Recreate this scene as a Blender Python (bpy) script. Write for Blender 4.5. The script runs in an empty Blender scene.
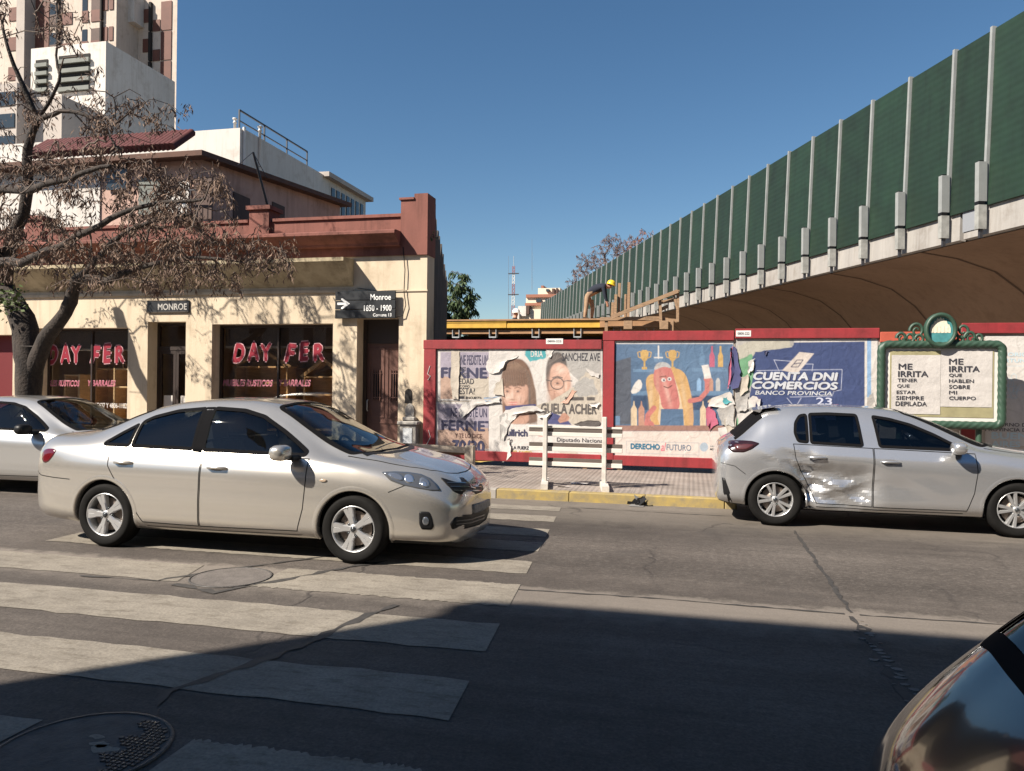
import bpy, bmesh, math, random
import numpy as np
from mathutils import Vector, Matrix, noise
from mathutils.bvhtree import BVHTree
R = math.radians
random.seed(7)
C = bpy.context.scene.collection
SC = bpy.context.scene

# ------------------------------------------------------------------ camera
YAW, ROLL, FPX, CX, CY = R(13.1), R(0.7), 769.0, 512.0, 385.5
CAM = Vector((0, 0, 1.62))
cam_data = bpy.data.cameras.new('camera')
cam_data.sensor_width = 36.0
cam_data.lens = 36.0 * FPX / 1024.0
cam_data.clip_start = 0.05
cam_data.clip_end = 4000
cam = bpy.data.objects.new('camera', cam_data)
C.objects.link(cam)
cam.matrix_world = (Matrix.Translation(CAM) @ Matrix.Rotation(YAW, 4, 'Z')
                    @ Matrix.Rotation(R(90), 4, 'X') @ Matrix.Rotation(ROLL, 4, 'Z'))
SC.camera = cam

# ------------------------------------------------------------------ sky, sun, exposure
SUN_EL = R(41)
TRAVEL = Vector((0.724 * math.cos(SUN_EL), 0.69 * math.cos(SUN_EL), -math.sin(SUN_EL))).normalized()
world = bpy.data.worlds.new('World')
SC.world = world
world.use_nodes = True
wn = world.node_tree
for n in list(wn.nodes):
    wn.nodes.remove(n)
sky = wn.nodes.new('ShaderNodeTexSky')
sky.sky_type = 'NISHITA'
sky.sun_disc = False
sky.sun_elevation = SUN_EL
sky.sun_rotation = math.atan2(-TRAVEL.x, -TRAVEL.y)
sky.altitude = 30
sky.air_density = 1.0
sky.dust_density = 0.15
sky.ozone_density = 1.6
bg = wn.nodes.new('ShaderNodeBackground')
bg.inputs['Strength'].default_value = 0.053
wo = wn.nodes.new('ShaderNodeOutputWorld')
hsv = wn.nodes.new('ShaderNodeHueSaturation')
hsv.inputs['Hue'].default_value = 0.498
hsv.inputs['Saturation'].default_value = 1.2
wn.links.new(sky.outputs[0], hsv.inputs['Color'])
wn.links.new(hsv.outputs[0], bg.inputs[0])
wn.links.new(bg.outputs[0], wo.inputs[0])
sun_data = bpy.data.lights.new('sun', 'SUN')
sun_data.energy = 5.0
sun_data.angle = R(0.5)
sun_data.color = (1.0, 0.915, 0.80)
sun = bpy.data.objects.new('sun', sun_data)
C.objects.link(sun)
sun.rotation_euler = TRAVEL.to_track_quat('-Z', 'Y').to_euler()
sun.location = (-10, -10, 30)
SC.view_settings.view_transform = 'Standard'
SC.view_settings.look = 'None'
SC.view_settings.exposure = 1.0
SC.view_settings.gamma = 1.0
SC.view_settings.use_curve_mapping = False
SC.render.engine = 'CYCLES'
SC.cycles.max_bounces = 8
SC.cycles.transparent_max_bounces = 16
SC.cycles.use_denoising = True

# ------------------------------------------------------------------ pixel <-> place
def ray(px, py):
    dx, dy = px - CX, py - CY
    c, s = math.cos(ROLL), math.sin(ROLL)
    u, v = dx * c + dy * s, -dx * s + dy * c
    f = Vector((-math.sin(YAW), math.cos(YAW), 0))
    r = Vector((math.cos(YAW), math.sin(YAW), 0))
    return f + r * (u / FPX) + Vector((0, 0, -v / FPX))
def P(px, py, Y):                 # the point seen at a pixel on the plane y = Y
    r = ray(px, py)
    return CAM + r * (Y / r.y)
def G(px, py, z=0.0):             # ... on the plane z = const
    r = ray(px, py)
    return CAM + r * ((z - CAM.z) / r.z)
def zbox(x0, y0, x1, y1, Y):      # upright box on y = Y: sides from the outer pixels, heights at its middle
    a, b = P(x0, (y0 + y1)/2, Y), P(x1, (y0 + y1)/2, Y)
    m = (x0 + x1)/2
    return Vector((a.x, Y, P(m, y0, Y).z)), Vector((b.x, Y, P(m, y1, Y).z))
def PXX(px, py, X):               # ... on the plane x = const
    r = ray(px, py)
    return CAM + r * (X / r.x)

# ------------------------------------------------------------------ materials
MATS = {}
COLS = {}
def mat(name, col, rough=0.7, metal=0.0, var=0.0, vscale=3.0, bump=0.0, bscale=30.0, coat=0.0,
        col2=None, spec=0.5, detail=6, streak=None, emit=None, coords='Object', grime=0.0):
    if name in MATS:
        return MATS[name]
    m = bpy.data.materials.new(name)
    COLS[m.name] = tuple((x + y)/2 for x, y in zip(col, col2)) if col2 else tuple(col)
    m.use_nodes = True
    nt = m.node_tree
    b = nt.nodes['Principled BSDF']
    b.inputs['Roughness'].default_value = rough
    b.inputs['Metallic'].default_value = metal
    b.inputs['Specular IOR Level'].default_value = spec
    b.inputs['Coat Weight'].default_value = coat
    b.inputs['Coat Roughness'].default_value = 0.04
    c = (col[0], col[1], col[2], 1)
    b.inputs['Base Color'].default_value = c
    tc = nt.nodes.new('ShaderNodeTexCoord')
    src = tc.outputs[coords]
    if var > 0 or col2:
        n = nt.nodes.new('ShaderNodeTexNoise')
        n.inputs['Scale'].default_value = vscale
        n.inputs['Detail'].default_value = detail
        n.inputs['Roughness'].default_value = 0.65
        s2 = src
        if streak:
            mp = nt.nodes.new('ShaderNodeMapping')
            mp.inputs['Scale'].default_value = streak
            nt.links.new(src, mp.inputs[0])
            s2 = mp.outputs[0]
        nt.links.new(s2, n.inputs['Vector'])
        rp = nt.nodes.new('ShaderNodeValToRGB')
        rp.color_ramp.elements[0].position = 0.32
        rp.color_ramp.elements[1].position = 0.68
        if col2:
            a, d = col2, col
        else:
            a = [x * (1 - var) for x in col]
            d = [min(1, x * (1 + var * 0.6)) for x in col]
        rp.color_ramp.elements[0].color = (a[0], a[1], a[2], 1)
        rp.color_ramp.elements[1].color = (d[0], d[1], d[2], 1)
        nt.links.new(n.outputs['Fac'], rp.inputs[0])
        out = rp.outputs[0]
        if grime > 0:                       # run-off stains and blotches of dirt
            for (sv, sc_, lo, hi) in (((2.2, 2.2, .16), 2.2, .50, .68), ((.8, .8, .8), 1.7, .52, .66)):
                mp = nt.nodes.new('ShaderNodeMapping'); mp.inputs['Scale'].default_value = sv; nt.links.new(src, mp.inputs[0])
                g = nt.nodes.new('ShaderNodeTexNoise'); g.inputs['Scale'].default_value = sc_; g.inputs['Detail'].default_value = 10; g.inputs['Roughness'].default_value = .68; nt.links.new(mp.outputs[0], g.inputs['Vector'])
                r2 = nt.nodes.new('ShaderNodeValToRGB'); r2.color_ramp.elements[0].position = lo; r2.color_ramp.elements[1].position = hi
                r2.color_ramp.elements[0].color = (1, 1, 1, 1); k = 1 - grime; r2.color_ramp.elements[1].color = (k, k*.97, k*.94, 1); nt.links.new(g.outputs['Fac'], r2.inputs[0])
                mx = nt.nodes.new('ShaderNodeMix'); mx.data_type = 'RGBA'; mx.blend_type = 'MULTIPLY'; mx.inputs[0].default_value = 1.0
                nt.links.new(out, mx.inputs[6]); nt.links.new(r2.outputs[0], mx.inputs[7]); out = mx.outputs[2]
        nt.links.new(out, b.inputs['Base Color'])
    if bump > 0:
        n2 = nt.nodes.new('ShaderNodeTexNoise')
        n2.inputs['Scale'].default_value = bscale
        n2.inputs['Detail'].default_value = 5
        nt.links.new(src, n2.inputs['Vector'])
        bp = nt.nodes.new('ShaderNodeBump')
        bp.inputs['Strength'].default_value = bump
        bp.inputs['Distance'].default_value = 0.02
        nt.links.new(n2.outputs['Fac'], bp.inputs['Height'])
        nt.links.new(bp.outputs[0], b.inputs['Normal'])
    if emit:
        b.inputs['Emission Color'].default_value = (emit[0], emit[1], emit[2], 1)
        b.inputs['Emission Strength'].default_value = emit[3]
    MATS[name] = m
    return m

def glass_mat(name, tint, refl=0.9, ior=1.5, rough=0.01):
    if name in MATS:
        return MATS[name]
    m = bpy.data.materials.new(name)
    m.use_nodes = True
    nt = m.node_tree
    for n in list(nt.nodes):
        nt.nodes.remove(n)
    o = nt.nodes.new('ShaderNodeOutputMaterial')
    t = nt.nodes.new('ShaderNodeBsdfTransparent')
    t.inputs[0].default_value = (tint[0], tint[1], tint[2], 1)
    g = nt.nodes.new('ShaderNodeBsdfGlossy')
    g.inputs['Roughness'].default_value = rough
    g.inputs[0].default_value = (refl, refl, refl, 1)
    fr = nt.nodes.new('ShaderNodeFresnel')
    geo = nt.nodes.new('ShaderNodeNewGeometry')          # a thin sheet: the same reflectance from both sides
    ma = nt.nodes.new('ShaderNodeMath'); ma.operation = 'MULTIPLY_ADD'; ma.inputs[1].default_value = -2.0; ma.inputs[2].default_value = 1.0
    pw = nt.nodes.new('ShaderNodeMath'); pw.operation = 'POWER'; pw.inputs[0].default_value = ior
    nt.links.new(geo.outputs['Backfacing'], ma.inputs[0]); nt.links.new(ma.outputs[0], pw.inputs[1]); nt.links.new(pw.outputs[0], fr.inputs[0])
    mx = nt.nodes.new('ShaderNodeMixShader')
    nt.links.new(fr.outputs[0], mx.inputs[0])
    nt.links.new(t.outputs[0], mx.inputs[1])
    nt.links.new(g.outputs[0], mx.inputs[2])
    nt.links.new(mx.outputs[0], o.inputs[0])
    MATS[name] = m
    return m

# ------------------------------------------------------------------ mesh building
ORG = {}                           # world position of a thing's origin, by object name
def org(o):
    return ORG.get(o.name, Vector((0, 0, 0))) if o else Vector((0, 0, 0))
def tag(o, label=None, cat=None, group=None, kind=None):
    if label: o['label'] = label
    if cat: o['category'] = cat
    if group: o['group'] = group
    if kind: o['kind'] = kind
    return o
def thing(name, loc, label, cat, group=None, rotz=0.0):
    o = bpy.data.objects.new(name, None)
    o.empty_display_size = 0.2
    C.objects.link(o)
    o.location = loc
    o.rotation_euler = (0, 0, rotz)
    ORG[o.name] = Vector(loc)
    return tag(o, label, cat, group)

class MB:
    def __init__(s):
        s.v, s.f, s.m, s.sm = [], [], [], []
    def add(s, vs, fs, mi=0, smooth=False):
        b = len(s.v)
        s.v += [tuple(x) for x in vs]
        for f in fs:
            s.f.append([b + i for i in f]); s.m.append(mi); s.sm.append(smooth)
        return s
    def box(s, x0, y0, z0, x1, y1, z1, mi=0):
        x0, x1 = min(x0, x1), max(x0, x1); y0, y1 = min(y0, y1), max(y0, y1); z0, z1 = min(z0, z1), max(z0, z1)
        vs = [(x0,y0,z0),(x1,y0,z0),(x1,y1,z0),(x0,y1,z0),(x0,y0,z1),(x1,y0,z1),(x1,y1,z1),(x0,y1,z1)]
        return s.add(vs, [(3,2,1,0),(4,5,6,7),(0,1,5,4),(1,2,6,5),(2,3,7,6),(3,0,4,7)], mi)
    def bbox(s, x0, y0, z0, x1, y1, z1, bv=0.01, mi=0):
        # box with chamfered edges along its faces
        x0, x1 = min(x0, x1), max(x0, x1); y0, y1 = min(y0, y1), max(y0, y1); z0, z1 = min(z0, z1), max(z0, z1)
        bm = bmesh.new()
        r = bmesh.ops.create_cube(bm, size=1)
        for v in bm.verts:
            v.co = Vector(((x0+x1)/2 + v.co.x*(x1-x0), (y0+y1)/2 + v.co.y*(y1-y0), (z0+z1)/2 + v.co.z*(z1-z0)))
        bmesh.ops.bevel(bm, geom=list(bm.edges), offset=bv, segments=1, affect='EDGES', profile=0.7)
        bm.verts.index_update()
        s.add([v.co.copy() for v in bm.verts], [[v.index for v in f.verts] for f in bm.faces], mi)
        bm.free()
        return s
    def beam(s, a, b, w, h, mi=0, up=Vector((0, 0, 1))):
        a, b = Vector(a), Vector(b)
        d = (b - a).normalized()
        if abs(d.dot(up)) > 0.98: up = Vector((0, 1, 0))
        sd = d.cross(up).normalized() * (w / 2)
        u2 = sd.cross(d).normalized() * (h / 2)
        vs = []
        for p in (a, b):
            vs += [p - sd - u2, p + sd - u2, p + sd + u2, p - sd + u2]
        return s.add(vs, [(3,2,1,0),(4,5,6,7),(0,1,5,4),(1,2,6,5),(2,3,7,6),(3,0,4,7)], mi)
    def prism(s, pts, ext, mi=0):          # polygon (3-D points) extruded by a vector
        n = len(pts)
        ext = Vector(ext)
        pts = [Vector(p) for p in pts]
        vs = pts + [p + ext for p in pts]
        fs = [list(range(n))[::-1], list(range(n, 2*n))] + [(i, (i+1) % n, n + (i+1) % n, n + i) for i in range(n)]
        return s.add(vs, fs, mi)
    def face(s, pts, mi=0):
        return s.add(pts, [list(range(len(pts)))], mi)
    def tube(s, pts, rad, n=6, mi=0, cap=True, smooth=True):
        pts = [Vector(p) for p in pts]
        if not hasattr(rad, '__len__'): rad = [rad] * len(pts)
        vs, fs = [], []
        prev = None
        for i, p in enumerate(pts):
            d = (pts[min(i+1, len(pts)-1)] - pts[max(i-1, 0)])
            d = d.normalized() if d.length > 1e-9 else Vector((0, 0, 1))
            if prev is None:
                a = d.orthogonal().normalized()
            else:
                a = (prev - d * prev.dot(d))
                a = a.normalized() if a.length > 1e-6 else d.orthogonal().normalized()
            prev = a
            b = d.cross(a)
            for k in range(n):
                t = 2 * math.pi * k / n
                vs.append(p + (a * math.cos(t) + b * math.sin(t)) * rad[i])
        for i in range(len(pts) - 1):
            for k in range(n):
                fs.append((i*n + k, i*n + (k+1) % n, (i+1)*n + (k+1) % n, (i+1)*n + k))
        s.add(vs, fs, mi, smooth)
        if cap:
            s.add(vs[:n], [list(range(n))[::-1]], mi)
            s.add(vs[-n:], [list(range(n))], mi)
        return s
    def lathe(s, prof, origin, axis, n=24, mi=0, smooth=True, a0=0.0, a1=2*math.pi):
        # prof: list of (radius, along)
        axis = Vector(axis).normalized()
        a = axis.orthogonal().normalized(); b = axis.cross(a)
        o = Vector(origin)
        full = abs(a1 - a0 - 2*math.pi) < 1e-6
        m = n if full else n + 1
        vs, fs = [], []
        for (r, h) in prof:
            for k in range(m):
                t = a0 + (a1 - a0) * k / n
                vs.append(o + axis * h + (a * math.cos(t) + b * math.sin(t)) * r)
        for i in range(len(prof) - 1):
            for k in range(n):
                k2 = (k + 1) % m
                fs.append((i*m + k, i*m + k2, (i+1)*m + k2, (i+1)*m + k))
        return s.add(vs, fs, mi, smooth)
    def build(s, name, mats, parent=None, smooth=None, local=False, loc=None, bevel=None):
        if not isinstance(mats, (list, tuple)): mats = [mats]
        me = bpy.data.meshes.new(name)
        o3 = Vector((0, 0, 0)) if local else (org(parent) if parent else Vector(loc or (0, 0, 0)))
        me.from_pydata([tuple(Vector(v) - o3) for v in s.v], [], s.f)
        for m in mats: me.materials.append(m)
        me.polygons.foreach_set('material_index', s.m)
        me.polygons.foreach_set('use_smooth', [bool(smooth) if smooth is not None else x for x in s.sm])
        me.update()
        o = bpy.data.objects.new(name, me)
        C.objects.link(o)
        if parent:
            o.parent = parent
            ORG[o.name] = org(parent) if not local else Vector((0, 0, 0))
        elif loc is not None:
            o.location = loc
            ORG[o.name] = Vector(loc)
        if bevel:
            md = o.modifiers.new('bevel', 'BEVEL'); md.width = bevel; md.segments = 2; md.limit_method = 'ANGLE'
        return o

def struct(mb, name, mats, **k):
    o = mb.build(name, mats, **k)
    if not o.parent: o['kind'] = 'structure'
    return o
def copy_tree(o, parent=None):
    c = o.copy(); C.objects.link(c)
    if parent: c.parent = parent
    for ch in [x for x in bpy.data.objects if x.parent == o]:
        copy_tree(ch, c)
    return c

def text_mesh(body, bold=0.0, shear=0.0, space=1.0):
    cu = bpy.data.curves.new('t', 'FONT')
    cu.body = body
    cu.size = 1.0
    cu.offset = bold
    cu.shear = shear
    cu.space_character = space
    cu.resolution_u = 3
    ob = bpy.data.objects.new('t', cu)
    C.objects.link(ob)
    dg = bpy.context.evaluated_depsgraph_get()
    me = bpy.data.meshes.new_from_object(ob.evaluated_get(dg))
    bpy.data.objects.remove(ob)
    return me
def embolden(me, w):
    # heavier strokes: the outline repeated around itself, each copy a hair behind the last
    b0 = [v.co.copy() for v in me.vertices]; f0 = [list(p.vertices) for p in me.polygons]
    vs, fs = [], []
    for k, (ox, oy) in enumerate(((0, 0), (w, 0), (-w, 0), (0, w), (0, -w))):
        n = len(vs); vs += [(c.x + ox, c.y + oy, -k) for c in b0]; fs += [[i + n for i in f] for f in f0]
    m2 = bpy.data.meshes.new('t'); m2.from_pydata(vs, [], fs); return m2
def lettering(body, a, b, m, parent, bold=0.01, shear=0.0, space=1.0, lift=0.004, name='lettering', rot=0.0, thick=0.0):
    """flat lettering on a y = const surface, filling the box from a (top left) to b (bottom right), both world points"""
    me = text_mesh(body, 0.0, shear, space)
    me = embolden(me, max(bold, 0.004))
    xs = [v.co.x for v in me.vertices]; ys = [v.co.y for v in me.vertices]
    if not xs: return None
    sx = (b.x - a.x) / (max(xs) - min(xs)); sz = (a.z - b.z) / (max(ys) - min(ys))
    o3 = org(parent)
    mx, my = (max(xs)+min(xs))/2, (max(ys)+min(ys))/2
    cc, ss = math.cos(rot), math.sin(rot)
    for v in me.vertices:
        x, z = (v.co.x - mx) * sx, (v.co.y - my) * sz
        x, z = x*cc - z*ss, x*ss + z*cc
        v.co = Vector(((a.x+b.x)/2 + x, a.y - lift - v.co.z * 0.00005, (a.z+b.z)/2 + z)) - o3
    me.materials.clear(); me.materials.append(m)
    o = bpy.data.objects.new(name, me)
    C.objects.link(o); o.parent = parent
    return o

# common materials
M_WHITE = mat('white_paint', (0.62, 0.59, 0.55), 0.6, var=0.12, vscale=2)
M_DARKMETAL = mat('dark_metal', (0.03, 0.03, 0.035), 0.5)
M_GALV = mat('galvanised_steel', (0.42, 0.44, 0.45), 0.55, metal=0.3, var=0.18, vscale=4)
M_CONC = mat('concrete', (0.40, 0.38, 0.35), 0.9, var=0.22, vscale=1.2, bump=0.15, bscale=25, streak=(1, 1, 0.35))
M_WOOD = mat('raw_timber', (0.30, 0.19, 0.11), 0.8, var=0.35, vscale=6, streak=(1, 1, 6))
M_BLACK = mat('black_plastic', (0.010, 0.010, 0.011), 0.45, spec=0.25)
M_VOID = mat('dark_interior', (0.02, 0.018, 0.016), 0.9)
# ================================================================== GROUND, ROAD, PAVEMENTS
KERB_Y, BAY_Y, NEAR_Y = 10.7, 11.75, 0.72
PAVE_Z = 0.13
m_ground = mat('bare_earth', (0.16, 0.13, 0.10), 0.95, var=0.3, vscale=0.3)
b = MB()
b.face([(-1500, -1500, -0.06), (1500, -1500, -0.06), (1500, 1500, -0.06), (-1500, 1500, -0.06)])
struct(b, 'ground', m_ground)

def road_material():
    m = bpy.data.materials.new('worn_road')
    m.use_nodes = True
    nt = m.node_tree; L = nt.links.new
    bs = nt.nodes['Principled BSDF']
    geo = nt.nodes.new('ShaderNodeNewGeometry')
    sep = nt.nodes.new('ShaderNodeSeparateXYZ')
    L(geo.outputs['Position'], sep.inputs[0])
    def noise_tex(scale, detail=6, vec=None, rough=0.6, dist=0.0):
        n = nt.nodes.new('ShaderNodeTexNoise')
        n.inputs['Scale'].default_value = scale; n.inputs['Detail'].default_value = detail
        n.inputs['Roughness'].default_value = rough; n.inputs['Distortion'].default_value = dist
        L(vec or geo.outputs['Position'], n.inputs['Vector'])
        return n.outputs['Fac']
    def mapping(s):
        mp = nt.nodes.new('ShaderNodeMapping'); mp.inputs['Scale'].default_value = s
        L(geo.outputs['Position'], mp.inputs[0]); return mp.outputs[0]
    def ramp(fac, stops):
        r = nt.nodes.new('ShaderNodeValToRGB')
        e = r.color_ramp.elements
        while len(e) < len(stops): e.new(0.5)
        for i, (p, c) in enumerate(stops):
            e[i].position = p; e[i].color = (c[0], c[1], c[2], 1) if hasattr(c, '__len__') else (c, c, c, 1)
        L(fac, r.inputs[0]); return r.outputs[0]
    def mixc(fac, a, c, mode='MIX'):
        x = nt.nodes.new('ShaderNodeMix'); x.data_type = 'RGBA'; x.blend_type = mode
        if hasattr(fac, 'links') or not isinstance(fac, (int, float)): L(fac, x.inputs[0])
        else: x.inputs[0].default_value = fac
        for s, i in ((a, 6), (c, 7)):
            if isinstance(s, tuple): x.inputs[i].default_value = (s[0], s[1], s[2], 1)
            else: L(s, x.inputs[i])
        return x.outputs[2]
    def math_(op, a, c=None, c2=None):
        x = nt.nodes.new('ShaderNodeMath'); x.operation = op
        for i, s in enumerate((a, c, c2)):
            if s is None: continue
            if isinstance(s, (int, float)): x.inputs[i].default_value = s
            else: L(s, x.inputs[i])
        return x.outputs[0]
    big = noise_tex(0.35, 4)
    streak = noise_tex(1.0, 5, mapping((0.18, 1.6, 1)))
    streak2 = noise_tex(1.0, 6, mapping((0.6, 9.0, 1)))
    fine = noise_tex(60, 3); agg = noise_tex(26, 4, None, 0.8)
    mid = noise_tex(5, 7)
    col = ramp(big, [(0.3, (0.118, 0.099, 0.086)), (0.7, (0.205, 0.176, 0.154))])
    col = mixc(0.75, col, ramp(streak, [(0.25, 0.55), (0.75, 1.0)]), 'MULTIPLY')
    col = mixc(0.5, col, ramp(streak2, [(0.3, 0.6), (0.65, 1.0)]), 'MULTIPLY')
    col = mixc(0.6, col, ramp(mid, [(0.3, 0.62), (0.7, 1.0)]), 'MULTIPLY')
    col = mixc(0.8, col, ramp(fine, [(0.25, 0.5), (0.75, 1.1)]), 'MULTIPLY')
    col = mixc(0.85, col, ramp(agg, [(0.30, 0.62), (0.62, 1.05), (0.72, 1.35)]), 'MULTIPLY')
    # rough light concrete between the joint at y = 6 and the kerb side lane, lighter strip at the joint
    band = math_('MULTIPLY', ramp(sep.outputs[1], [(0.0, 0.0), (1.0, 1.0)]), 1.0)
    def smooth(a0, a1):
        r = nt.nodes.new('ShaderNodeMapRange'); r.interpolation_type = 'SMOOTHSTEP'
        wob = math_('ADD', sep.outputs[1], math_('MULTIPLY', math_('SUBTRACT', mid, 0.5), 0.5))
        L(wob, r.inputs[0]); r.inputs[1].default_value = a0; r.inputs[2].default_value = a1
        return r.outputs[0]
    lightstrip = math_('MULTIPLY', smooth(5.2, 5.75), math_('SUBTRACT', 1.0, smooth(6.0, 6.12)))
    col = mixc(math_('MULTIPLY', lightstrip, 0.45), col, (0.27, 0.235, 0.2))
    gutter = smooth(8.7, 9.6)
    col = mixc(math_('MULTIPLY', gutter, 0.38), col, (0.27, 0.235, 0.195))
    # pitted scars in the middle lane
    pit = noise_tex(22, 8, mapping((0.7, 1.6, 1)), 0.75)
    pits = math_('MULTIPLY', ramp(pit, [(0.52, 0.0), (0.62, 1.0)]), math_('MULTIPLY', smooth(6.2, 6.9), math_('SUBTRACT', 1.0, smooth(8.0, 8.8))))
    col = mixc(math_('MULTIPLY', pits, 0.28), col, (0.30, 0.265, 0.235))
    # oil stains
    track = noise_tex(0.6, 6, mapping((0.10, 1.0, 1)), 0.6, 0.4)
    col = mixc(0.7, col, ramp(track, [(0.36, 0.62), (0.52, 1.0), (0.7, 1.15)]), 'MULTIPLY')
    oil = noise_tex(0.9, 5, None, 0.6, 0.6)
    col = mixc(math_('MULTIPLY', ramp(oil, [(0.58, 0.0), (0.72, 1.0)]), 0.5), col, (0.05, 0.045, 0.042))
    # cracks
    vo = nt.nodes.new('ShaderNodeTexVoronoi'); vo.feature = 'DISTANCE_TO_EDGE'; vo.inputs['Scale'].default_value = 0.33
    wv = nt.nodes.new('ShaderNodeVectorMath'); wv.operation = 'ADD'
    nz = nt.nodes.new('ShaderNodeTexNoise'); nz.inputs['Scale'].default_value = 1.6; nz.inputs['Detail'].default_value = 8
    L(geo.outputs['Position'], nz.inputs['Vector']); L(geo.outputs['Position'], wv.inputs[0]); L(nz.outputs['Color'], wv.inputs[1])
    L(wv.outputs[0], vo.inputs['Vector'])
    crack = ramp(vo.outputs['Distance'], [(0.0, 1.0), (0.012, 0.0)])
    crack = math_('MULTIPLY', crack, ramp(noise_tex(0.5, 2), [(0.45, 0.0), (0.6, 1.0)]))
    col = mixc(math_('MULTIPLY', crack, 0.75), col, (0.035, 0.03, 0.028))
    L(col, bs.inputs['Base Color'])
    bs.inputs['Roughness'].default_value = 0.85
    bs.inputs['Specular IOR Level'].default_value = 0.3
    bp = nt.nodes.new('ShaderNodeBump'); bp.inputs['Strength'].default_value = 0.35; bp.inputs['Distance'].default_value = 0.012
    hh = math_('ADD', math_('ADD', math_('MULTIPLY', fine, 0.6), math_('MULTIPLY', agg, 0.8)), math_('ADD', mid, math_('MULTIPLY', crack, -1.5)))
    L(hh, bp.inputs['Height']); L(bp.outputs[0], bs.inputs['Normal'])
    return m
M_ROAD = road_material()
b = MB()
b.face([(-140, NEAR_Y, 0), (140, NEAR_Y, 0), (140, KERB_Y, 0), (-140, KERB_Y, 0)])
b.face([(0.62, KERB_Y, 0), (7.6, KERB_Y, 0), (7.6, BAY_Y, 0), (0.62, BAY_Y, 0)])
b.face([(-26, -90, 0), (-14.0, -90, 0), (-14.0, NEAR_Y, 0), (-26, NEAR_Y, 0)])
road = struct(b, 'road', M_ROAD)

def paint_material():
    m = bpy.data.materials.new('worn_road_paint'); m.use_nodes = True
    nt = m.node_tree; L = nt.links.new; bs = nt.nodes['Principled BSDF']; bs.inputs['Roughness'].default_value = .85; bs.inputs['Specular IOR Level'].default_value = .3
    geo = nt.nodes.new('ShaderNodeNewGeometry')
    def nz(scale, sv, det=8):
        mp = nt.nodes.new('ShaderNodeMapping'); mp.inputs['Scale'].default_value = sv; L(geo.outputs['Position'], mp.inputs[0])
        n = nt.nodes.new('ShaderNodeTexNoise'); n.inputs['Scale'].default_value = scale; n.inputs['Detail'].default_value = det; n.inputs['Roughness'].default_value = .7; L(mp.outputs[0], n.inputs['Vector']); return n.outputs['Fac']
    def rp(f, p0, c0, p1, c1):
        r = nt.nodes.new('ShaderNodeValToRGB'); e = r.color_ramp.elements; e[0].position, e[1].position = p0, p1
        e[0].color = (*c0, 1); e[1].color = (*c1, 1); L(f, r.inputs[0]); return r.outputs[0]
    def mul(a, c, f=1.0):
        x = nt.nodes.new('ShaderNodeMix'); x.data_type = 'RGBA'; x.blend_type = 'MULTIPLY'; x.inputs[0].default_value = f; L(a, x.inputs[6]); L(c, x.inputs[7]); return x.outputs[2]
    base = rp(nz(2.2, (1, 1, 1)), .3, (.185, .163, .135), .7, (.285, .255, .21))
    worn = rp(nz(9, (.5, 1.5, 1), 10), .34, (.66, .64, .62), .50, (1, 1, 1))
    grit = rp(nz(55, (1, 1, 1), 3), .3, (.72, .72, .72), .65, (1.05, 1.05, 1.05))
    cr = rp(nz(3.0, (2.2, .25, 1), 4), .485, (1, 1, 1), .5, (.62, .6, .58)); cr2 = rp(nz(3.0, (2.2, .25, 1), 4), .5, (.62, .6, .58), .515, (1, 1, 1))
    c = mul(mul(base, worn), grit); c = mul(c, cr, .0); 
    L(c, bs.inputs['Base Color'])
    bp = nt.nodes.new('ShaderNodeBump'); bp.inputs['Strength'].default_value = .3; bp.inputs['Distance'].default_value = .01; L(grit, bp.inputs['Height']); L(bp.outputs[0], bs.inputs['Normal'])
    return m
M_PAINT = paint_material()
def end_x(y): return -1.08 - (y - 3.1) * 0.083
def stripe(x0, x1f, y0, y1, ragged=0.018):
    """a painted bar with slightly worn, wavy edges"""
    rs = random.Random(int(y0 * 100 + x0 * 7))
    b = MB()
    n = 70
    lo, hi = [], []
    for i in range(n + 1):
        t = i / n
        xa = x0 + (x1f(y0) - x0) * t; xb = x0 + (x1f(y1) - x0) * t
        e = ragged
        lo.append((xa, y0 + rs.uniform(-e, e), 0.004)); hi.append((xb, y1 + rs.uniform(-e, e), 0.004))
    for i in range(n):
        b.face([lo[i], lo[i+1], hi[i+1], hi[i]])
    return b.build('crosswalk_stripe', M_PAINT, road)
stripe(-2.17, end_x, 2.52, 3.07)
stripe(-12.0, lambda y: -2.98, 2.52, 3.05)
stripe(-12.5, end_x, 3.55, 4.05)
stripe(-12.5, end_x, 4.50, 5.06)
stripe(-12.5, lambda y: -4.03 - (y - 5.45) * 0.25, 5.45, 5.98)
stripe(-3.40, end_x, 5.48, 6.10)
stripe(-6.3, end_x, 6.47, 6.93)
stripe(-6.6, end_x, 7.36, 7.80)
stripe(-6.8, end_x, 8.12, 8.54)
stripe(-7.0, end_x, 9.02, 9.42)
stripe(-7.0, end_x, 9.80, 10.15)
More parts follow.
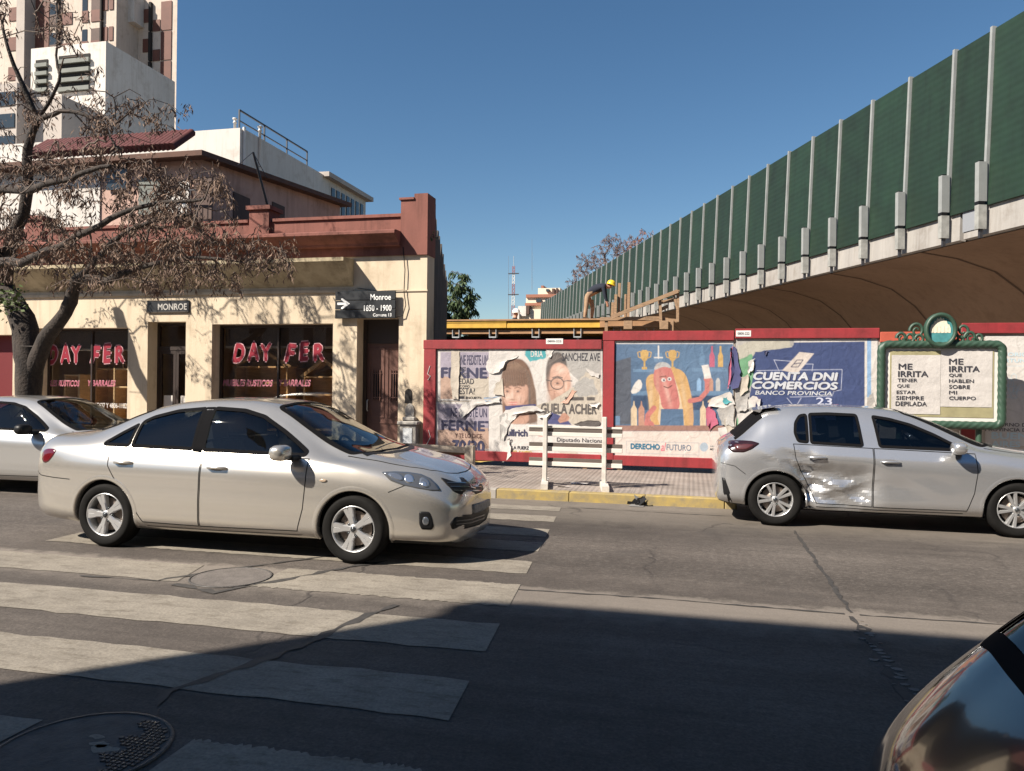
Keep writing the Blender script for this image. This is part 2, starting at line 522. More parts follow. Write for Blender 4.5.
# joints in the carriageway: sealed strips that stand a little proud
m_tar = mat('tar_seal', (0.04, 0.036, 0.033), 0.75, var=0.4, vscale=12)
def ribbon(pts, w, z, m, name, seed=1, jit=0.4):
    rs = random.Random(seed)
    b = MB()
    for i in range(len(pts) - 1):
        pass
    dense = []
    for i in range(len(pts) - 1):
        a, c = Vector(pts[i]), Vector(pts[i+1]); k = max(2, int((c - a).length / 0.09))
        for j in range(k): dense.append(a.lerp(c, j / k))
    dense.append(Vector(pts[-1]))
    lft, rgt = [], []
    for i, p in enumerate(dense):
        d = (dense[min(i+1, len(dense)-1)] - dense[max(i-1, 0)]).normalized()
        nrm = Vector((-d.y, d.x))
        ww = w * rs.uniform(1 - jit, 1 + jit); off = nrm * rs.uniform(-jit, jit) * w * 0.5
        lft.append((p.x + nrm.x*ww/2 + off.x, p.y + nrm.y*ww/2 + off.y, z)); rgt.append((p.x - nrm.x*ww/2 + off.x, p.y - nrm.y*ww/2 + off.y, z))
    for i in range(len(dense) - 1):
        b.face([rgt[i], rgt[i+1], lft[i+1], lft[i]])
    return b.build(name, m, road)
ribbon([(-1.36, 5.96), (-0.2, 6.0), (1.1, 5.95)], 0.022, 0.003, m_tar, 'road_joint', 1, 0.8)
ribbon([(1.2, 5.95), (2.6, 6.0), (12, 6.05)], 0.018, 0.003, m_tar, 'road_joint', 2, 0.8)
ribbon([(1.17, 9.3), (1.16, 7.2), (1.15, 6.0)], 0.03, 0.003, m_tar, 'road_joint', 3, 0.7)
ribbon([(1.15, 5.9), (1.14, 4.4), (1.10, 2.0)], 0.055, 0.003, m_tar, 'road_joint', 4, 0.9)
ribbon([(-4.0, 5.35), (-3.55, 5.25), (-3.0, 6.1), (-2.7, 6.6)], 0.05, 0.006, m_tar, 'road_patch', 5, 0.9)
ribbon([(-2.5, 3.15), (-2.62, 3.5), (-2.35, 4.2), (-2.1, 5.3)], 0.05, 0.006, m_tar, 'road_patch', 6, 0.9)
ribbon([(-4.9, 5.4), (-4.2, 5.42), (-3.9, 5.9), (-3.2, 6.7)], 0.035, 0.006, m_tar, 'road_patch', 7, 0.9)
ribbon([(-1.6, 10.2), (-0.2, 10.1), (3, 10.05)], 0.02, 0.003, m_tar, 'road_joint', 8, 0.8)
m_crumb = mat('light_joint_filler', (0.17, 0.15, 0.132), 0.9, var=0.3, vscale=9)
for i in range(34):
    rs = random.Random(i)
    y = 5.78 - i * 0.055 + rs.uniform(-.03, .03); x = 1.15 + rs.uniform(-.06, .05); sz = rs.uniform(.25, 1.0)
    b = MB(); pts = []
    for k in range(8):
        a = 2*math.pi*k/8; r = rs.uniform(0.5, 1.0)
        pts.append((x + 0.05*sz*r*math.cos(a), y + 0.034*sz*r*math.sin(a), 0.007))
    b.prism([(p[0], p[1], 0.0) for p in pts], (0, 0, 0.006))
    b.build('road_crumb', m_crumb, road)

# manhole covers: iron plate in a ring, with a raised grid where it is not filled
def manhole(cx, cy, r, label, filled, iron, patch):
    t = thing('manhole_cover', (cx, cy, 0), label, 'manhole cover', 'manhole covers')
    b = MB(); b.lathe([(r, 0.002), (r, 0.010), (r*0.955, 0.011), (r*0.955, 0.003)], (cx, cy, 0), (0, 0, 1), 40)
    b.build('ring', iron, t)
    b = MB(); b.add([(cx + r*0.95*math.cos(2*math.pi*k/40), cy + r*0.95*math.sin(2*math.pi*k/40), 0.007) for k in range(40)], [list(range(40))])
    b.build('plate', patch, t)
    if filled:
        b = MB(); n = 0
        for i in range(-14, 15):
            for j in range(-14, 15):
                x, y = i * r / 15, j * r / 15
                if x*x + y*y < (r*0.9)**2 and (x + y * 0.2 > r * 0.42 + 0.12*r*math.sin(j)):
                    b.box(cx+x-r/42, cy+y-r/42, 0.006, cx+x+r/42, cy+y+r/42, 0.013)
        b.build('tread', iron, t)
        rs = random.Random(3)
        for (ox, oy, s) in ((0.05, 0.05, 0.055), (0.10, 0.02, 0.075), (-0.02, 0.11, 0.04)):
            b = MB(); b.add([(cx+ox+s*rs.uniform(.6, 1.1)*math.cos(2*math.pi*k/10), cy+oy+0.6*s*rs.uniform(.5, 1.1)*math.sin(2*math.pi*k/10), 0.0085) for k in range(10)], [list(range(10))])
            b.build('paint_spot', M_PAINT, t)
m_iron = mat('cast_iron', (0.05, 0.045, 0.042), 0.6, var=0.4, vscale=10, bump=0.3, bscale=40)
m_fill = mat('tarred_plate', (0.085, 0.075, 0.068), 0.8, var=0.35, vscale=9, bump=0.3, bscale=60)
m_fill2 = mat('worn_plate', (0.12, 0.105, 0.095), 0.8, var=0.3, vscale=9, bump=0.3, bscale=60)
manhole(-2.58, 2.86, 0.37, 'dark iron manhole cover with white paint spots in the shadow', True, m_iron, m_fill)
manhole(-3.69, 5.68, 0.33, 'tarred round manhole cover in the sunlit gap of a crosswalk stripe', False, m_iron, m_fill2)

# pavements and kerbs
def tile_material():
    m = bpy.data.materials.new('ribbed_paving')
    m.use_nodes = True
    nt = m.node_tree; L = nt.links.new
    bs = nt.nodes['Principled BSDF']; bs.inputs['Roughness'].default_value = 0.85
    geo = nt.nodes.new('ShaderNodeNewGeometry')
    br = nt.nodes.new('ShaderNodeTexBrick')
    br.offset = 0.0
    br.inputs['Scale'].default_value = 1.0
    br.inputs['Brick Width'].default_value = 0.4; br.inputs['Row Height'].default_value = 0.4
    br.inputs['Mortar Size'].default_value = 0.008
    br.inputs['Color1'].default_value = (0.30, 0.255, 0.225, 1); br.inputs['Color2'].default_value = (0.25, 0.215, 0.19, 1)
    br.inputs['Mortar'].default_value = (0.21, 0.18, 0.16, 1)
    L(geo.outputs['Position'], br.inputs['Vector'])
    n = nt.nodes.new('ShaderNodeTexNoise'); n.inputs['Scale'].default_value = 2.2; n.inputs['Detail'].default_value = 8
    L(geo.outputs['Position'], n.inputs['Vector'])
    rp = nt.nodes.new('ShaderNodeValToRGB'); rp.color_ramp.elements[0].position = .3; rp.color_ramp.elements[1].position = .7
    rp.color_ramp.elements[0].color = (.62, .6, .58, 1); rp.color_ramp.elements[1].color = (1, 1, 1, 1)
    L(n.outputs['Fac'], rp.inputs[0])
    mx = nt.nodes.new('ShaderNodeMix'); mx.data_type = 'RGBA'; mx.blend_type = 'MULTIPLY'; mx.inputs[0].default_value = 0.9
    L(br.outputs['Color'], mx.inputs[6]); L(rp.outputs[0], mx.inputs[7])
    L(mx.outputs[2], bs.inputs['Base Color'])
    wv = nt.nodes.new('ShaderNodeTexWave'); wv.inputs['Scale'].default_value = 4.2; wv.bands_direction = 'X'
    L(geo.outputs['Position'], wv.inputs['Vector'])
    bp = nt.nodes.new('ShaderNodeBump'); bp.inputs['Strength'].default_value = 0.5; bp.inputs['Distance'].default_value = 0.01
    L(wv.outputs['Fac'], bp.inputs['Height']); L(bp.outputs[0], bs.inputs['Normal'])
    return m
M_TILE = tile_material()
m_kerb = mat('kerb_concrete', (0.30, 0.275, 0.245), 0.9, var=0.25, vscale=3)
m_yellow = mat('yellow_kerb_paint', (0.36, 0.26, 0.075), 0.8, col2=(0.21, 0.17, 0.10), vscale=9, detail=9)
b = MB()
b.box(-140, KERB_Y + 0.16, -0.05, 0.46, 32, PAVE_Z)
b.box(0.46, BAY_Y + 0.16, -0.05, 7.76, 32, PAVE_Z)
b.box(7.76, KERB_Y + 0.16, -0.05, 140, 32, PAVE_Z)
pave = struct(b, 'pavement', M_TILE)
b = MB()
b.box(-14.0, -60, -0.05, 140, NEAR_Y - 0.16, PAVE_Z)
pave2 = struct(b, 'pavement_near_side', M_TILE)
def kerb_run(x0, x1, y0, y1, ax, m, step=1.0):
    n = max(1, round((x1 - x0) / step)); s = (x1 - x0) / n
    for i in range(n):
        b = MB()
        a, c = x0 + i*s + 0.001, x0 + (i+1)*s - 0.001
        if ax == 'x': b.bbox(a, y0, -0.05, c, y1, PAVE_Z + 0.003, 0.012)
        else: b.bbox(y0, a, -0.05, y1, c, PAVE_Z + 0.003, 0.018)
        b.build('kerbstone', m(i) if callable(m) else m, pave if y0 > 5 or ax != 'x' else pave2)
kerb_run(-20, -2.7, KERB_Y, KERB_Y + 0.158, 'x', m_kerb)
kerb_run(-2.7, 0.46, KERB_Y, KERB_Y + 0.158, 'x', m_yellow)
kerb_run(0.62, 7.6, BAY_Y, BAY_Y + 0.158, 'x', m_kerb)
kerb_run(KERB_Y, BAY_Y + 0.158, 0.462, 0.618, 'y', m_yellow, 0.6)
kerb_run(KERB_Y, BAY_Y + 0.158, 7.602, 7.758, 'y', m_kerb, 0.6)
kerb_run(7.76, 20, KERB_Y, KERB_Y + 0.158, 'x', m_kerb)
kerb_run(-14, 20, NEAR_Y - 0.158, NEAR_Y, 'x', m_kerb)

# ================================================================== THE CORNER SHOP BUILDING
FY = 13.95
m_cream = mat('cream_render', (0.64, 0.54, 0.405), 0.9, col2=(0.52, 0.425, 0.305), vscale=0.8, bump=0.12, bscale=40, detail=9, streak=(1.2, 1, 0.5), grime=.22)
m_red = mat('terracotta_render', (0.215, 0.080, 0.060), 0.85, var=0.22, vscale=1.1, bump=0.12, bscale=30, streak=(1, 1, 0.4), grime=.38)
m_grimy = mat('stained_party_wall', (0.09, 0.075, 0.065), 0.95, col2=(0.035, 0.03, 0.028), vscale=1.6, bump=0.5, bscale=8, detail=10)
m_brown = mat('brown_door_paint', (0.12, 0.06, 0.047), 0.45, var=0.2, vscale=4, spec=0.4)
m_frame = mat('dark_window_frame', (0.028, 0.017, 0.013), 0.5)
m_shopwall = mat('shop_wall', (0.48, 0.32, 0.19), 0.9, var=0.3, vscale=1.5)
m_shopglass = glass_mat('shop_glass', (0.93, 0.93, 0.91))
shop = thing('shop_building', (-10, FY, PAVE_Z), 'single-storey cream corner shop with terracotta parapet and furniture in its windows', 'building')
OPEN = [(-15.65, -14.5, PAVE_Z, 2.6), (-13.85, -11.57, 0.55, 2.74), (-11.09, -10.18, PAVE_Z, 2.86), (-9.57, -6.88, 0.55, 2.80), (-6.37, -5.5, PAVE_Z, 2.9)]
XL, XR, TH = -22.0, -4.94, 0.42
b = MB()
x = XL
for (a, c, zb, zt) in OPEN:
    b.box(x, FY, PAVE_Z - .1, a, FY + TH, 2.6)                     # pier
    x = c
b.box(x, FY, PAVE_Z - .1, XR, FY + TH, 2.6)
for (a, c, zb, zt) in OPEN:
    if zb > PAVE_Z: b.box(a, FY, PAVE_Z - .1, c, FY + TH, zb)
xs = [XL] + [v for o in OPEN for v in o[:2]] + [XR]
for i in range(len(xs) - 1):
    zt = 2.6
    for (a, c, zb, z2) in OPEN:
        if abs(a - xs[i]) < 1e-6 and i % 2 == 1: zt = z2
    b.box(xs[i], FY, zt, xs[i+1], FY + TH, 4.10)
b.build('wall', m_cream, shop)
# diagonal party wall on the right, broken along its top
PW0, PW1 = Vector((XR, FY + TH, 0)), Vector((-7.25, 22.3, 0))
b = MB()
rs = random.Random(5)
n = 34
tops = []
for i in range(n + 1):
    t = i / n
    tops.append(5.0 - 0.1 * t + (rs.uniform(-0.16, 0.10)) - (0.35 if rs.random() < 0.15 else 0))
d = (PW1 - PW0).normalized(); nr = Vector((d.y, -d.x, 0))
vs, fs = [], []
for i in range(n + 1):
    p = PW0.lerp(PW1, i / n)
    jj = rs.uniform(-0.004, 0.004)
    q = p + nr * jj
    for z in (0.05, 1.4, 2.8, tops[i]):
        o = nr * rs.uniform(-0.010, 0.010)
        vs.append((q.x + o.x, q.y + o.y, z))
    w = p - nr * 0.3
    vs.append((w.x, w.y, tops[i])); vs.append((w.x, w.y, 0.05))
for i in range(n):
    for k in range(5):
        fs.append((i*6 + k, (i+1)*6 + k, (i+1)*6 + k + 1, i*6 + k + 1))
fs.append([0, 1, 2, 3, 4, 5]); fs.append([n*6 + k for k in (5, 4, 3, 2, 1, 0)])
b.add(vs, fs)
b.build('party_wall', m_grimy, shop)
# horizontal groove and weathered string course
b = MB(); b.box(XL, FY - 0.035, 3.40, -6.44, FY - 0.002, 3.46); b.box(-6.44, FY - 0.022, 3.405, XR + 0.02, FY - 0.002, 3.43)
b.build('string_course', m_cream, shop)
# terracotta band, cornice and parapet
b = MB(); b.box(XL, FY - 0.03, 4.10, -5.47, FY + TH, 4.27); b.build('frieze', m_red, shop)
prof = [(0.0, 4.27), (0.10, 4.28), (0.12, 4.33), (0.20, 4.38), (0.30, 4.45), (0.34, 4.47), (0.34, 4.52), (0.29, 4.545), (0.0, 4.56)]
b = MB()
for i in range(len(prof) - 1):
    (p0, z0), (p1, z1) = prof[i], prof[i+1]
    b.face([(XL, FY - .03 - p0, z0), (-5.47, FY - .03 - p0, z0), (-5.47, FY - .03 - p1, z1), (XL, FY - .03 - p1, z1)])
b.face([(-5.47, FY - .03 - p, z) for p, z in prof])
b.build('cornice', m_red, shop)
b = MB(); b.box(XL, FY + 0.06, 4.56, -5.47, FY + 0.32, 4.86); b.build('parapet', m_red, shop)
for (x0, x1) in ((XL, -8.80), (-8.24, -5.47)):
    b = MB(); b.box(x0, FY + 0.02, 4.86, x1, FY + 0.36, 4.92); b.build('coping', m_red, shop)
for xx in (-8.74, -14.2):
    b = MB(); b.box(xx, FY - 0.02, 4.56, xx + 0.44, FY + 0.40, 5.10); b.box(xx - 0.05, FY - 0.07, 5.10, xx + 0.49, FY + 0.45, 5.18); b.build('parapet_pier', m_red, shop)
b = MB(); b.box(-5.47, FY - 0.045, 4.10, XR + 0.012, FY + TH + 0.01, 5.16); b.box(-5.5, FY - 0.075, 5.16, -5.2, FY + TH, 5.2); b.box(-5.2, FY - 0.045, 5.16, XR + 0.012, FY + TH, 5.27)
b.build('corner_pier', m_red, shop)
m_brick = mat('old_brick', (0.28, 0.12, 0.075), 0.95, col2=(0.17, 0.10, 0.075), vscale=6, bump=0.5, bscale=14)
b = MB(); rs = random.Random(9)
x = -8.0
row = 0
rem = b
for r_ in range(3):
    x = -7.95 + (0.12 if r_ % 2 else 0)
    while x < -5.6:
        if r_ < 2 or rs.random() < 0.6:
            bb = MB(); bb.bbox(x, 15.3, 4.92 + r_*0.075, x + 0.235, 15.42, 4.985 + r_*0.075, 0.006); bb.build('brick', m_brick, shop)
        x += 0.25
b = MB(); b.box(-8.0, 15.32, 4.4, -5.5, 15.44, 4.915); b.build('roof_wall', m_red, shop)
# flat roof
b = MB(); b.prism([(XL, FY + TH, 4.2), (-5.3, FY + TH, 4.2), (-6.4, 18.3, 4.2), (XL, 18.3, 4.2)], (0, 0, .2)); b.build("roof", m_grimy, shop)
# concrete marquee with a sloping soffit
b = MB(); ml, mr, pj = XL, -6.45, 0.48
pts = [(FY, 4.05), (FY - pj, 4.02), (FY - pj, 3.95), (FY, 3.52)]
b.add([(ml, y, z) for y, z in pts] + [(mr, y, z) for y, z in pts], [(0, 1, 5, 4), (1, 2, 6, 5), (2, 3, 7, 6), (4, 5, 6, 7), (3, 2, 1, 0)])
m_marquee = mat('marquee_render', (0.50, 0.42, 0.28), 0.9, col2=(0.27, 0.22, 0.14), vscale=1.6, detail=9, bump=0.2, grime=.4)
b.build('marquee', m_marquee, shop)
# openings
def shop_window(x0, x1, z0, z1):
    w = MB(); t = 0.055; yy = FY + 0.27
    w.box(x0, yy, z0, x0 + t, yy + 0.07, z1); w.box(x1 - t, yy, z0, x1, yy + 0.07, z1)
    w.box(x0 + t, yy, z1 - t, x1 - t, yy + 0.07, z1); w.box(x0 + t, yy, z0, x1 - t, yy + 0.07, z0 + t)
    w.box((x0+x1)/2 - .018, yy, z0 + t, (x0+x1)/2 + .018, yy + 0.07, z1 - t)
    win = w.build('window', m_frame, shop)
    for a, c in ((x0 + t, (x0+x1)/2 - .018), ((x0+x1)/2 + .018, x1 - t)):
        g = MB(); g.box(a, yy + 0.03, z0 + t, c, yy + 0.036, z1 - t); g.build('pane', m_shopglass, win)
    # rolled blind behind the head of the window
    g = MB(); g.box(x0 + t, yy + 0.12, z1 - 0.42, x1 - t, yy + 0.22, z1 - 0.02); g.build('blind_box', mat('blind_box', (0.06, 0.035, 0.024), 0.8, var=0.3, vscale=5), win)
    g = MB(); g.box(x0 + t, yy + 0.10, z1 - 0.47, x1 - t, yy + 0.24, z1 - 0.425); g.build('rail', mat('blind_rail', (0.3, 0.24, 0.19), 0.7), win)
    return win
win1 = shop_window(*[OPEN[1][i] for i in (0, 1, 2, 3)])
win2 = shop_window(*[OPEN[3][i] for i in (0, 1, 2, 3)])
# shop entrance: double glass door with transom
(x0, x1, z0, z1) = OPEN[2]
yy = FY + 0.30
b = MB(); b.box(x0, yy, z0, x0 + .05, yy + .07, z1); b.box(x1 - .05, yy, z0, x1, yy + .07, z1); b.box(x0 + .05, yy, z1 - .06, x1 - .05, yy + .07, z1); b.box(x0 + .05, yy, 2.28, x1 - .05, yy + .07, 2.36)
ent = b.build('entrance_frame', m_frame, shop)
b = MB(); b.box(x0 + .05, yy + .03, 2.36, x1 - .05, yy + .036, z1 - .06); b.build('transom_pane', m_shopglass, ent)
xm = (x0 + x1) / 2
for (a, c) in ((x0 + .05, xm - .004), (xm + .004, x1 - .05)):
    b = MB(); s_ = .06
    b.box(a, yy + .01, z0, a + s_, yy + .055, 2.28); b.box(c - s_, yy + .01, z0, c, yy + .055, 2.28); b.box(a + s_, yy + .01, 2.2, c - s_, yy + .055, 2.28); b.box(a + s_, yy + .01, z0, c - s_, yy + .055, z0 + .25)
    d_ = b.build('door', m_frame, shop)
    b = MB(); b.box(a + s_, yy + .03, z0 + .25, c - s_, yy + .036, 2.2); b.build('pane', m_shopglass, d_)
    b = MB(); b.box(a + s_ + .05, yy + .022, 1.0, a + s_ + .26, yy + .028, 1.32); b.build('notice', M_WHITE, d_)
# brown panelled house door
(x0, x1, z0, z1) = OPEN[4]
b = MB(); b.box(x0, yy, z0, x0 + .07, yy + .1, z1); b.box(x0 + .07, yy + .02, 2.42, x1, yy + .1, z1); b.build('door_frame', m_frame, shop)
b = MB(); b.box(x0 + .07, yy + .05, z0, x1, yy + .1, 2.42); dr = b.build('door', m_brown, shop)
xa, xb = x0 + .07, x1; xm = (xa + xb) / 2
for (a, c) in ((xa + .05, xm - .03), (xm + .03, xb - .05)):
    for (za, zb_) in ((0.95, 2.34), (0.22, 0.86)):
        if zb_ < 1 and a > xm: continue
        cc = c if zb_ > 1 else xb - .05
        b = MB(); b.box(a, yy + .036, za, a + .025, yy + .049, zb_); b.box(cc - .025, yy + .036, za, cc, yy + .049, zb_); b.box(a + .025, yy + .036, zb_ - .025, cc - .025, yy + .049, zb_); b.box(a + .025, yy + .036, za, cc - .025, yy + .049, za + .025)
        b.build('panel_moulding', m_brown, dr)
    b = MB(); cx_ = (a + c) / 2
    b.box(cx_ - .085, yy + .044, 1.32, cx_ + .085, yy + .0485, 1.86); b.build('grille_opening', M_BLACK, dr)
    b = MB()
    for k in range(4): b.box(cx_ - .075 + k*.05 - .008, yy + .024, 1.28, cx_ - .075 + k*.05 + .008, yy + .04, 1.90)
    b.box(cx_ - .1, yy + .028, 1.34, cx_ + .1, yy + .0395, 1.36); b.box(cx_ - .1, yy + .028, 1.82, cx_ + .1, yy + .0395, 1.84)
    b.build('grille', m_brown, dr)
b = MB(); b.tube([(xa + .03, yy + .03, 1.08), (xa + .03, yy - .01, 1.1), (xa + .03, yy - .01, 1.28), (xa + .03, yy + .03, 1.3)], 0.012, 6); b.build('handle', M_GALV, dr)
b = MB(); b.box(xb - .03, yy + .02, 1.56, xb + 0.0, yy + .049, 1.65); b.build('bell_push', M_WHITE, dr)
# red door at the far left
(x0, x1, z0, z1) = OPEN[0]
b = MB(); b.box(x0, yy, z0, x1, yy + .06, z1); b.build('door', mat('dark_red_paint', (0.13, 0.014, 0.016), 0.5), shop)
# shop room: shell behind the glass
def room(x0, x1):
    b = MB(); ya, yb, za, zb_ = FY + TH, FY + 3.9, PAVE_Z + .02, 3.2
    b.face([(x0, ya, za), (x1, ya, za), (x1, yb, za), (x0, yb, za)]); b.face([(x0, ya, zb_), (x0, yb, zb_), (x1, yb, zb_), (x1, ya, zb_)])
    b.face([(x0, yb, za), (x1, yb, za), (x1, yb, zb_), (x0, yb, zb_)]); b.face([(x0, ya, za), (x0, yb, za), (x0, yb, zb_), (x0, ya, zb_)]); b.face([(x1, ya, za), (x1, ya, zb_), (x1, yb, zb_), (x1, yb, za)])
    b.build('room', m_shopwall, shop)
room(-14.3, -6.6)
# meter niche, plaque, wall grime
b = MB()
nx, nz = P(408.6, 396, FY).x, P(408.6, 396, FY).z
pts = [(nx - .075, FY - .006, nz - .14), (nx + .075, FY - .006, nz - .14)] + [(nx + .075*math.cos(a), FY - .006, nz + .06 + .08*math.sin(a)) for a in [math.pi*k/8 for k in range(9)]]
b.face(pts); b.build('niche', M_VOID, shop)
p = P(410, 411.5, FY)
b = MB(); b.prism([(p.x + .095*math.cos(2*math.pi*k/16), FY, p.z + .16*math.sin(2*math.pi*k/16)) for k in range(16)], (0, -0.025, 0)); b.build('plaque', mat('cement_grey', (0.33, 0.31, 0.28), 0.9, var=0.3, vscale=7), shop)
# cables down the front
b = MB(); a = P(403, 247, FY - .05); c = P(404, 292, FY - .05); e = P(394, 318, FY - .05)
b.tube([a, a.lerp(c, .5) + Vector((.03, 0, 0)), c, Vector((c.x + .04, c.y, c.z - .25)), Vector((c.x - .02, c.y, c.z - .45)), e], 0.009, 5, cap=False)
b.build('cable', M_BLACK, shop)
b = MB(); b.tube([P(357, 288, FY - .02), P(378, 291, FY - .02), P(403, 290, FY - .02)], 0.006, 4, cap=False); b.build('cable', M_BLACK, shop)
# window lettering, painted on the glass
m_letred = mat('red_sign_paint', (0.24, 0.006, 0.022), 0.5)
m_letpink = mat('pale_sign_outline', (0.52, 0.29, 0.31), 0.5)
m_letpink2 = mat('pink_sign_paint', (0.45, 0.12, 0.17), 0.5)
GY = FY + 0.27 + 0.03
def brush_word(word, x0, x1, z0, z1, win, lean):
    n = len(word); w = (x1 - x0) / n
    for i, ch in enumerate(word):
        a = Vector((x0 + i*w + .012, GY, z1 + (0.03 if i % 2 else -0.01))); c = Vector((x0 + (i+1)*w - .012, GY, z0 - (0.02 if i % 3 == 0 else -0.02)))
        r_ = R((-6, 5, 8, -4, 6, 9)[i % 6])
        lettering(ch, a, c, m_letpink, win, bold=0.075, shear=0.18 * lean, rot=r_, lift=0.004)
        a2 = a + Vector((.022, 0, -.022)); c2 = c + Vector((-.022, 0, .022))
        lettering(ch, a2, c2, m_letred, win, bold=0.045, shear=0.18 * lean, rot=r_, lift=0.009)
def pxbox(x0, y0, x1, y1, Y):
    return zbox(x0, y0, x1, y1, Y)
a, c = pxbox(47, 344, 83, 365, GY); brush_word('DAY', a.x, c.x, c.z, a.z, win1, 1)
a, c = pxbox(90, 344, 125, 365, GY); brush_word('FER', a.x, c.x, c.z, a.z, win1, 1)
a, c = pxbox(232, 342, 274, 363, GY); brush_word('DAY', a.x, c.x, c.z, a.z, win2, 1)
a, c = pxbox(284, 342, 325, 363, GY); brush_word('FER', a.x, c.x, c.z, a.z, win2, 1)
for (win, q) in ((win1, [(39, 380, 80, 386.5), (88, 380, 116, 386.5)]), (win2, [(223, 379.5, 273, 386.5), (279, 379.5, 311, 386.5)])):
    for wd, q_ in zip(('MUEBLES RUSTICOS', 'Y BARRALES'), q):
        a, c = pxbox(*q_, GY)
        lettering(wd, a, c, m_letpink, win, bold=0.05, shear=0.2, lift=0.004)
        lettering(wd, a + Vector((.006, 0, -.008)), c + Vector((-.006, 0, .008)), m_letpink2, win, bold=0.0, shear=0.2, lift=0.009)
a, c = pxbox(96, 403, 127, 408, GY); lettering('15627 Y 4806-1182', a, c, M_WHITE, win1, bold=0.01)

# things on the wall
p0, p1 = zbox(335, 291, 395.5, 318.5, FY - .12)
sg = thing('street_sign', ((p0.x + p1.x)/2, FY - .1, p1.z), 'dark grey street name sign with a white arrow above the brown door', 'street sign')
m_sign = mat('sign_charcoal', (0.022, 0.024, 0.027), 0.4)
h = (p0.z - p1.z) / 3
for k in range(3):
    b = MB(); b.bbox(p0.x, FY - .12, p1.z + k*h + .004, p1.x, FY - .085, p1.z + (k+1)*h - .004, 0.008); b.build('slat', m_sign, sg)
b = MB(); b.box(p0.x + .1, FY - .084, p1.z + .03, p0.x + .15, FY - .001, p0.z - .03); b.box(p1.x - .15, FY - .084, p1.z + .03, p1.x - .1, FY - .001, p0.z - .03); b.build('bracket', M_GALV, sg)
m_let = mat('white_lettering', (0.82, 0.82, 0.80), 0.5)
for tx, q in (('Monroe', (370.5, 294, 391, 300)), ('1850 - 1900', (364, 305, 391.5, 311)), ('Comuna 13', (373, 313.2, 391.5, 316.5))):
    a, c = pxbox(*q, FY - .12); lettering(tx, a, c, m_let, sg, bold=0.012, lift=0.003)
a, c = pxbox(337.5, 298.5, 350, 309, FY - .12); a = a - Vector((0, .004, 0)); zc = (a.z + c.z)/2; wd = c.x - a.x; hh = (a.z - c.z)/2
b = MB()
pts = [(0, -.22), (.58, -.22), (.30, -.72), (.30, -1.0), (.42, -1.0), (1, -.0), (.42, 1.0), (.30, 1.0), (.30, .72), (.58, .22), (0, .22)]
b.face([(a.x + u*wd, a.y, zc + v*hh) for u, v in pts]); b.build('arrow', m_let, sg)
p0, p1 = zbox(147, 300.5, 189, 313, FY - .03)
pl = thing('name_plaque', ((p0.x+p1.x)/2, FY - .02, p1.z), 'small black plaque lettered in white over the shop entrance', 'plaque')
b = MB(); b.bbox(p0.x, FY - .035, p1.z, p1.x, FY - .002, p0.z, 0.006); b.build('plate', m_sign, pl)
b = MB()
for (xx, zz, w_, h_) in ((p0.x, p1.z, p1.x - p0.x, .018), (p0.x, p0.z - .018, p1.x - p0.x, .018)):
    b.box(xx + .01, FY - .042, zz + .012, xx + w_ - .01, FY - .036, zz + h_ + .004)
b.build('border', mat('bronze', (0.12, 0.09, 0.06), 0.5), pl)
a, c = pxbox(158, 303.5, 187, 310, FY - .035); lettering('MONROE', a, c, mat('dull_lettering', (.42, .40, .37), .6), pl, bold=0.02, lift=0.004)
p0, p1 = P(402.5, 419, FY), P(420.5, 447, FY)
gb = thing('meter_box', ((p0.x+p1.x)/2, FY - .15, PAVE_Z), 'grey cement meter box with a pale metal door beside the brown door', 'meter box')
m_cem = mat('cement_grey')if False else MATS['cement_grey']
b = MB(); b.bbox(p0.x + .02, FY - .2, PAVE_Z, p1.x - .02, FY - .002, p0.z - .1, 0.012); b.build('body', m_cem, gb)
b = MB(); b.bbox(p0.x - .02, FY - .24, p0.z - .1, p1.x + .02, FY - .002, p0.z - .03, 0.015); b.bbox(p0.x + .05, FY - .15, p0.z - .03, p1.x - .07, FY - .002, p0.z + .05, 0.02); b.build('cap', m_cem, gb)
b = MB(); b.box(p0.x + .09, FY - .21, .35, p1.x - .1, FY - .201, p0.z - .16); b.build('door', mat('pale_sheet', (0.55, 0.57, 0.58), 0.5), gb)

# weed rooted in the party wall
wd_ = thing('wall_weed', (XR + .02, FY + .35, 4.5), 'small green weed growing out of the party wall top corner', 'plant')
b = MB(); rs = random.Random(12)
for k in range(70):
    o = P(429, 236, FY + .2) + Vector((rs.gauss(-.03, .05), rs.gauss(0, .06), rs.gauss(0, .05))); L_ = rs.uniform(.05, .12)
    d = Vector((rs.gauss(0, 1), rs.gauss(-.3, 1), rs.gauss(.4, .7))).normalized(); s_ = d.orthogonal().normalized()*L_*.22
    b.add([o, o + d*L_*.5 + s_, o + d*L_, o + d*L_*.5 - s_], [(0, 1, 2, 3)])
b.build('leaves', mat('weed_leaf', (.10, .12, .045), .8, var=.3), wd_)['kind'] = 'stuff'
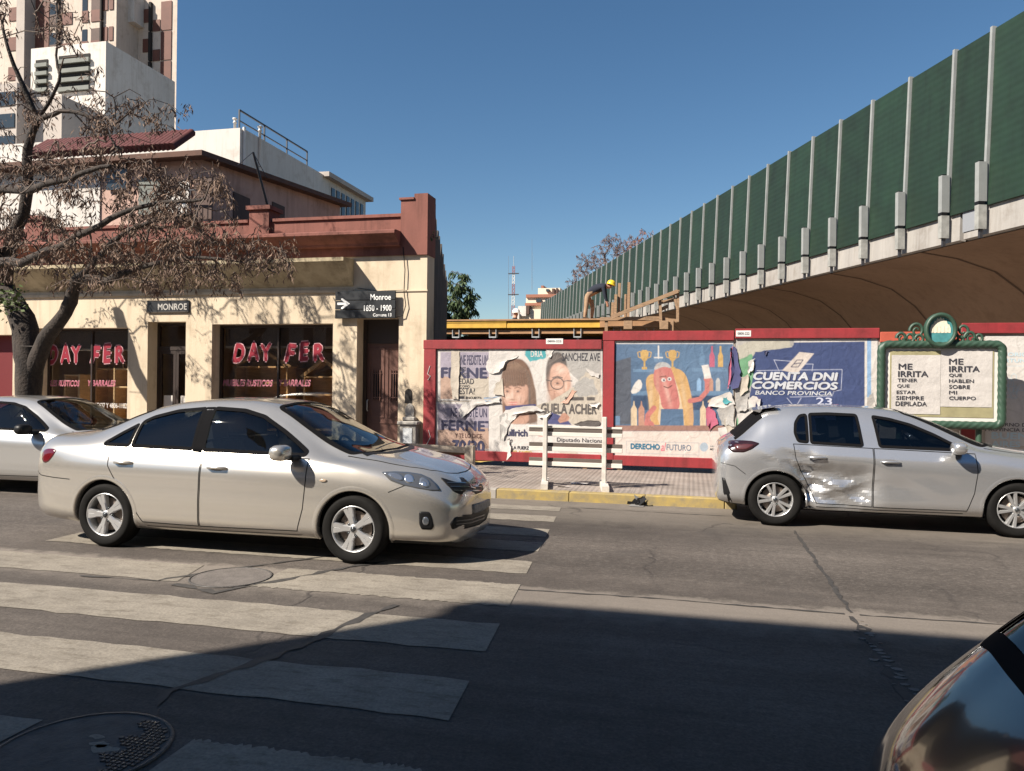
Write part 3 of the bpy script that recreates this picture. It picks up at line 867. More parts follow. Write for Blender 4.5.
# furniture in the shop windows
m_pine = mat('varnished_pine', (0.50, 0.29, 0.13), 0.5, var=0.3, vscale=5, streak=(1, 1, 5))
m_pine2 = mat('pale_pine', (0.64, 0.44, 0.24), 0.55, var=0.25, vscale=5, streak=(1, 1, 5))
def shelf_unit(x, y, w, h, n, label, gable=False, m=None, dpt=.35):
    m = m or m_pine
    t = thing('shelf_unit', (x, y, PAVE_Z + .02), label, 'shelf', 'furniture on show in the shop windows')
    z0 = PAVE_Z + .02
    for s_ in (0, w - .04):
        b = MB(); b.box(x + s_, y, z0, x + s_ + .04, y + dpt, z0 + h); b.build('side_panel', m, t)
    for k in range(n + 1):
        b = MB(); zz = z0 + .12 + (h - .16) * k / n
        b.box(x + .04, y + .01, zz, x + w - .04, y + dpt - .01, zz + .035); b.build('shelf', m, t)
    b = MB(); b.box(x + .04, y + dpt - .01, z0 + .1, x + w - .04, y + dpt, z0 + h); b.build('back_panel', m_pine, t)
    if gable:
        b = MB(); b.prism([(x - .08, y + .0, z0 + h), (x + w/2, y, z0 + h + .38), (x + w + .08, y, z0 + h), (x + w, y, z0 + h - .04), (x + w/2, y, z0 + h + .3), (x, y, z0 + h - .04)], (0, dpt, 0)); b.build('gable', m, t)
    return t
shelf_unit(-9.45, 14.58, 1.25, 1.82, 5, 'pine dresser with a gabled top at the left of the second shop window', True)
shelf_unit(-7.85, 14.58, .9, 1.62, 4, 'house-shaped pine shelf unit at the right of the second shop window', True)
shelf_unit(-8.35, 15.2, 1.4, 2.2, 5, 'tall pine bookcase deep inside behind the second shop window', False)
shelf_unit(-13.25, 14.95, 0.75, 2.15, 5, 'tall pine bookcase behind the left shop window', False)
shelf_unit(-12.45, 14.58, 0.75, 1.75, 4, 'low pale pine shelf unit behind the left shop window', False, m_pine2)
shelf_unit(-13.75, 14.58, 0.42, 1.6, 2, 'narrow pine stand behind the tree in the left shop window', False, m_pine2)
def table(x, y, w, d, h, label):
    t = thing('pine_table', (x, y, PAVE_Z + .02), label, 'table', 'furniture on show in the shop windows')
    z0 = PAVE_Z + .02
    b = MB(); b.bbox(x, y, z0 + h - .04, x + w, y + d, z0 + h, 0.008); b.build('table_top', m_pine2, t)
    for (a, c) in ((.04, .04), (w - .1, .04), (.04, d - .1), (w - .1, d - .1)):
        b = MB(); b.box(x + a, y + c, z0, x + a + .06, y + c + .06, z0 + h - .04); b.build('leg', m_pine2, t)
table(-9.4, 15.2, 1.0, .6, .95, 'pale pine table in the second shop window under the lettering')
table(-7.3, 15.9, .6, .5, .9, 'small pine side table at the right end of the second shop window')

# ================================================================== BUILDINGS BEHIND
m_bwhite = mat('white_render', (0.60, 0.56, 0.515), 0.9, var=0.10, vscale=0.25, grime=.16)
m_bcream = mat('tower_cream', (0.54, 0.46, 0.39), 0.9, var=0.08, vscale=0.2, grime=.15)
m_bbrown = mat('tower_brown_panel', (0.13, 0.048, 0.032), 0.7, var=0.25, vscale=0.5)
m_bgrey = mat('grey_render', (0.42, 0.37, 0.33), 0.9, var=0.15, vscale=0.3)
m_pink = mat('pink_render', (0.50, 0.33, 0.27), 0.9, var=0.15, vscale=0.6, grime=.25)
m_tile = mat('red_roof_tile', (0.085, 0.018, 0.016), 0.8, var=0.3, vscale=3)
m_wglass = mat('far_window_glass', (0.035, 0.045, 0.055), 0.08)
m_shutter = mat('dark_shutter', (0.075, 0.04, 0.03), 0.7, var=0.2)
m_railm = mat('rail_blue_grey', (0.025, 0.03, 0.04), 0.5)
m_slate = mat('grey_green_panel', (0.16, 0.17, 0.15), 0.7, var=0.2, vscale=1)
def win(parent, x0, y0, x1, y1, Y, m=None, fr=True, name='window', d=0.06):
    a, c = zbox(x0, y0, x1, y1, Y)
    b = MB(); b.box(a.x, Y - d, c.z, c.x, Y - .01, a.z)
    return b.build(name, m or m_wglass, parent)
# pink house with the brown eave and the red tiled front roof
hs = thing('pink_house', (-15, 18.4, 0), 'pink house with brown eaves and red tiled roof above the shop parapet', 'building')
HX = -13.0
def onX(px, py, X): return PXX(px, py, X)
e0, e1 = onX(197, 157, HX), onX(340, 206, HX)
b = MB()
b.add([(HX, 18.4, 0.1), (HX, e1.y, 0.1), (HX, e1.y, e1.z), (HX, 18.4, e0.z), (-28, 18.4, 0.1), (-28, e1.y, 0.1), (-28, e1.y, e1.z), (-28, 18.4, e0.z)],
      [(0, 1, 2, 3), (4, 0, 3, 7), (5, 4, 7, 6), (1, 5, 6, 2)])
b.build('wall', m_pink, hs)
b = MB(); b.box(-28, 18.36, 0.2, -16.2, 18.395, 7.6); b.build('front_render', m_bwhite, hs)
b = MB()
b.add([(HX + .35, 17.9, e0.z - .05), (HX + .35, e1.y + .3, e1.z + .02), (HX + .35, e1.y + .3, e1.z + .16), (HX + .35, 17.9, e0.z + .09), (-28, 17.9, e0.z - .05), (-28, e1.y + .3, e1.z + .02), (-28, e1.y + .3, e1.z + .16), (-28, 17.9, e0.z + .09)],
      [(0, 1, 2, 3), (4, 0, 3, 7), (5, 4, 7, 6), (1, 5, 6, 2), (3, 2, 6, 7), (0, 4, 5, 1)])
b.build('eave', mat('brown_eave', (0.10, 0.045, 0.028), 0.8, var=0.2), hs)
a, c = P(30, 141, 18.0), P(180, 132, 18.0)
rf = None
za_, zb2_ = P(100, 152, 17.9).z, P(100, 139, 18.7).z
for k in range(34):                       # courses of half-round tiles running down the slope
    xx = a.x + (c.x - a.x) * k / 34
    b = MB(); b.tube([(xx, 17.85, za_), (xx, 18.7, zb2_)], 0.11, 7, cap=True)
    b.build('roof_tile', m_tile, hs)
for (q, m_) in (((195, 178, 213, 220), m_shutter), ((140, 178, 165, 215), m_slate), ((108, 165, 128, 190), m_wglass), ((232, 195, 249, 218), m_shutter)):
    if q[0] != 232: win(hs, *q, 18.36, m_)
win(hs, 168, 182, 190, 214, 18.3, M_WHITE, name='balcony_panel')
b = MB()
aa, cc = P(160, 190, 18.0), P(196, 190, 18.0)
b.beam(aa, cc, .03, .04)
for k in range(8):
    q = aa.lerp(cc, k / 7); b.beam(q, q - Vector((0, 0, .9)), .015, .015)
b.build('balcony_rail', M_DARKMETAL, hs)
for (pxa, pxb, ya, yb) in ((233, 249, 190, 222), (272, 284, 200, 215)):
    q0, q1 = onX(pxa, ya, HX), onX(pxb, yb, HX)
    b = MB(); b.box(HX + .005, q0.y, q0.z - 1.1, HX + .03, q1.y, q0.z - .05); b.build('window', m_shutter, hs)
b = MB(); q = onX(268, 207, HX + 1.2); t0 = onX(253, 152, HX + 1.2)
b.tube([q, t0], .035, 5); b.tube([t0, onX(267, 178, HX + 1.2)], .01, 4); b.tube([t0, onX(238, 165, HX + 1.2)], .01, 4); b.build('roof_pole', M_DARKMETAL, hs)

# white block with the roof railing
wb = thing('white_building', (-19.2, 30, 0), 'plain white block with a roof railing and vent pipes behind the pink house', 'building')
WX = -19.2
q0, q1 = onX(240, 131, WX), onX(323, 173, WX)
Ya, Yb, Zt = q0.y, q1.y, (q0.z + q1.z)/2
b = MB(); b.box(-34, Ya, 0, WX, Yb, Zt); b.build('wall', m_bwhite, wb)
b = MB(); b.box(WX + .003, Ya + .3, Zt - .02, WX - .6, Yb, Zt + .06); b.build('coping', m_bwhite, wb)
b = MB(); b.tube([(WX + .05, Ya + .25, 3), (WX + .05, Ya + .25, Zt + .1)], .07, 6); b.build('downpipe', M_WHITE, wb)
b = MB()
for k in range(4):
    yv = Ya + .4 + (Yb - Ya - 1.6) * k / 3
    b.box(WX - .33, yv - .03, Zt + .05, WX - .27, yv + .03, Zt + .95)
b.box(WX - .33, Ya + .4, Zt + .9, WX - .27, Yb - 1.2, Zt + .97); b.box(WX - .33, Ya + .4, Zt + .45, WX - .27, Yb - 1.2, Zt + .49)
b.build('roof_rail', m_railm, wb)
for (px_, py_) in ((235, 120), (260, 128)):
    q = P(px_, py_, Ya + 1.5)
    b = MB(); b.lathe([(.06, -1.5), (.06, .10), (.09, .11), (.09, .15), (.06, .16), (.06, .26), (.11, .27), (.11, .33), (.0, .34)], q - Vector((0, 0, .25)), (0, 0, 1), 10); b.build('vent_pipe', M_WHITE, wb)
Yc = onX(366, 205, WX).y; Zc = onX(340, 186, WX).z
b = MB(); b.box(-34, Yb + .01, 0, WX - .02, Yc, Zc); b.build('annex_wall', m_bwhite, wb)
b = MB(); b.box(-34, Yb + .01, Zc, WX + .35, Yc + .3, Zc + .25); b.build('annex_eave', m_bgrey, wb)
n = 7
for k in range(n):
    ya_ = Yb + 1.0 + (Yc - Yb - 1.2) * k / n; yb_ = ya_ + (Yc - Yb - 1.2) / n - .25
    b = MB(); b.box(WX - .019, ya_, Zc - 1.9, WX + .03, yb_, Zc - .35); b.build('window', m_wglass, wb)

# mid white block in front of the tower
mb_ = thing('white_apartment_block', (-39, 45, 0), 'white apartment block with dark balconies standing below the brick tower', 'building')
q0 = P(106, 41, 45); MX = q0.x; q1 = onX(175, 76, MX)
b = MB(); b.box(P(31, 56, 45).x, 45, 0, MX, q1.y, q0.z); b.build('wall', m_bwhite, mb_)
for (x0_, x1_, y0_, y1_) in ((59, 90, 55, 92), (36, 48, 60, 93)):
    fr = win(mb_, x0_, y0_, x1_, y1_, 45, M_VOID, d=0.05)
    for k in range(4):
        yt = y0_ + (y1_ - y0_) * (k + .45) / 4
        a_, c_ = zbox(x0_, yt, x1_, yt + (y1_ - y0_)/9, 44.9)
        b = MB(); b.box(a_.x, 44.75, c_.z, c_.x, 44.93, a_.z); b.build('balcony_slab', m_slate, fr)
win(mb_, 79, 128, 89, 136, 45, M_VOID)
gb_ = thing('grey_apartment_block', (-46, 40, 0), 'grey rendered block with strip windows at the left picture edge', 'building')
q0 = P(0, 84, 40); q1 = P(17, 84, 40)
b = MB(); b.box(q0.x - 12, 40, 0, q1.x, 47, q0.z); b.build('wall', m_bgrey, gb_)
for (yy0, yy1) in ((92, 106), (114, 128), (136, 150)):
    win(gb_, 0, yy0, 15, yy1, 40, m_wglass)
q = P(30, 100, 42)
b = MB(); b.box(q1.x + .01, 41, 0, P(62, 90, 41).x, 46, P(40, 97, 41).z); b.build('side_wing', m_bgrey, gb_)

# the tall tower
tw = thing('apartment_tower', (-60, 62, 0), 'tall cream apartment tower with brown brick panels at upper left', 'building')
TY = 62.0
xa, xb = P(-60, 50, TY).x, P(116, 50, TY).x
TYb = onX(138, 50, xb).y
TH2 = P(100, -14, TY).z
b = MB(); b.prism([(xa, TY, 0), (xb, TY, 0), (xb, TYb + .5, 0), (xb - 8, TYb + 10, 0), (xa, TYb + 10, 0)], (0, 0, TH2)); b.build('wall', m_bcream, tw)
xr = P(177, 30, TYb).x
b = MB(); sk = 10 * math.tan(R(38)); b.prism([(xb + .01, TYb, 0), (xr, TYb, 0), (xr - sk, TYb + 10, 0), (xb - sk, TYb + 10, 0)], (0, 0, TH2)); b.build('rear_wing', m_bcream, tw)
b = MB(); q = P(130.5, 24, TYb - 1); q2 = P(137, 24, TYb - 1); b.box(q.x, TYb - 1.4, q.z, q2.x, TYb - .01, TH2); b.build('stair_fin', m_bwhite, tw)
b = MB(); q = P(27, 20, TY); q2 = P(35, 20, TY); b.box(q.x, TY - 1.2, 0, q2.x, TY - .01, TH2); b.build('pier', m_bgrey, tw)
FLOOR = 2.9
z_lo = 24.0
def column(Y, x0, x1, mode, m, parent=tw, dd=.08):
    a, c = P(x0, 60, Y), P(x1, 60, Y)
    z = z_lo; k = 0
    while z < TH2 - 3:
        if mode == 'full': z0_, z1_ = z + .06, z + FLOOR - .06
        elif mode == 'low': z0_, z1_ = z + .05, z + 1.15
        elif mode == 'alt': z0_, z1_ = z + 1.0, z + 2.3
        elif mode == 'slab': z0_, z1_ = z - .1, z + .12
        b = MB(); b.box(a.x, Y - dd, z0_, c.x, Y - .006, z1_)
        b.build('panel' if m is m_bbrown else 'window', m, parent)
        z += FLOOR; k += 1
column(TY, 35.5, 49, 'full', m_bbrown)
column(TY, 61, 72, 'low', m_bbrown)
column(TY, 50, 57, 'low', m_shutter)
column(TY, 50, 57, 'alt', m_wglass, dd=.05)
column(TY, 82, 88, 'low', m_bbrown)
column(TY, 82, 87, 'alt', m_wglass, dd=.05)
column(TY, 91, 101, 'low', m_bbrown)
column(TY, 91, 100, 'alt', m_shutter, dd=.05)
column(TY, 103, 107.5, 'alt', m_bbrown)
column(TY, 109, 113, 'alt', m_bbrown)
column(TY, 9, 24, 'alt', m_bbrown)
column(TY, 101.5, 103, 'full', M_VOID, dd=.3)
column(TY, 58, 60, 'full', M_VOID, dd=.3)
column(TYb, 143, 149.5, 'alt', m_bbrown)
column(TYb, 150, 152.3, 'full', M_VOID, dd=.3)
column(TYb, 153, 160, 'low', m_bbrown)
column(TYb, 161, 171.5, 'full', m_bbrown)

# far cream building beyond the works, and masts
fb = thing('stepped_apartment_block', (-30, 110, 0), 'distant cream stepped apartment block with brown bands beyond the formwork deck', 'building')
FBY = 110
m_band = mat('brown_band', (0.30, 0.13, 0.085), 0.9)
def fbox(x0, y0, x1, y1, yoff, m, nm):
    a, c = zbox(x0, y0, x1, y1, FBY + yoff)
    b = MB(); b.box(a.x, FBY + yoff, c.z, c.x, FBY + yoff + 8, a.z); return b.build(nm, m, fb)
m_fcream = mat('far_cream', (0.72, 0.60, 0.46), 0.9)
fbox(513, 309, 570, 345, 0, m_fcream, 'wall'); fbox(526, 297, 561, 309.2, 1.5, m_fcream, 'wall'); fbox(538, 288, 560, 297.2, 3, m_fcream, 'wall')
fbox(526, 294.2, 559.5, 297.3, 1.2, m_band, 'band'); fbox(525, 302.8, 553, 305.4, 1.0, m_band, 'band'); fbox(518, 306, 526, 316, -.4, m_bwhite, 'wall'); fbox(526.5, 305.5, 529, 314, -.6, m_shutter, 'window'); fbox(544.5, 305.5, 548, 314, -.6, m_shutter, 'window')
fbox(552, 288.5, 554.5, 294, 2.5, m_shutter, 'window'); fbox(556, 288, 557.5, 294, 2.5, m_shutter, 'window'); fbox(536, 299, 541, 302, 1.2, m_wglass, 'window'); fbox(545, 299, 548, 301.5, 1.2, m_wglass, 'window'); fbox(546, 289, 549, 291.5, 2.4, m_wglass, 'window')
fbox(541, 285.5, 543.5, 288.2, 3, m_band, 'tank'); fbox(512.5, 313, 519, 320, -1, m_bwhite, 'wall')
def mast(px_, y0_, y1_, Y, w, lattice, label):
    a, c = P(px_, y0_, Y), P(px_, y1_, Y)
    t = thing('antenna_mast', (a.x, Y, 0), label, 'mast', 'antenna masts on the skyline')
    if lattice:
        n = 14; mr = mat('mast_red', (0.28, 0.09, 0.08), 0.7); 
        for k in range(n):
            z0_, z1_ = c.z + (a.z - c.z)*k/n, c.z + (a.z - c.z)*(k+1)/n
            b = MB(); ww = w * (1 - .35 * k / n)
            for s_ in (-1, 1): b.tube([(a.x + s_*ww, Y, z0_), (a.x + s_*ww, Y, z1_)], .045, 4)
            b.tube([(a.x - ww, Y, z0_), (a.x + ww, Y, z1_)], .035, 4); b.tube([(a.x + ww, Y, z0_), (a.x - ww, Y, z1_)], .035, 4)
            b.build('section', mr if (k // 3) % 2 == 0 else M_WHITE, t)
        b = MB(); b.tube([(a.x, Y, a.z), (a.x, Y, a.z + 1.4)], .04, 4); b.build('aerial', M_GALV, t)
        for zz in (.42, .84):
            b = MB(); q = c.z + (a.z - c.z)*zz; b.box(a.x - .75, Y - .1, q, a.x + .75, Y + .1, q + .12); b.build('cross_arm', M_DARKMETAL, t)
    else:
        b = MB(); b.tube([c, a], [w, w*.5], 5); b.build('pole', mat('mast_grey', (.16, .18, .21), .6), t)
        for k in range(1, 4):
            q = c.lerp(a, k / 4)
            b = MB(); b.tube([q, q + Vector((w*9, 0, -abs(w)*30))], w*.2, 3); b.build('guy_wire', M_GALV, t)
mast(513.7, 266, 316, 105, .22, True, 'red and white lattice antenna mast rising beside the far block')
mast(508.5, 256, 320, 125, .045, False, 'thin grey aerial pole just left of the lattice mast')
mast(532, 239, 290, 115, .04, False, 'tall thin grey aerial pole above the far stepped block')

# ================================================================== BUILDING BEHIND THE CAMERA (throws the road shadow)
BX, BY, BH = -10.27, -3.0, 10.86
nb = thing('street_corner_building', (0, BY, 0), 'plain rendered three-storey building on the near side of the street', 'building')
b = MB(); b.box(BX, BY - 14, 0, 60, BY, BH); b.build('wall', m_bcream, nb)
b = MB(); b.box(BX - .12, BY - 14.1, BH - .45, 60, BY + .12, BH - .2); b.build('cornice', m_bcream, nb)
for fl in range(3):
    for k in range(14):
        x = BX + 1.2 + k * 3.2; z = .8 + fl * 3.4
        b = MB(); b.box(x, BY - .02, z, x + 1.3, BY + .05, z + 2.0); w_ = b.build('window', m_shutter, nb)
        b = MB(); b.box(x + .08, BY + .04, z + .08, x + 1.22, BY + .07, z + 1.92); b.build('pane', m_wglass, w_)

# low building across the side street, facing the shop windows
lw = thing('side_street_building', (-40, BY, 0), 'low two-storey building across the side street on the near side', 'building')
b = MB(); b.box(-75, BY - 40, 0, -28, BY, 7.0); b.build('wall', m_bgrey, lw)
for fl in range(2):
    for k in range(10):
        x = -31.5 - k*3.6; z = .6 + fl*3.4
        b = MB(); b.box(x, BY - .02, z, x + 1.5, BY + .05, z + 2.1); b.build('window', m_shutter, lw)
        y = BY - 2.5 - k*3.6
        b = MB(); b.box(-28.05, y - 1.4, z, -27.96, y, z + 2.1); b.build('window', m_shutter, lw)
eb = thing('side_street_end_building', (-20, -90, 0), 'pale block closing the far end of the side street', 'building')
b = MB(); b.box(-60, -102, 0, 20, -90, 16); b.build('wall', m_bgrey, eb)
for fl in range(4):
    for k in range(12):
        b = MB(); b.box(-50 + k*5, -90.02, 1.2 + fl*3.6, -48 + k*5, -89.95, 3.2 + fl*3.6); b.build('window', m_shutter, eb)
# ================================================================== RAILWAY VIADUCT AND NOISE BARRIER
FWD = Vector((-math.sin(YAW), math.cos(YAW), 0)); RGT = Vector((math.cos(YAW), math.sin(YAW), 0))
KV = 10677.0
def via(zd, off=0.0):           # point on the barrier line at camera depth zd, shifted off metres to the right of it
    lat = (440 - 512) / FPX * zd + KV / FPX
    p = FWD * zd + RGT * lat
    return p + VN * off
VD = (FWD + RGT * ((440 - 512) / FPX)).normalized()
VN = Vector((VD.y, -VD.x, 0))
GRADE = 0.0259
def wall_z(zd): return 6.46 + GRADE * (zd - 20.94)
BAR_H = 4.45
STEP = 0.1865e-3 * KV
ZP = [20.94 + i * STEP for i in range(0, 44)]
ZP = [20.94 - 0.72 * STEP - i * STEP for i in range(8, -1, -1)] + ZP
m_via = mat('viaduct_concrete', (0.36, 0.34, 0.315), 0.9, col2=(0.27, 0.253, 0.235), vscale=0.7, bump=0.1, bscale=20, streak=(2.5, 2.5, 0.25), detail=8, grime=.2)
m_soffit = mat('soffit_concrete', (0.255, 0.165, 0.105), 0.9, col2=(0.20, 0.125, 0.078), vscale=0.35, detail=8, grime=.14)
vd = thing('railway_viaduct', via(30), 'curved-soffit concrete railway viaduct passing behind the hoarding', 'viaduct')
def section(zd):
    w = wall_z(zd)
    return [(0.0, w - 0.02), (-0.02, w - 0.80), (0.12, w - 0.85), (1.2, w - 1.0), (2.4, w - 1.35), (3.3, w - 1.95), (3.9, w - 2.6), (4.5, w - 2.95), (9, w - 2.95), (9.6, w - 2.6), (13, w - 0.85), (13, w - .02)]
def loft(zs, idx, name, m, smooth):
    b = MB(); vs = []
    for zd in zs:
        s_ = section(zd)
        for k in idx:
            p = via(zd, s_[k][0]); vs.append((p.x, p.y, s_[k][1]))
    nn = len(idx); fs = []
    for i in range(len(zs) - 1):
        for k in range(nn - 1):
            fs.append((i*nn + k, (i+1)*nn + k, (i+1)*nn + k + 1, i*nn + k + 1))
    b.add(vs, fs, 0, smooth)
    return b.build(name, m, vd)
allz = [ZP[0] + (ZP[-1] - ZP[0]) * k / 60 for k in range(61)]
loft(allz, [0, 11], 'deck', m_via, False)
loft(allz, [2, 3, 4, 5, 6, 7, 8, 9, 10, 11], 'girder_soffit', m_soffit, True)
# edge beam in lengths with open joints
for (za, zb_) in [(ZP[0], 20.94 - .26 * STEP)] + [(20.94 - .18 * STEP + k * 20, 20.94 - .18 * STEP + k * 20 + 19.9) for k in range(5)]:
    b = MB(); vs = []
    for zd in (za, zb_):
        w = wall_z(zd)
        for (o, z) in ((-.01, w - .03), (-.03, w - .80), (.14, w - .83), (.25, w - .5), (.25, w - .03)):
            p = via(zd, o); vs.append((p.x, p.y, z))
    b.add(vs, [(0, 5, 6, 1), (1, 6, 7, 2), (2, 7, 8, 3), (3, 8, 9, 4), (4, 9, 5, 0), (0, 1, 2, 3, 4), (9, 8, 7, 6, 5)])
    b.build('edge_beam', m_via, vd)
# ribs: cross joints between girder segments, standing slightly proud of the soffit
for k in range(12):
    zd = 12 + k * 5.2
    b = MB(); s_ = section(zd); vs = []
    for (o, z) in s_[2:9]:
        for dz_ in (-.05, .05):
            p = via(zd + dz_, o); vs.append((p.x, p.y, z - .012))
    b.add(vs, [(2*i, 2*i+1, 2*i+3, 2*i+2) for i in range(6)], 0, True)
    b.build('segment_joint', mat('joint_stain', (0.085, 0.05, 0.032), 0.95), vd)
# piers and the infill wall below
b = MB()
for (za, zb_) in ((16, 110),):
    pa, pb = via(za, 6.2), via(zb_, 6.2)
    b.add([(pa.x, pa.y, 0), (pb.x, pb.y, 0), (pb.x, pb.y, wall_z(zb_) - 2.9), (pa.x, pa.y, wall_z(za) - 2.9)], [(0, 1, 2, 3)])
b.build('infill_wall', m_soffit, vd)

nbz = thing('noise_barrier', via(30) + Vector((0, 0, wall_z(30))), 'tall dark green noise barrier with grey posts along the viaduct edge', 'noise barrier')
def panel_material():
    m = mat('barrier_green', (0.010, 0.030, 0.016), 0.6, col2=(0.007, 0.020, 0.012), vscale=1.2, grime=.2)
    nt = m.node_tree; L = nt.links.new
    wv = nt.nodes.new('ShaderNodeTexWave'); wv.bands_direction = 'Z'; wv.inputs['Scale'].default_value = 1.6; wv.inputs['Distortion'].default_value = 0.15
    geo = nt.nodes.new('ShaderNodeNewGeometry'); L(geo.outputs['Position'], wv.inputs['Vector'])
    bp = nt.nodes.new('ShaderNodeBump'); bp.inputs['Strength'].default_value = 0.12; bp.inputs['Distance'].default_value = 0.03
    L(wv.outputs['Fac'], bp.inputs['Height']); L(bp.outputs[0], nt.nodes['Principled BSDF'].inputs['Normal'])
    return m
m_green = panel_material()
LEAN = 0.16
def tinted(f):
    m = m_green.copy(); r_ = [n for n in m.node_tree.nodes if n.type == 'VALTORGB'][0].color_ramp.elements
    for e in r_: e.color = (e.color[0]*f, e.color[1]*f, e.color[2]*f, 1)
    return m
m_greens = [m_green, tinted(1.12), tinted(.9)]
m_post = mat('barrier_post', (0.26, 0.27, 0.265), 0.6, var=0.15, vscale=2)
for i in range(len(ZP) - 1):
    za, zb_ = ZP[i] + .06, ZP[i+1] - .06
    b = MB(); vs = []
    for zd in (za, zb_):
        w = wall_z(zd)
        for (o, z) in ((-.10, w - .09), (-.10 + LEAN, w + BAR_H - .06), (.0 + LEAN, w + BAR_H - .06), (.0, w - .09)):
            p = via(zd, o); vs.append((p.x, p.y, z))
    b.add(vs, [(0, 4, 5, 1), (1, 5, 6, 2), (2, 6, 7, 3), (3, 7, 4, 0), (0, 1, 2, 3), (7, 6, 5, 4)])
    b.build('panel', m_greens[(i*7) % 3], nbz)
for zd in ZP:
    w = wall_z(zd)
    b = MB()
    p0_, p1_ = via(zd, -.11), via(zd, -.11 + LEAN)
    b.beam((p0_.x, p0_.y, w + .05), (p1_.x, p1_.y, w + BAR_H), .085, .12, up=VN)
    po = b.build('post', m_post, nbz)
    b = MB()
    q = via(zd, -.24)
    b.beam((q.x, q.y, w + .0), (q.x, q.y, w + 1.0), .15, .22, up=VN); b.build('bracket', m_post, po)
    b = MB(); b.beam((q.x, q.y, w - .70), (q.x, q.y, w - .09), .15, .22, up=VN); b.build('base_bracket', mat('bracket_weathered', (0.30, 0.30, 0.28), 0.75, var=0.3, vscale=5), po)
    b = MB(); q2 = via(zd, -.27)
    b.beam((q2.x, q2.y, w - .085), (q2.x, q2.y, w - .005), .15, .16, up=VN); b.beam((q2.x, q2.y, w + 1.003), (q2.x, q2.y, w + 1.03), .12, .12, up=VN); b.build('bolt_pocket', M_BLACK, po)
    b = MB(); b.beam((q.x, q.y, w - .92), (q.x, q.y, w - .705), .07, .08, up=VN); b.build('drip', M_DARKMETAL, po)
# joint cover plate by the expansion joint
b = MB(); pa, pb = via(20.94 - .25 * STEP, -.05), via(20.94 - .62 * STEP, -.05)
b.add([(pa.x, pa.y, wall_z(20.5) - .62), (pb.x, pb.y, wall_z(20) - .62), (pb.x, pb.y, wall_z(20) - .0), (pa.x, pa.y, wall_z(20.5) - .0)], [(0, 1, 2, 3)])
b.build('joint_plate', mat('joint_plate', (0.24, 0.25, 0.27), 0.6), nbz)

# ================================================================== FORMWORK DECK BEYOND THE HOARDING
DY = 26.0
m_h20 = mat('yellow_formwork_beam', (0.56, 0.33, 0.045), 0.6, var=0.2, vscale=3)
m_ply = mat('plywood', (0.36, 0.20, 0.10), 0.8, var=0.25, vscale=3)
dk = thing('formwork_deck', (P(520, 320, DY).x, DY, 0), 'yellow-beamed timber formwork deck on steel props behind the hoarding', 'scaffolding')
zt_ = P(520, 319, DY).z
xa, xb = P(426, 320, DY).x, P(668, 322, DY).x
b = MB(); b.box(xa, DY, zt_ - .05, xb, DY + 9, zt_); b.build('plywood_sheet', m_ply, dk)
for (p_, q_, off) in ((430, 506, 0.0), (506.5, 603, .02)):
    for yy_ in (0, 1.6, 3.2, 4.8):
        b = MB(); x0_, x1_ = P(p_, 320, DY).x, P(q_, 320, DY).x; y_ = DY + .03 + yy_ + off
        b.box(x0_, y_, zt_ - .30, x1_, y_ + .08, zt_ - .25); b.box(x0_, y_ + .02, zt_ - .25, x1_, y_ + .06, zt_ - .11); b.box(x0_, y_, zt_ - .11, x1_, y_ + .08, zt_ - .06)
        b.build('beam', m_h20, dk)
b = MB(); b.box(xa, DY + .15, zt_ - .5, xb, DY + .27, zt_ - .36); b.build('joist', m_ply, dk)
x0_ = P(600, 320, DY).x
b = MB(); b.box(x0_, DY - .05, zt_ - .30, P(658, 320, DY).x, DY + .02, zt_ - .10); b.build('edge_board', m_ply, dk)
for px_ in (455, 492, 535, 577, 617, 650):
    q = P(px_, 330, DY)
    b = MB(); b.tube([(q.x, DY + .2, .12), (q.x, DY + .2, zt_ - .62)], .045, 8); b.box(q.x - .13, DY + .08, zt_ - .64, q.x + .13, DY + .32, zt_ - .60); b.box(q.x - .13, DY + .08, zt_ - .6, q.x - .11, DY + .32, zt_ - .34); b.box(q.x + .11, DY + .08, zt_ - .6, q.x + .13, DY + .32, zt_ - .34)
    b.build('prop', M_GALV, dk)
b = MB(); b.box(xa - 1, DY + 1.2, .1, P(680, 320, DY + 9).x, DY + 1.25, zt_ - .52); b.build('rear_sheeting', mat('dark_sheeting', (0.03, 0.022, 0.018), 0.9), dk)
for k, (px_, h_) in enumerate(((615, .85), (618.5, 1.25), (612, .6), (628, 1.3), (625, .9))):
    q = P(px_, 319, DY + .4 + k*.1)
    b = MB(); b.beam((q.x, q.y, zt_), (q.x + .02, q.y, zt_ + h_), .09, .05); b.build('upright', M_WOOD, dk)
# raking timber guard at the right end
tf = thing('timber_frame', (P(672, 320, 25.5).x, 25.5, 0), 'raw timber trestle and raking plank at the end of the deck', 'timber frame')
Y5 = 25.5
b = MB(); b.beam(P(612, 317, Y5), P(678, 291, Y5), .07, .12); b.build('raking_plank', M_WOOD, tf)
for (a, c) in (((660, 300), (661, 326)), ((678, 290), (677.5, 322)), ((673, 292), (678, 312))):
    b = MB(); b.beam(P(*a, Y5 + .1), P(*c, Y5 + .1), .09, .07); b.build('upright', M_WOOD, tf)
for (a, c) in (((658, 303), (679, 299)), ((658, 311), (668, 306)), ((645, 318.5), (680, 321)), ((600, 319), (665, 318))):
    b = MB(); b.beam(P(*a, Y5 + .2), P(*c, Y5 + .2), .06, .11); b.build('rail', M_WOOD, tf)
for (x_, y_) in ((628, 325), (664, 325)):
    q = P(x_, y_, Y5); b = MB(); b.bbox(q.x - .14, Y5 - .02, q.z - .14, q.x + .14, Y5 + .1, q.z + .14, .01); b.build('block', M_WOOD, tf)
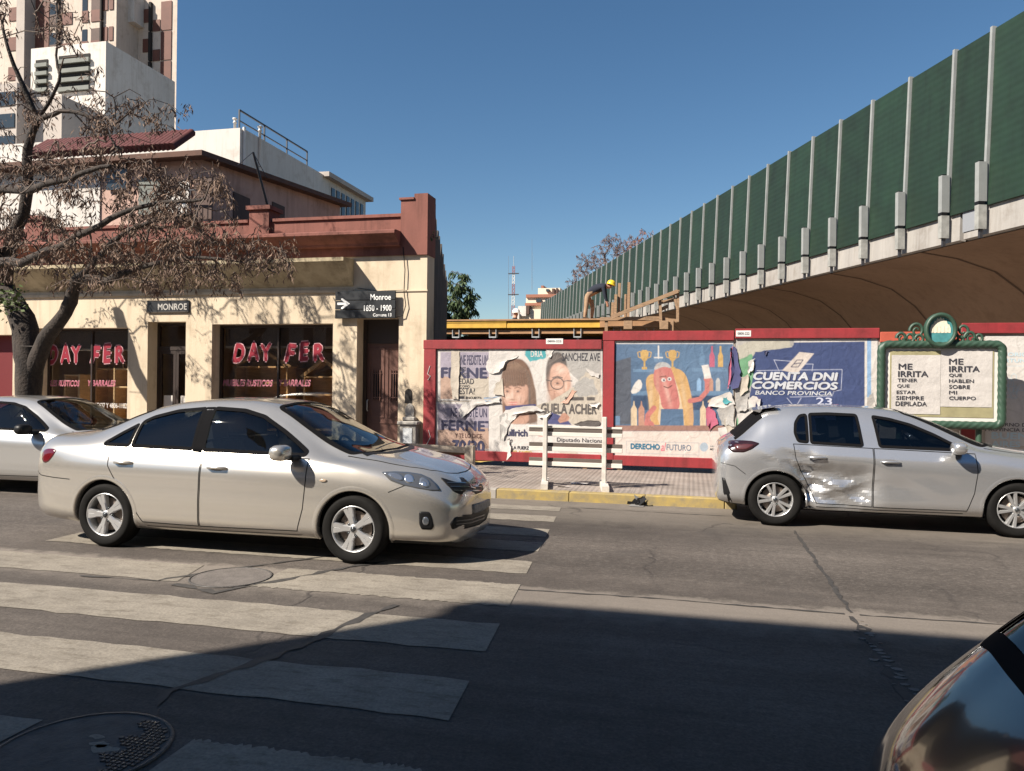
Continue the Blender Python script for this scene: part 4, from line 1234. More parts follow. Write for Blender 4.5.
q = P(672, 325, Y5 + .15); b = MB(); b.box(q.x - .05, Y5 + .1, .12, q.x + .05, Y5 + .2, q.z + .15); b.build('upright', M_WOOD, tf)
q = P(606, 325, Y5 + .15); b = MB(); b.box(q.x - .05, Y5 + .22, .12, q.x + .05, Y5 + .3, P(600, 319, Y5).z - .05); b.build('upright', M_WOOD, tf)

# ------------------------------------------------------------------ people
def skin_body(name, verts, edges, mats, parent, facemat=None):
    me = bpy.data.meshes.new(name)
    me.from_pydata([v[0] for v in verts], edges, [])
    o = bpy.data.objects.new(name, me); C.objects.link(o)
    md = o.modifiers.new('skin', 'SKIN'); md.use_smooth_shade = True
    sv = me.skin_vertices[0].data
    for i, v in enumerate(verts):
        r_ = v[1]; sv[i].radius = (r_, r_) if not hasattr(r_, '__len__') else r_
    sv[0].use_root = True
    sb = o.modifiers.new('sub', 'SUBSURF'); sb.levels = 2; sb.render_levels = 2
    dg = bpy.context.evaluated_depsgraph_get()
    m2 = bpy.data.meshes.new_from_object(o.evaluated_get(dg))
    bpy.data.objects.remove(o)
    for m in mats: m2.materials.append(m)
    if facemat:
        for p in m2.polygons: p.material_index = facemat(p.center)
    for p in m2.polygons: p.use_smooth = True
    o2 = bpy.data.objects.new(name, m2); C.objects.link(o2); o2.parent = parent
    return o2
m_skin = mat('skin', (0.38, 0.20, 0.13), 0.6)
m_navy = mat('navy_shirt', (0.012, 0.016, 0.028), 0.9)
m_khaki = mat('khaki_trousers', (0.33, 0.22, 0.14), 0.9, var=0.2, vscale=6)
m_boot = mat('work_boot', (0.05, 0.03, 0.02), 0.8)
def worker(loc, label, helmet, bent):
    t = thing('person', loc, label, 'person', 'workers on the deck')
    if bent:       # legs straight, trunk bowed forward to the right (+x), arms hanging
        V = [((0, 0, .90), (.14, .16)), ((.24, 0, 1.08), (.16, .18)), ((.46, 0, 1.15), (.17, .20)), ((.60, 0, 1.16), (.09, .10)), ((.70, 0, 1.15), (.085, .085)), ((.78, 0, 1.13), (.10, .085)),
             ((-.02, -.10, .82), .10), ((-.05, -.12, .46), .075), ((-.10, -.12, .09), .055), ((.06, -.12, .04), .05),
             ((.03, .10, .82), .10), ((.14, .12, .46), .075), ((.10, .13, .09), .055), ((.25, .13, .04), .05),
             ((.52, -.20, 1.08), .07), ((.58, -.22, .80), .055), ((.66, -.18, .54), .042), ((.68, -.17, .46), .04),
             ((.52, .20, 1.08), .07), ((.56, .22, .80), .055), ((.62, .17, .55), .042), ((.64, .16, .47), .04)]
        E = [(0, 1), (1, 2), (2, 3), (3, 4), (4, 5), (0, 6), (6, 7), (7, 8), (8, 9), (0, 10), (10, 11), (11, 12), (12, 13), (2, 14), (14, 15), (15, 16), (16, 17), (2, 18), (18, 19), (19, 20), (20, 21)]
        def fm(c):
            if c.x > .60 and c.z > 1.0: return 0
            if c.z < .12: return 3
            if c.x > .5 and c.z < .62: return 0
            if c.z > .93 or (c.x > .42 and c.z > .6): return 1
            return 2
        head, up, hx = Vector((.75, 0, 1.19)), Vector((.25, 0, 1)).normalized(), 0
    else:          # crouching figure, knees up, looking away
        V = [((0, 0, .28), (.15, .16)), ((.05, 0, .50), (.16, .18)), ((.12, 0, .70), (.16, .19)), ((.15, 0, .83), (.06, .06)), ((.17, 0, .92), (.085, .085)), ((.18, 0, 1.0), (.09, .085)),
             ((.16, -.14, .30), .09), ((.32, -.15, .42), .075), ((.22, -.15, .10), .055), ((.34, -.15, .04), .05),
             ((.16, .14, .30), .09), ((.32, .15, .42), .075), ((.22, .15, .10), .055), ((.34, .15, .04), .05),
             ((.16, -.22, .68), .07), ((.30, -.24, .50), .055), ((.45, -.16, .42), .042), ((.50, -.14, .40), .04),
             ((.16, .22, .68), .07), ((.30, .24, .50), .055), ((.45, .16, .42), .042), ((.50, .14, .40), .04)]
        E = [(0, 1), (1, 2), (2, 3), (3, 4), (4, 5), (0, 6), (6, 7), (7, 8), (8, 9), (0, 10), (10, 11), (11, 12), (12, 13), (2, 14), (14, 15), (15, 16), (16, 17), (2, 18), (18, 19), (19, 20), (20, 21)]
        def fm(c):
            if c.z > .80: return 0
            if c.z < .1: return 3
            if c.x > .42 and c.z > .35: return 0
            return 1 if c.z > .45 else 2
        head, up = Vector((.175, 0, .99)), Vector((0, 0, 1))
    body = skin_body('body', V, E, [m_skin, m_navy, m_khaki, m_boot], t, fm)
    b = MB(); m_h = mat('helmet_' + helmet, (0.75, 0.52, 0.03) if helmet == 'yellow' else (0.78, 0.77, 0.74), 0.35)
    b.lathe([(.175, .0), (.15, .015), (.145, .05), (.13, .10), (.09, .145), (.03, .162), (.0, .163)], head, up, 16, 0, True)
    b.build('hard_hat', m_h, t, local=True)
    b = MB()
    hd = head + Vector((.07, -.03, -.06)) if bent else head + Vector((.06, -.05, -.05))
    b.lathe([(.0, .0), (.012, .004), (.02, .02), (.0, .04)], hd, (1, 0, -.3), 8); b.build('nose', m_skin, t, local=True)
    return t
q = P(588, 318.5, DY + 1.0)
wk = worker((q.x, DY + 1.0, zt_), 'worker in dark shirt and yellow hard hat bending over the deck', 'yellow', True)
wk.scale = (1.06, 1.06, 1.06)
q = P(509, 318.5, DY + 4.0)
worker((P(511.5, 318.5, DY + 2).x, DY + 2, zt_ - .58), 'worker in white hard hat crouching low beyond the deck edge', 'white', False)

# ================================================================== TREES
m_bark = mat('dark_bark', (0.058, 0.044, 0.035), 0.95, col2=(0.014, 0.011, 0.010), vscale=11, bump=1.0, bscale=26, streak=(1, 1, 0.25), detail=10)
m_twig = mat('twig', (0.11, 0.082, 0.065), 0.9, var=0.3, vscale=4)
m_pod = mat('dry_seed_pod', (0.235, 0.155, 0.108), 0.85, col2=(0.095, 0.060, 0.046), vscale=2.5)
def leafmat(name, c1, c2):
    return mat(name, c1, 0.75, col2=c2, vscale=1.5)
class Tree:
    def __init__(s): s.p, s.par, s.r, s.limbs = [], [], [], []
    def node(s, p, par, r=0.0):
        s.p.append(Vector(p)); s.par.append(par); s.r.append(r); return len(s.p) - 1
    def limb(s, pts, rads, start=None, sub=4):
        last = start; chain = [start] if start is not None else []
        cr = []
        pv = [Vector(p) for p in pts]
        for i in range(len(pts)):
            if i == 0:
                if last is None: last = s.node(pts[0], -1, rads[0]); chain = [last]
                continue
            a, c = Vector(pts[i-1]), Vector(pts[i])
            for k in range(1, sub + 1):
                t = k / sub
                j = Vector((random.uniform(-1, 1), random.uniform(-1, 1), random.uniform(-1, 1))) * (c - a).length * 0.02
                p0, p3 = pv[max(i-2, 0)], pv[min(i+1, len(pv)-1)]
                cm = 0.5 * ((2*a) + (c - p0)*t + (2*p0 - 5*a + 4*c - p3)*t*t + (3*a - p0 - 3*c + p3)*t**3)
                last = s.node(cm + j, last, rads[i-1] + (rads[i] - rads[i-1]) * t); chain.append(last)
        s.limbs.append((chain, rads[0]))
        return last
    def nearest(s, p):
        from mathutils import kdtree
        if not hasattr(s, 'kn') or len(s.p) - s.kn > 400:
            s.kd = kdtree.KDTree(len(s.p))
            for i, q in enumerate(s.p): s.kd.insert(q, i)
            s.kd.balance(); s.kn = len(s.p)
        q, bi, d = s.kd.find(p); best = d*d
        for i in range(s.kn, len(s.p)):
            e = (s.p[i] - p).length_squared
            if e < best: best, bi = e, i
        return bi
    def grow(s, targets, droop=0.12, seg=0.35):
        tips = []
        for p in targets:
            bi = s.nearest(p)
            a = s.p[bi]; L = (p - a).length
            n = max(2, int(L / seg))
            last = bi
            side = Vector((random.uniform(-1, 1), random.uniform(-1, 1), random.uniform(0, 1))) * L * 0.14
            for k in range(1, n + 1):
                t = k / n
                q = a.lerp(p, t) + side * math.sin(math.pi * t) + Vector((0, 0, droop * L * math.sin(math.pi * t)))
                last = s.node(q, last, 0.0)
            tips.append(last)
        return tips
    def radii(s, rt=0.004, ex=0.46):
        n = len(s.p); cnt = [0] * n; kids = [0] * n
        for i in range(n):
            if s.par[i] >= 0: kids[s.par[i]] += 1
        for i in range(n - 1, -1, -1):
            if kids[i] == 0: cnt[i] = 1
            if s.par[i] >= 0: cnt[s.par[i]] += cnt[i]
        for i in range(n):
            if s.r[i] == 0.0: s.r[i] = rt * cnt[i] ** ex
    def mesh(s, thick, which):
        b = MB(); onlimb = set()
        for ch, r0_ in s.limbs:
            for k in range(1, len(ch)): onlimb.add(ch[k])
            if which:
                rr = [s.r[i] for i in ch]; rr[0] = r0_
                n = 12 if r0_ > .08 else 7
                b.tube([s.p[i] for i in ch], [r_ * (1 + .10*noise.noise(s.p[i]*3.1)) for r_, i in zip(rr, ch)], n, cap=True)
        if which: return b
        for i in range(len(s.p)):
            j = s.par[i]
            if j < 0 or i in onlimb: continue
            n = 6 if s.r[i] > .02 else 3
            b.tube([s.p[j], s.p[i]], [min(s.r[j], s.r[i] * 1.5), s.r[i]], n, cap=False)
        return b
random.seed(21)
TYY = 11.45
T = Tree()
def tp(px_, py_, dy=0.0): return P(px_, py_, TYY + dy)
base = tp(27, 440); base = Vector((base.x, TYY, PAVE_Z - .05))
fork = tp(31, 345)
T.limb([base, base + Vector((0, 0, .35)), tp(29, 395), fork], [.33, .26, .22, .23])
fi = len(T.p) - 1
T.limb([T.p[fi - 2], tp(21, 318, .1), tp(4, 288, .3), tp(-25, 250, .5), tp(-40, 180, .6)], [.21, .20, .17, .14, .10], fi - 2)
la = len(T.p) - 9
T.limb([T.p[fi - 3], tp(46, 338, -.1), tp(66, 312, -.2), tp(73, 292, -.3), tp(80, 277, -.4), tp(104, 281, -.5), tp(128, 272, -.7)], [.17, .135, .115, .10, .09, .07, .05], fi - 3)
lb = len(T.p) - 1
T.limb([T.p[lb - 8], tp(98, 258, -.6), tp(120, 236, -.9), tp(150, 222, -1.0), tp(190, 214, -1.1)], [.06, .05, .042, .034, .022], lb - 8)
T.limb([T.p[la], tp(10, 250, .0), tp(26, 200, -.2), tp(27, 150, -.3), tp(38, 122, -.4)], [.13, .11, .09, .075, .06], la)
lc = len(T.p) - 1
T.limb([T.p[lc], tp(27, 95, -.5), tp(17, 72, -.6), tp(8, 48, -.7), tp(2, 20, -.7)], [.05, .045, .038, .028, .02], lc)
T.limb([T.p[lc], tp(48, 116, -.5), tp(66, 111, -.7), tp(88, 116, -.8), tp(104, 128, -.9), tp(118, 150, -1.0)], [.05, .045, .036, .028, .02, .014], lc)
T.limb([T.p[lc], tp(58, 80, -.6), tp(56, 55, -.5), tp(62, 20, -.6)], [.035, .026, .02, .012], lc)
T.limb([T.p[la], tp(-10, 200, -.8), tp(30, 190, -1.6), tp(70, 178, -2.0), tp(110, 165, -2.2)], [.10, .08, .06, .04, .025], la)
T.limb([T.p[la + 3], tp(20, 262, -.9), tp(60, 246, -1.4), tp(100, 225, -1.7), tp(150, 205, -1.9), tp(205, 200, -2.0)], [.09, .07, .055, .045, .03, .018], la + 3)
T.limb([T.p[lb], tp(160, 262, -.9), tp(200, 258, -1.1), tp(240, 262, -1.2), tp(275, 272, -1.3)], [.045, .036, .026, .018, .01], lb)
tg = []
def scatter(n, x0, x1, y0, y1, d0, d1, test=None):
    k = 0
    while k < n:
        x_, y_ = random.uniform(x0, x1), random.uniform(y0, y1)
        if test and not test(x_, y_): continue
        tg.append(P(x_, y_, TYY + random.uniform(d0, d1))); k += 1
scatter(700, -30, 225, 160, 288, -2.4, 1.4, lambda x_, y_: y_ > 150 + .12 * abs(x_ - 60) and y_ < 292 - .05 * x_)
scatter(240, 90, 300, 215, 302, -1.9, .6, lambda x_, y_: (x_ - 190)**2 / 110**2 + (y_ - 255)**2 / 42**2 < 1)
scatter(130, -20, 130, 90, 170, -1.6, .8)
scatter(90, 90, 190, 95, 185, -1.8, .3)
scatter(90, -20, 110, -40, 100, -1.5, .6)
scatter(60, 150, 235, 160, 230, -2, 0)
cl_c = random.sample(range(len(tg)), 150)          # pull most tips into bunches, leave gaps between them
for i_, p_ in enumerate(tg):
    c_ = min((tg[j_] for j_ in cl_c), key=lambda q_: (q_ - p_).length_squared)
    tg[i_] = p_.lerp(c_, random.uniform(.25, .75) if random.random() < .8 else 0.0)
tg.sort(key=lambda p: min((p - q).length for q in T.p[::3]))
tips = T.grow(tg)
T.radii(0.0064, 0.36)
tree = thing('street_tree', base, 'gnarled dark street tree hung with dry brown seed pods before the shop', 'tree')
T.mesh(0.045, True).build('trunk', m_bark, tree, smooth=True)
T.mesh(0.045, False).build('branches', m_twig, tree, smooth=True)['kind'] = 'stuff'
def pods(tipidx, T_, per, size, rs):
    b = MB()
    for ti in tipidx:
        p = T_.p[ti]; q = T_.p[T_.par[ti]]
        cl = rs.random(); kk = 0 if cl < .16 else (rs.randint(per[0], per[1]) if cl < .8 else int(per[1] * 1.7))
        for k in range(kk):
            o = p.lerp(q, rs.uniform(-.1, .9)) + Vector((rs.gauss(0, .05), rs.gauss(0, .05), rs.gauss(-.03, .05)))
            L = rs.uniform(*size); w = L * rs.uniform(.14, .24)
            d = Vector((rs.gauss(0, .6), rs.gauss(0, .6), -1)).normalized()
            s_ = d.cross(Vector((rs.uniform(-1, 1), rs.uniform(-1, 1), .2))).normalized() * w / 2
            bend = d.cross(s_).normalized() * L * rs.uniform(-.2, .2)
            b.add([o, o + d*L*.45 + s_ + bend, o + d*L, o + d*L*.45 - s_ + bend], [(0, 1, 2, 3)])
    return b
rs = random.Random(4)
pods(tips, T, (7, 15), (.06, .14), rs).build('crown', m_pod, tree)['kind'] = 'stuff'
# tuft of green shoots on the trunk
b = MB()
for k in range(160):
    o = tp(18, 303) + Vector((rs.gauss(0, .2), rs.gauss(0, .12) - .2, rs.gauss(0, .14)))
    L = rs.uniform(.06, .12); d = Vector((rs.gauss(0, 1), rs.gauss(0, 1), rs.gauss(.2, .6))).normalized(); s_ = d.orthogonal().normalized() * L * .25
    b.add([o, o + d*L*.5 + s_, o + d*L, o + d*L*.5 - s_], [(0, 1, 2, 3)])
b.build('green_shoots', leafmat('fresh_leaf', (0.09, 0.13, 0.03), (0.05, 0.07, 0.02)), tree)['kind'] = 'stuff'

def small_tree(name, px_, ybase, ytop, Y, halfw, n, label, leafm, twigm, per, size, trunk_r, droop=.1, dens=1.0, group=None, low=.3, depth=None):
    t_ = Tree()
    bse = P(px_, ybase, Y); tz = P(px_, ytop, Y).z; z0 = 0.1
    H = tz - z0
    t_.limb([(bse.x, Y, z0), (bse.x + .1, Y, z0 + H * .3), (bse.x - .1, Y, z0 + H * .62)], [trunk_r, trunk_r * .8, trunk_r * .5])
    tgt = []
    dp = depth or halfw
    while len(tgt) < n:
        u, v, w = random.uniform(-1, 1), random.uniform(-1, 1), random.uniform(-1, 1)
        if u*u + v*v + w*w > 1: continue
        kk = 1 + .25 * noise.noise(Vector((u*2, v*2, w*2 + px_)))
        cz = z0 + H * (low + (1 - low) / 2)
        tgt.append(Vector((bse.x + u * halfw * kk, Y + v * dp * kk, cz + w * H * (1 - low) / 2 * kk)))
    tgt.sort(key=lambda p: min((p - q).length for q in t_.p))
    tips_ = t_.grow(tgt, droop, max(.5, H * .06))
    t_.radii(trunk_r * (.11 if n < 400 else .075), .42)
    tr = thing(name, (bse.x, Y, z0), label, 'tree', group)
    t_.mesh(trunk_r * .35, True).build('trunk', twigm, tr, smooth=True)
    t_.mesh(trunk_r * .35, False).build('branches', twigm, tr, smooth=True)['kind'] = 'stuff'
    pods(tips_, t_, per, size, random.Random(px_)).build('crown', leafm, tr)['kind'] = 'stuff'
m_farleaf = leafmat('willow_leaf', (0.085, 0.125, 0.045), (0.035, 0.06, 0.02))
m_mauve = leafmat('dry_far_leaf', (0.19, 0.115, 0.10), (0.11, 0.075, 0.07))
m_greytwig = mat('far_twig', (0.13, 0.10, 0.095), 0.9)
small_tree('green_tree', 459, 330, 269, 42, 1.15, 260, 'green weeping tree showing past the shop party wall', m_farleaf, m_twig, (16, 30), (.22, .5), .16, .15, low=.25)
small_tree('bare_tree', 588, 300, 250, 100, 2.8, 620, 'mauve leafless tree left of the pair behind the noise barrier', m_mauve, m_greytwig, (3, 7), (.25, .5), .3, .02, group='bare trees behind the noise barrier', low=.45)
small_tree('bare_tree', 619, 300, 230, 92, 3.8, 800, 'taller mauve leafless tree directly behind the noise barrier', m_mauve, m_greytwig, (3, 7), (.25, .5), .34, .02, group='bare trees behind the noise barrier', low=.45)
small_tree('bare_tree', 645, 300, 228, 85, 2.8, 620, 'rust tinged leafless tree at the right behind the noise barrier', leafmat('rust_leaf', (.30, .12, .07), (.17, .09, .07)), m_greytwig, (3, 8), (.25, .5), .3, .02, group='bare trees behind the noise barrier', low=.45)
# ================================================================== HOARDING
HY = 13.80
m_hred = mat('hoarding_red', (0.30, 0.024, 0.030), 0.6, col2=(0.20, 0.024, 0.027), vscale=2.0, bump=0.1, grime=.3)
m_hred2 = mat('hoarding_orange_red', (0.42, 0.085, 0.05), 0.6, var=0.2, vscale=2)
m_board = mat('hoarding_board', (0.50, 0.44, 0.38), 0.9, col2=(0.36, 0.32, 0.28), vscale=2.5, detail=9)
PZ = PAVE_Z
def hx(px_): return P(px_, 400, HY).x
def hoarding(x0, x1, z0, z1, label, beams=None, left_post=0.0, right_post=0.0, skirt=True, bm=None):
    t = thing('hoarding_panel', ((x0+x1)/2, HY, PZ), label, 'hoarding', 'hoarding panels round the works')
    b = MB(); b.box(x0, HY, PZ + .22, x1, HY + .03, z1 - .02); b.build('board', m_board, t)
    b = MB(); b.bbox(x0 - .01, HY - .05, z1 - .17, x1 - .01, HY - .002, z1, .008); b.build('top_rail', bm or m_hred, t)
    if left_post: b = MB(); b.bbox(x0, HY - .045, PZ + .02, x0 + left_post, HY - .002, z1 - .172, .008); b.build('post', m_hred, t)
    if right_post: b = MB(); b.bbox(x1 - right_post, HY - .045, PZ + .02, x1, HY - .002, z1 - .172, .008); b.build('post', m_hred, t)
    if skirt: b = MB(); b.bbox(x0 + left_post, HY - .04, PZ + .09, x1 - right_post, HY - .002, PZ + .27, .008); b.build('skirting', m_hred, t)
    b = MB()
    for xx in (x0 + .3, x1 - .3):
        b.box(xx - .04, HY + .032, PZ, xx + .04, HY + .1, z1 - .1)
        b.beam((xx, HY + .1, 1.8), (xx, HY + 1.1, PZ), .06, .06)
    b.build('strut', M_WOOD, t)
    return t
za = P(515, 340, HY).z; zb_ = P(668, 331, HY).z; zc = P(800, 328.5, HY).z; zd_ = P(1000, 323, HY).z
hA = hoarding(hx(424), hx(602), PZ, za, 'leftmost red framed hoarding panel with torn election posters', left_post=.24)
hB = hoarding(hx(603), hx(734), PZ, zb_, 'red framed hoarding panel carrying the hot dog poster', left_post=.2)
hC = hoarding(hx(734.8), hx(879), PZ, zc, 'red railed hoarding panel with the torn blue bank poster', skirt=True)
hD = hoarding(hx(879.5), hx(960), PZ, P(900, 332, HY).z, 'faded orange railed hoarding panel behind the green billboard', bm=m_hred2)
hE = hoarding(hx(961), hx(1180), PZ, zd_, 'rightmost red hoarding panel with the white city poster', left_post=.2)
m_lab = mat('white_label', (0.66, 0.64, 0.61), 0.6); m_ink = mat('dark_ink', (0.03, 0.03, 0.04), 0.7)
for (q, par) in (((546, 338.5, 563, 344), hA), ((736, 330.5, 751, 336.5), hC)):
    a, c = zbox(*q, HY - .055)
    b = MB(); b.box(a.x, HY - .055, c.z, c.x, HY - .0505, a.z); lb_ = b.build('label_plate', m_lab, par)
    a2, c2 = zbox(q[0] + 1.5, q[1] + 1.7, q[2] - 1.5, q[3] - 1.7, HY - .055); lettering('0800-222', a2, c2, m_ink, lb_, bold=0.02, lift=.002)

# ------------------------------------------------------------------ posters: flat prints drawn on the plane of the board
def print_material():
    m = bpy.data.materials.new('printed_paper'); m.use_nodes = True
    nt = m.node_tree; L = nt.links.new; bs = nt.nodes['Principled BSDF']; bs.inputs['Roughness'].default_value = .75; bs.inputs['Specular IOR Level'].default_value = .25
    at = nt.nodes.new('ShaderNodeAttribute'); at.attribute_name = 'ink'; L(at.outputs['Color'], bs.inputs['Base Color'])
    tc = nt.nodes.new('ShaderNodeTexCoord'); n = nt.nodes.new('ShaderNodeTexNoise'); n.inputs['Scale'].default_value = 6; n.inputs['Detail'].default_value = 9; n.inputs['Distortion'].default_value = 1.2; L(tc.outputs['Object'], n.inputs['Vector'])
    bp = nt.nodes.new('ShaderNodeBump'); bp.inputs['Strength'].default_value = .5; bp.inputs['Distance'].default_value = .02; L(n.outputs['Fac'], bp.inputs['Height']); L(bp.outputs[0], bs.inputs['Normal'])
    return m
M_PRINT = print_material()
class Poster:
    """sheets of paper glued to a board; the picture is printed on a finely divided sheet, one ink colour per point"""
    S = 1.7
    def __init__(s, name, label, cat, px0, py0, px1, py1, lift=.004, paper=None):
        a, c = zbox(px0, py0, px1, py1, HY)
        s.base = HY - lift; s.layer = 0; s.name = name
        s.t = thing(name, ((a.x + c.x)/2, HY - lift, c.z), label, cat)
        s.x0, s.y0 = px0, py0
        s.W, s.H = int((px1 - px0)*s.S) + 1, int((py1 - py0)*s.S) + 1
        s.c = np.zeros((s.H, s.W, 3)); s.c[:] = COLS[paper.name]
        s.gx, s.gy = np.meshgrid(px0 + np.arange(s.W)/s.S, py0 + np.arange(s.H)/s.S)
        s.soft = .55
    def put(s, al, m):
        c = np.array(COLS[m.name]) if not isinstance(m, tuple) else np.array(m)
        s.c = s.c*(1 - al[..., None]) + c*al[..., None]
    def poly(s, pts, m, smooth=0, up=True, soft=None, alpha=1.0):
        if smooth: pts = chaikin(pts, smooth)
        ins = np.zeros(s.gx.shape, bool); d = np.full(s.gx.shape, 1e9); n = len(pts)
        for i in range(n):
            (x0, y0), (x1, y1) = pts[i], pts[(i+1) % n]
            if y0 != y1: ins ^= ((y0 > s.gy) != (y1 > s.gy)) & (s.gx < (x1 - x0)*(s.gy - y0)/(y1 - y0) + x0)
            d = np.minimum(d, s.segd(x0, y0, x1, y1))
        f = soft or s.soft
        s.put(np.clip(.5 + np.where(ins, d, -d)/f, 0, 1)*alpha, m)
    def segd(s, x0, y0, x1, y1):
        dx, dy = x1 - x0, y1 - y0; L = dx*dx + dy*dy or 1e-9
        t = np.clip(((s.gx - x0)*dx + (s.gy - y0)*dy)/L, 0, 1)
        return np.hypot(s.gx - x0 - t*dx, s.gy - y0 - t*dy)
    def rect(s, x0, y0, x1, y1, m): s.poly([(x0, y0), (x1, y0), (x1, y1), (x0, y1)], m)
    def oval(s, cx, cy, rx, ry, m, n=20): s.poly([(cx + rx*math.cos(2*math.pi*k/n), cy + ry*math.sin(2*math.pi*k/n)) for k in range(n)], m)
    def blob(s, cx, cy, rx, ry, m, alpha=.6, rot=0.):
        c_, s_ = math.cos(rot), math.sin(rot); u = (s.gx - cx)*c_ + (s.gy - cy)*s_; v = -(s.gx - cx)*s_ + (s.gy - cy)*c_
        s.put(np.exp(-(u/rx)**2 - (v/ry)**2)*alpha, m)
    def line(s, pts, w, m, alpha=1.0):
        d = np.full(s.gx.shape, 1e9)
        for i in range(len(pts) - 1): d = np.minimum(d, s.segd(*pts[i], *pts[i+1]))
        s.put(np.clip((w/2 - d)/.5 + .5, 0, 1)*alpha, m)
    def text(s, tx, x0, y0, x1, y1, m, bold=.02, shear=0., rot=0.):
        a, c = zbox(x0, y0, x1, y1, HY)
        s.layer += 1; a.y = c.y = s.base - .0065 - s.layer*.0005
        lettering(tx, a, c, m, s.t, bold=bold, shear=shear, lift=0, rot=rot)
    def done(s, nm='printed_sheet'):
        vs, cols = [], []
        sd = s.x0*.37
        for j in range(s.H):
            for i in range(s.W):
                px_, py_ = s.x0 + i/s.S, s.y0 + j/s.S
                p = P(px_, py_, HY)
                n1 = noise.noise(Vector((p.x*2.3 + sd, p.z*1.9, 1))); n2 = noise.noise(Vector((p.x*11 + sd, p.z*9, 3))); n3 = noise.noise(Vector((p.x*38, p.z*35, sd)))
                wr = abs(noise.noise(Vector((p.x*3.3 + p.z*1.2 + sd, p.z*2.6 - p.x, 7))))
                vs.append((p.x, s.base - .003 - .003*(n2*.5 + .5) - .0016*max(0, 1 - wr*14), p.z))
                k = (1 + .09*n1 + .07*n2 + .07*n3) * (1 - .12*max(0, 1 - wr*16)); fade = .02 + .05*max(0, n1)
                cc = s.c[j, i]*k*.93; g_ = .42
                cols.append([float(min(1, max(.004, c_*(1 - fade) + g_*fade*.8))) for c_ in cc] + [1.0])
        me = bpy.data.meshes.new(nm); o3 = org(s.t)
        me.from_pydata([(v[0] - o3.x, v[1] - o3.y, v[2] - o3.z) for v in vs], [], [(j*s.W + i, (j+1)*s.W + i, (j+1)*s.W + i + 1, j*s.W + i + 1) for j in range(s.H - 1) for i in range(s.W - 1)])
        at = me.color_attributes.new('ink', 'FLOAT_COLOR', 'POINT'); at.data.foreach_set('color', [x for c_ in cols for x in c_])
        me.materials.append(M_PRINT)
        for p in me.polygons: p.use_smooth = True
        o = bpy.data.objects.new(nm, me); C.objects.link(o); o.parent = s.t
        return s.t
def chaikin(pts, n=2):
    for _ in range(n):
        o = []
        for i in range(len(pts)):
            a, c = pts[i], pts[(i+1) % len(pts)]
            o += [(a[0]*.75 + c[0]*.25, a[1]*.75 + c[1]*.25), (a[0]*.25 + c[0]*.75, a[1]*.25 + c[1]*.75)]
        pts = o
    return pts
def ragged(pts, amp, seed, n=5):
    rs_ = random.Random(seed); o = []
    for i in range(len(pts)):
        a, c = pts[i], pts[(i+1) % len(pts)]
        for k in range(n):
            t = k / n; j = amp if k else amp * .4
            o.append((a[0] + (c[0]-a[0])*t + rs_.uniform(-j, j), a[1] + (c[1]-a[1])*t + rs_.uniform(-j, j)))
    return o
def flap(parent, pts, m, curl, seed, name='torn_flap', amp=.8, m2=None):
    """a torn strip of paper that curls off the board"""
    pts = ragged(pts, amp, seed, 4)
    w3 = [P(x_, y_, HY) for x_, y_ in pts]
    cx_ = sum(p.x for p in w3)/len(w3); cz_ = sum(p.z for p in w3)/len(w3)
    rs_ = random.Random(seed + 5)
    n = len(w3); b = MB(); vs = []
    ph = rs_.uniform(0, 6); fx, fz = rs_.uniform(4, 10), rs_.uniform(4, 10)
    for t in (1.0, .7, .4):
        for p in w3:
            x_, z_ = cx_ + (p.x - cx_)*t, cz_ + (p.z - cz_)*t
            vs.append((x_, HY - .022 - abs(curl) * .55 * (.5 + .5*math.sin(fx*(x_ - cx_) + fz*(z_ - cz_) + ph)) * (.45 + .55*t) - (.006*rs_.random() if t == 1 else 0), z_))
    vs.append((cx_, HY - .022 - abs(curl)*.2, cz_))
    fs = [(r_*n + i, r_*n + (i+1) % n, (r_+1)*n + (i+1) % n, (r_+1)*n + i) for r_ in range(2) for i in range(n)] + [(2*n + i, 2*n + (i+1) % n, 3*n) for i in range(n)]
    b.add(vs, fs, 0, True)
    return b.build(name, m, parent)
def paper(nm, c, var=.12, c2=None, sc=3):
    c = tuple(x * .74 for x in c); c2 = tuple(x * .74 for x in c2) if c2 else None
    return mat(nm, c, .8, var=max(var, .16), vscale=sc, col2=c2, bump=.6, bscale=7, detail=9)
m_pw = paper('poster_white', (.76, .72, .68)); m_pw2 = paper('poster_offwhite', (.62, .55, .46)); m_pgrey = paper('poster_grey', (.36, .35, .34), c2=(.60, .57, .53), sc=14)
m_navy2 = paper('poster_navy', (.085, .09, .22), .15); m_bluep = paper('poster_blue', (.16, .24, .42)); m_lblue = paper('poster_light_blue', (.30, .48, .72)); m_teal = paper('poster_teal', (.10, .42, .46), .3)
m_peach = paper('poster_peach', (.62, .44, .33), c2=(.50, .33, .27), sc=2); m_dusk = paper('poster_dusk', (.36, .36, .50), c2=(.50, .41, .42), sc=1.6)
m_inkn = mat('navy_ink', (.035, .035, .075), .7); m_inkb = mat('brown_ink', (.10, .05, .04), .7); m_face = paper('print_skin', (.70, .43, .33), .06); m_facesh = paper('print_skin_shade', (.55, .30, .22), .06)
m_hairb = paper('print_hair', (.21, .12, .085), .3, sc=18); m_hairl = paper('print_hair_light', (.36, .235, .165), .25, sc=18); m_hairk = paper('print_dark_hair', (.12, .105, .10), .25, sc=20); m_lip = mat('print_lip', (.50, .16, .15), .7)
m_fuch = paper('poster_magenta', (.55, .14, .22)); m_yel = paper('poster_yellow', (.70, .50, .14))

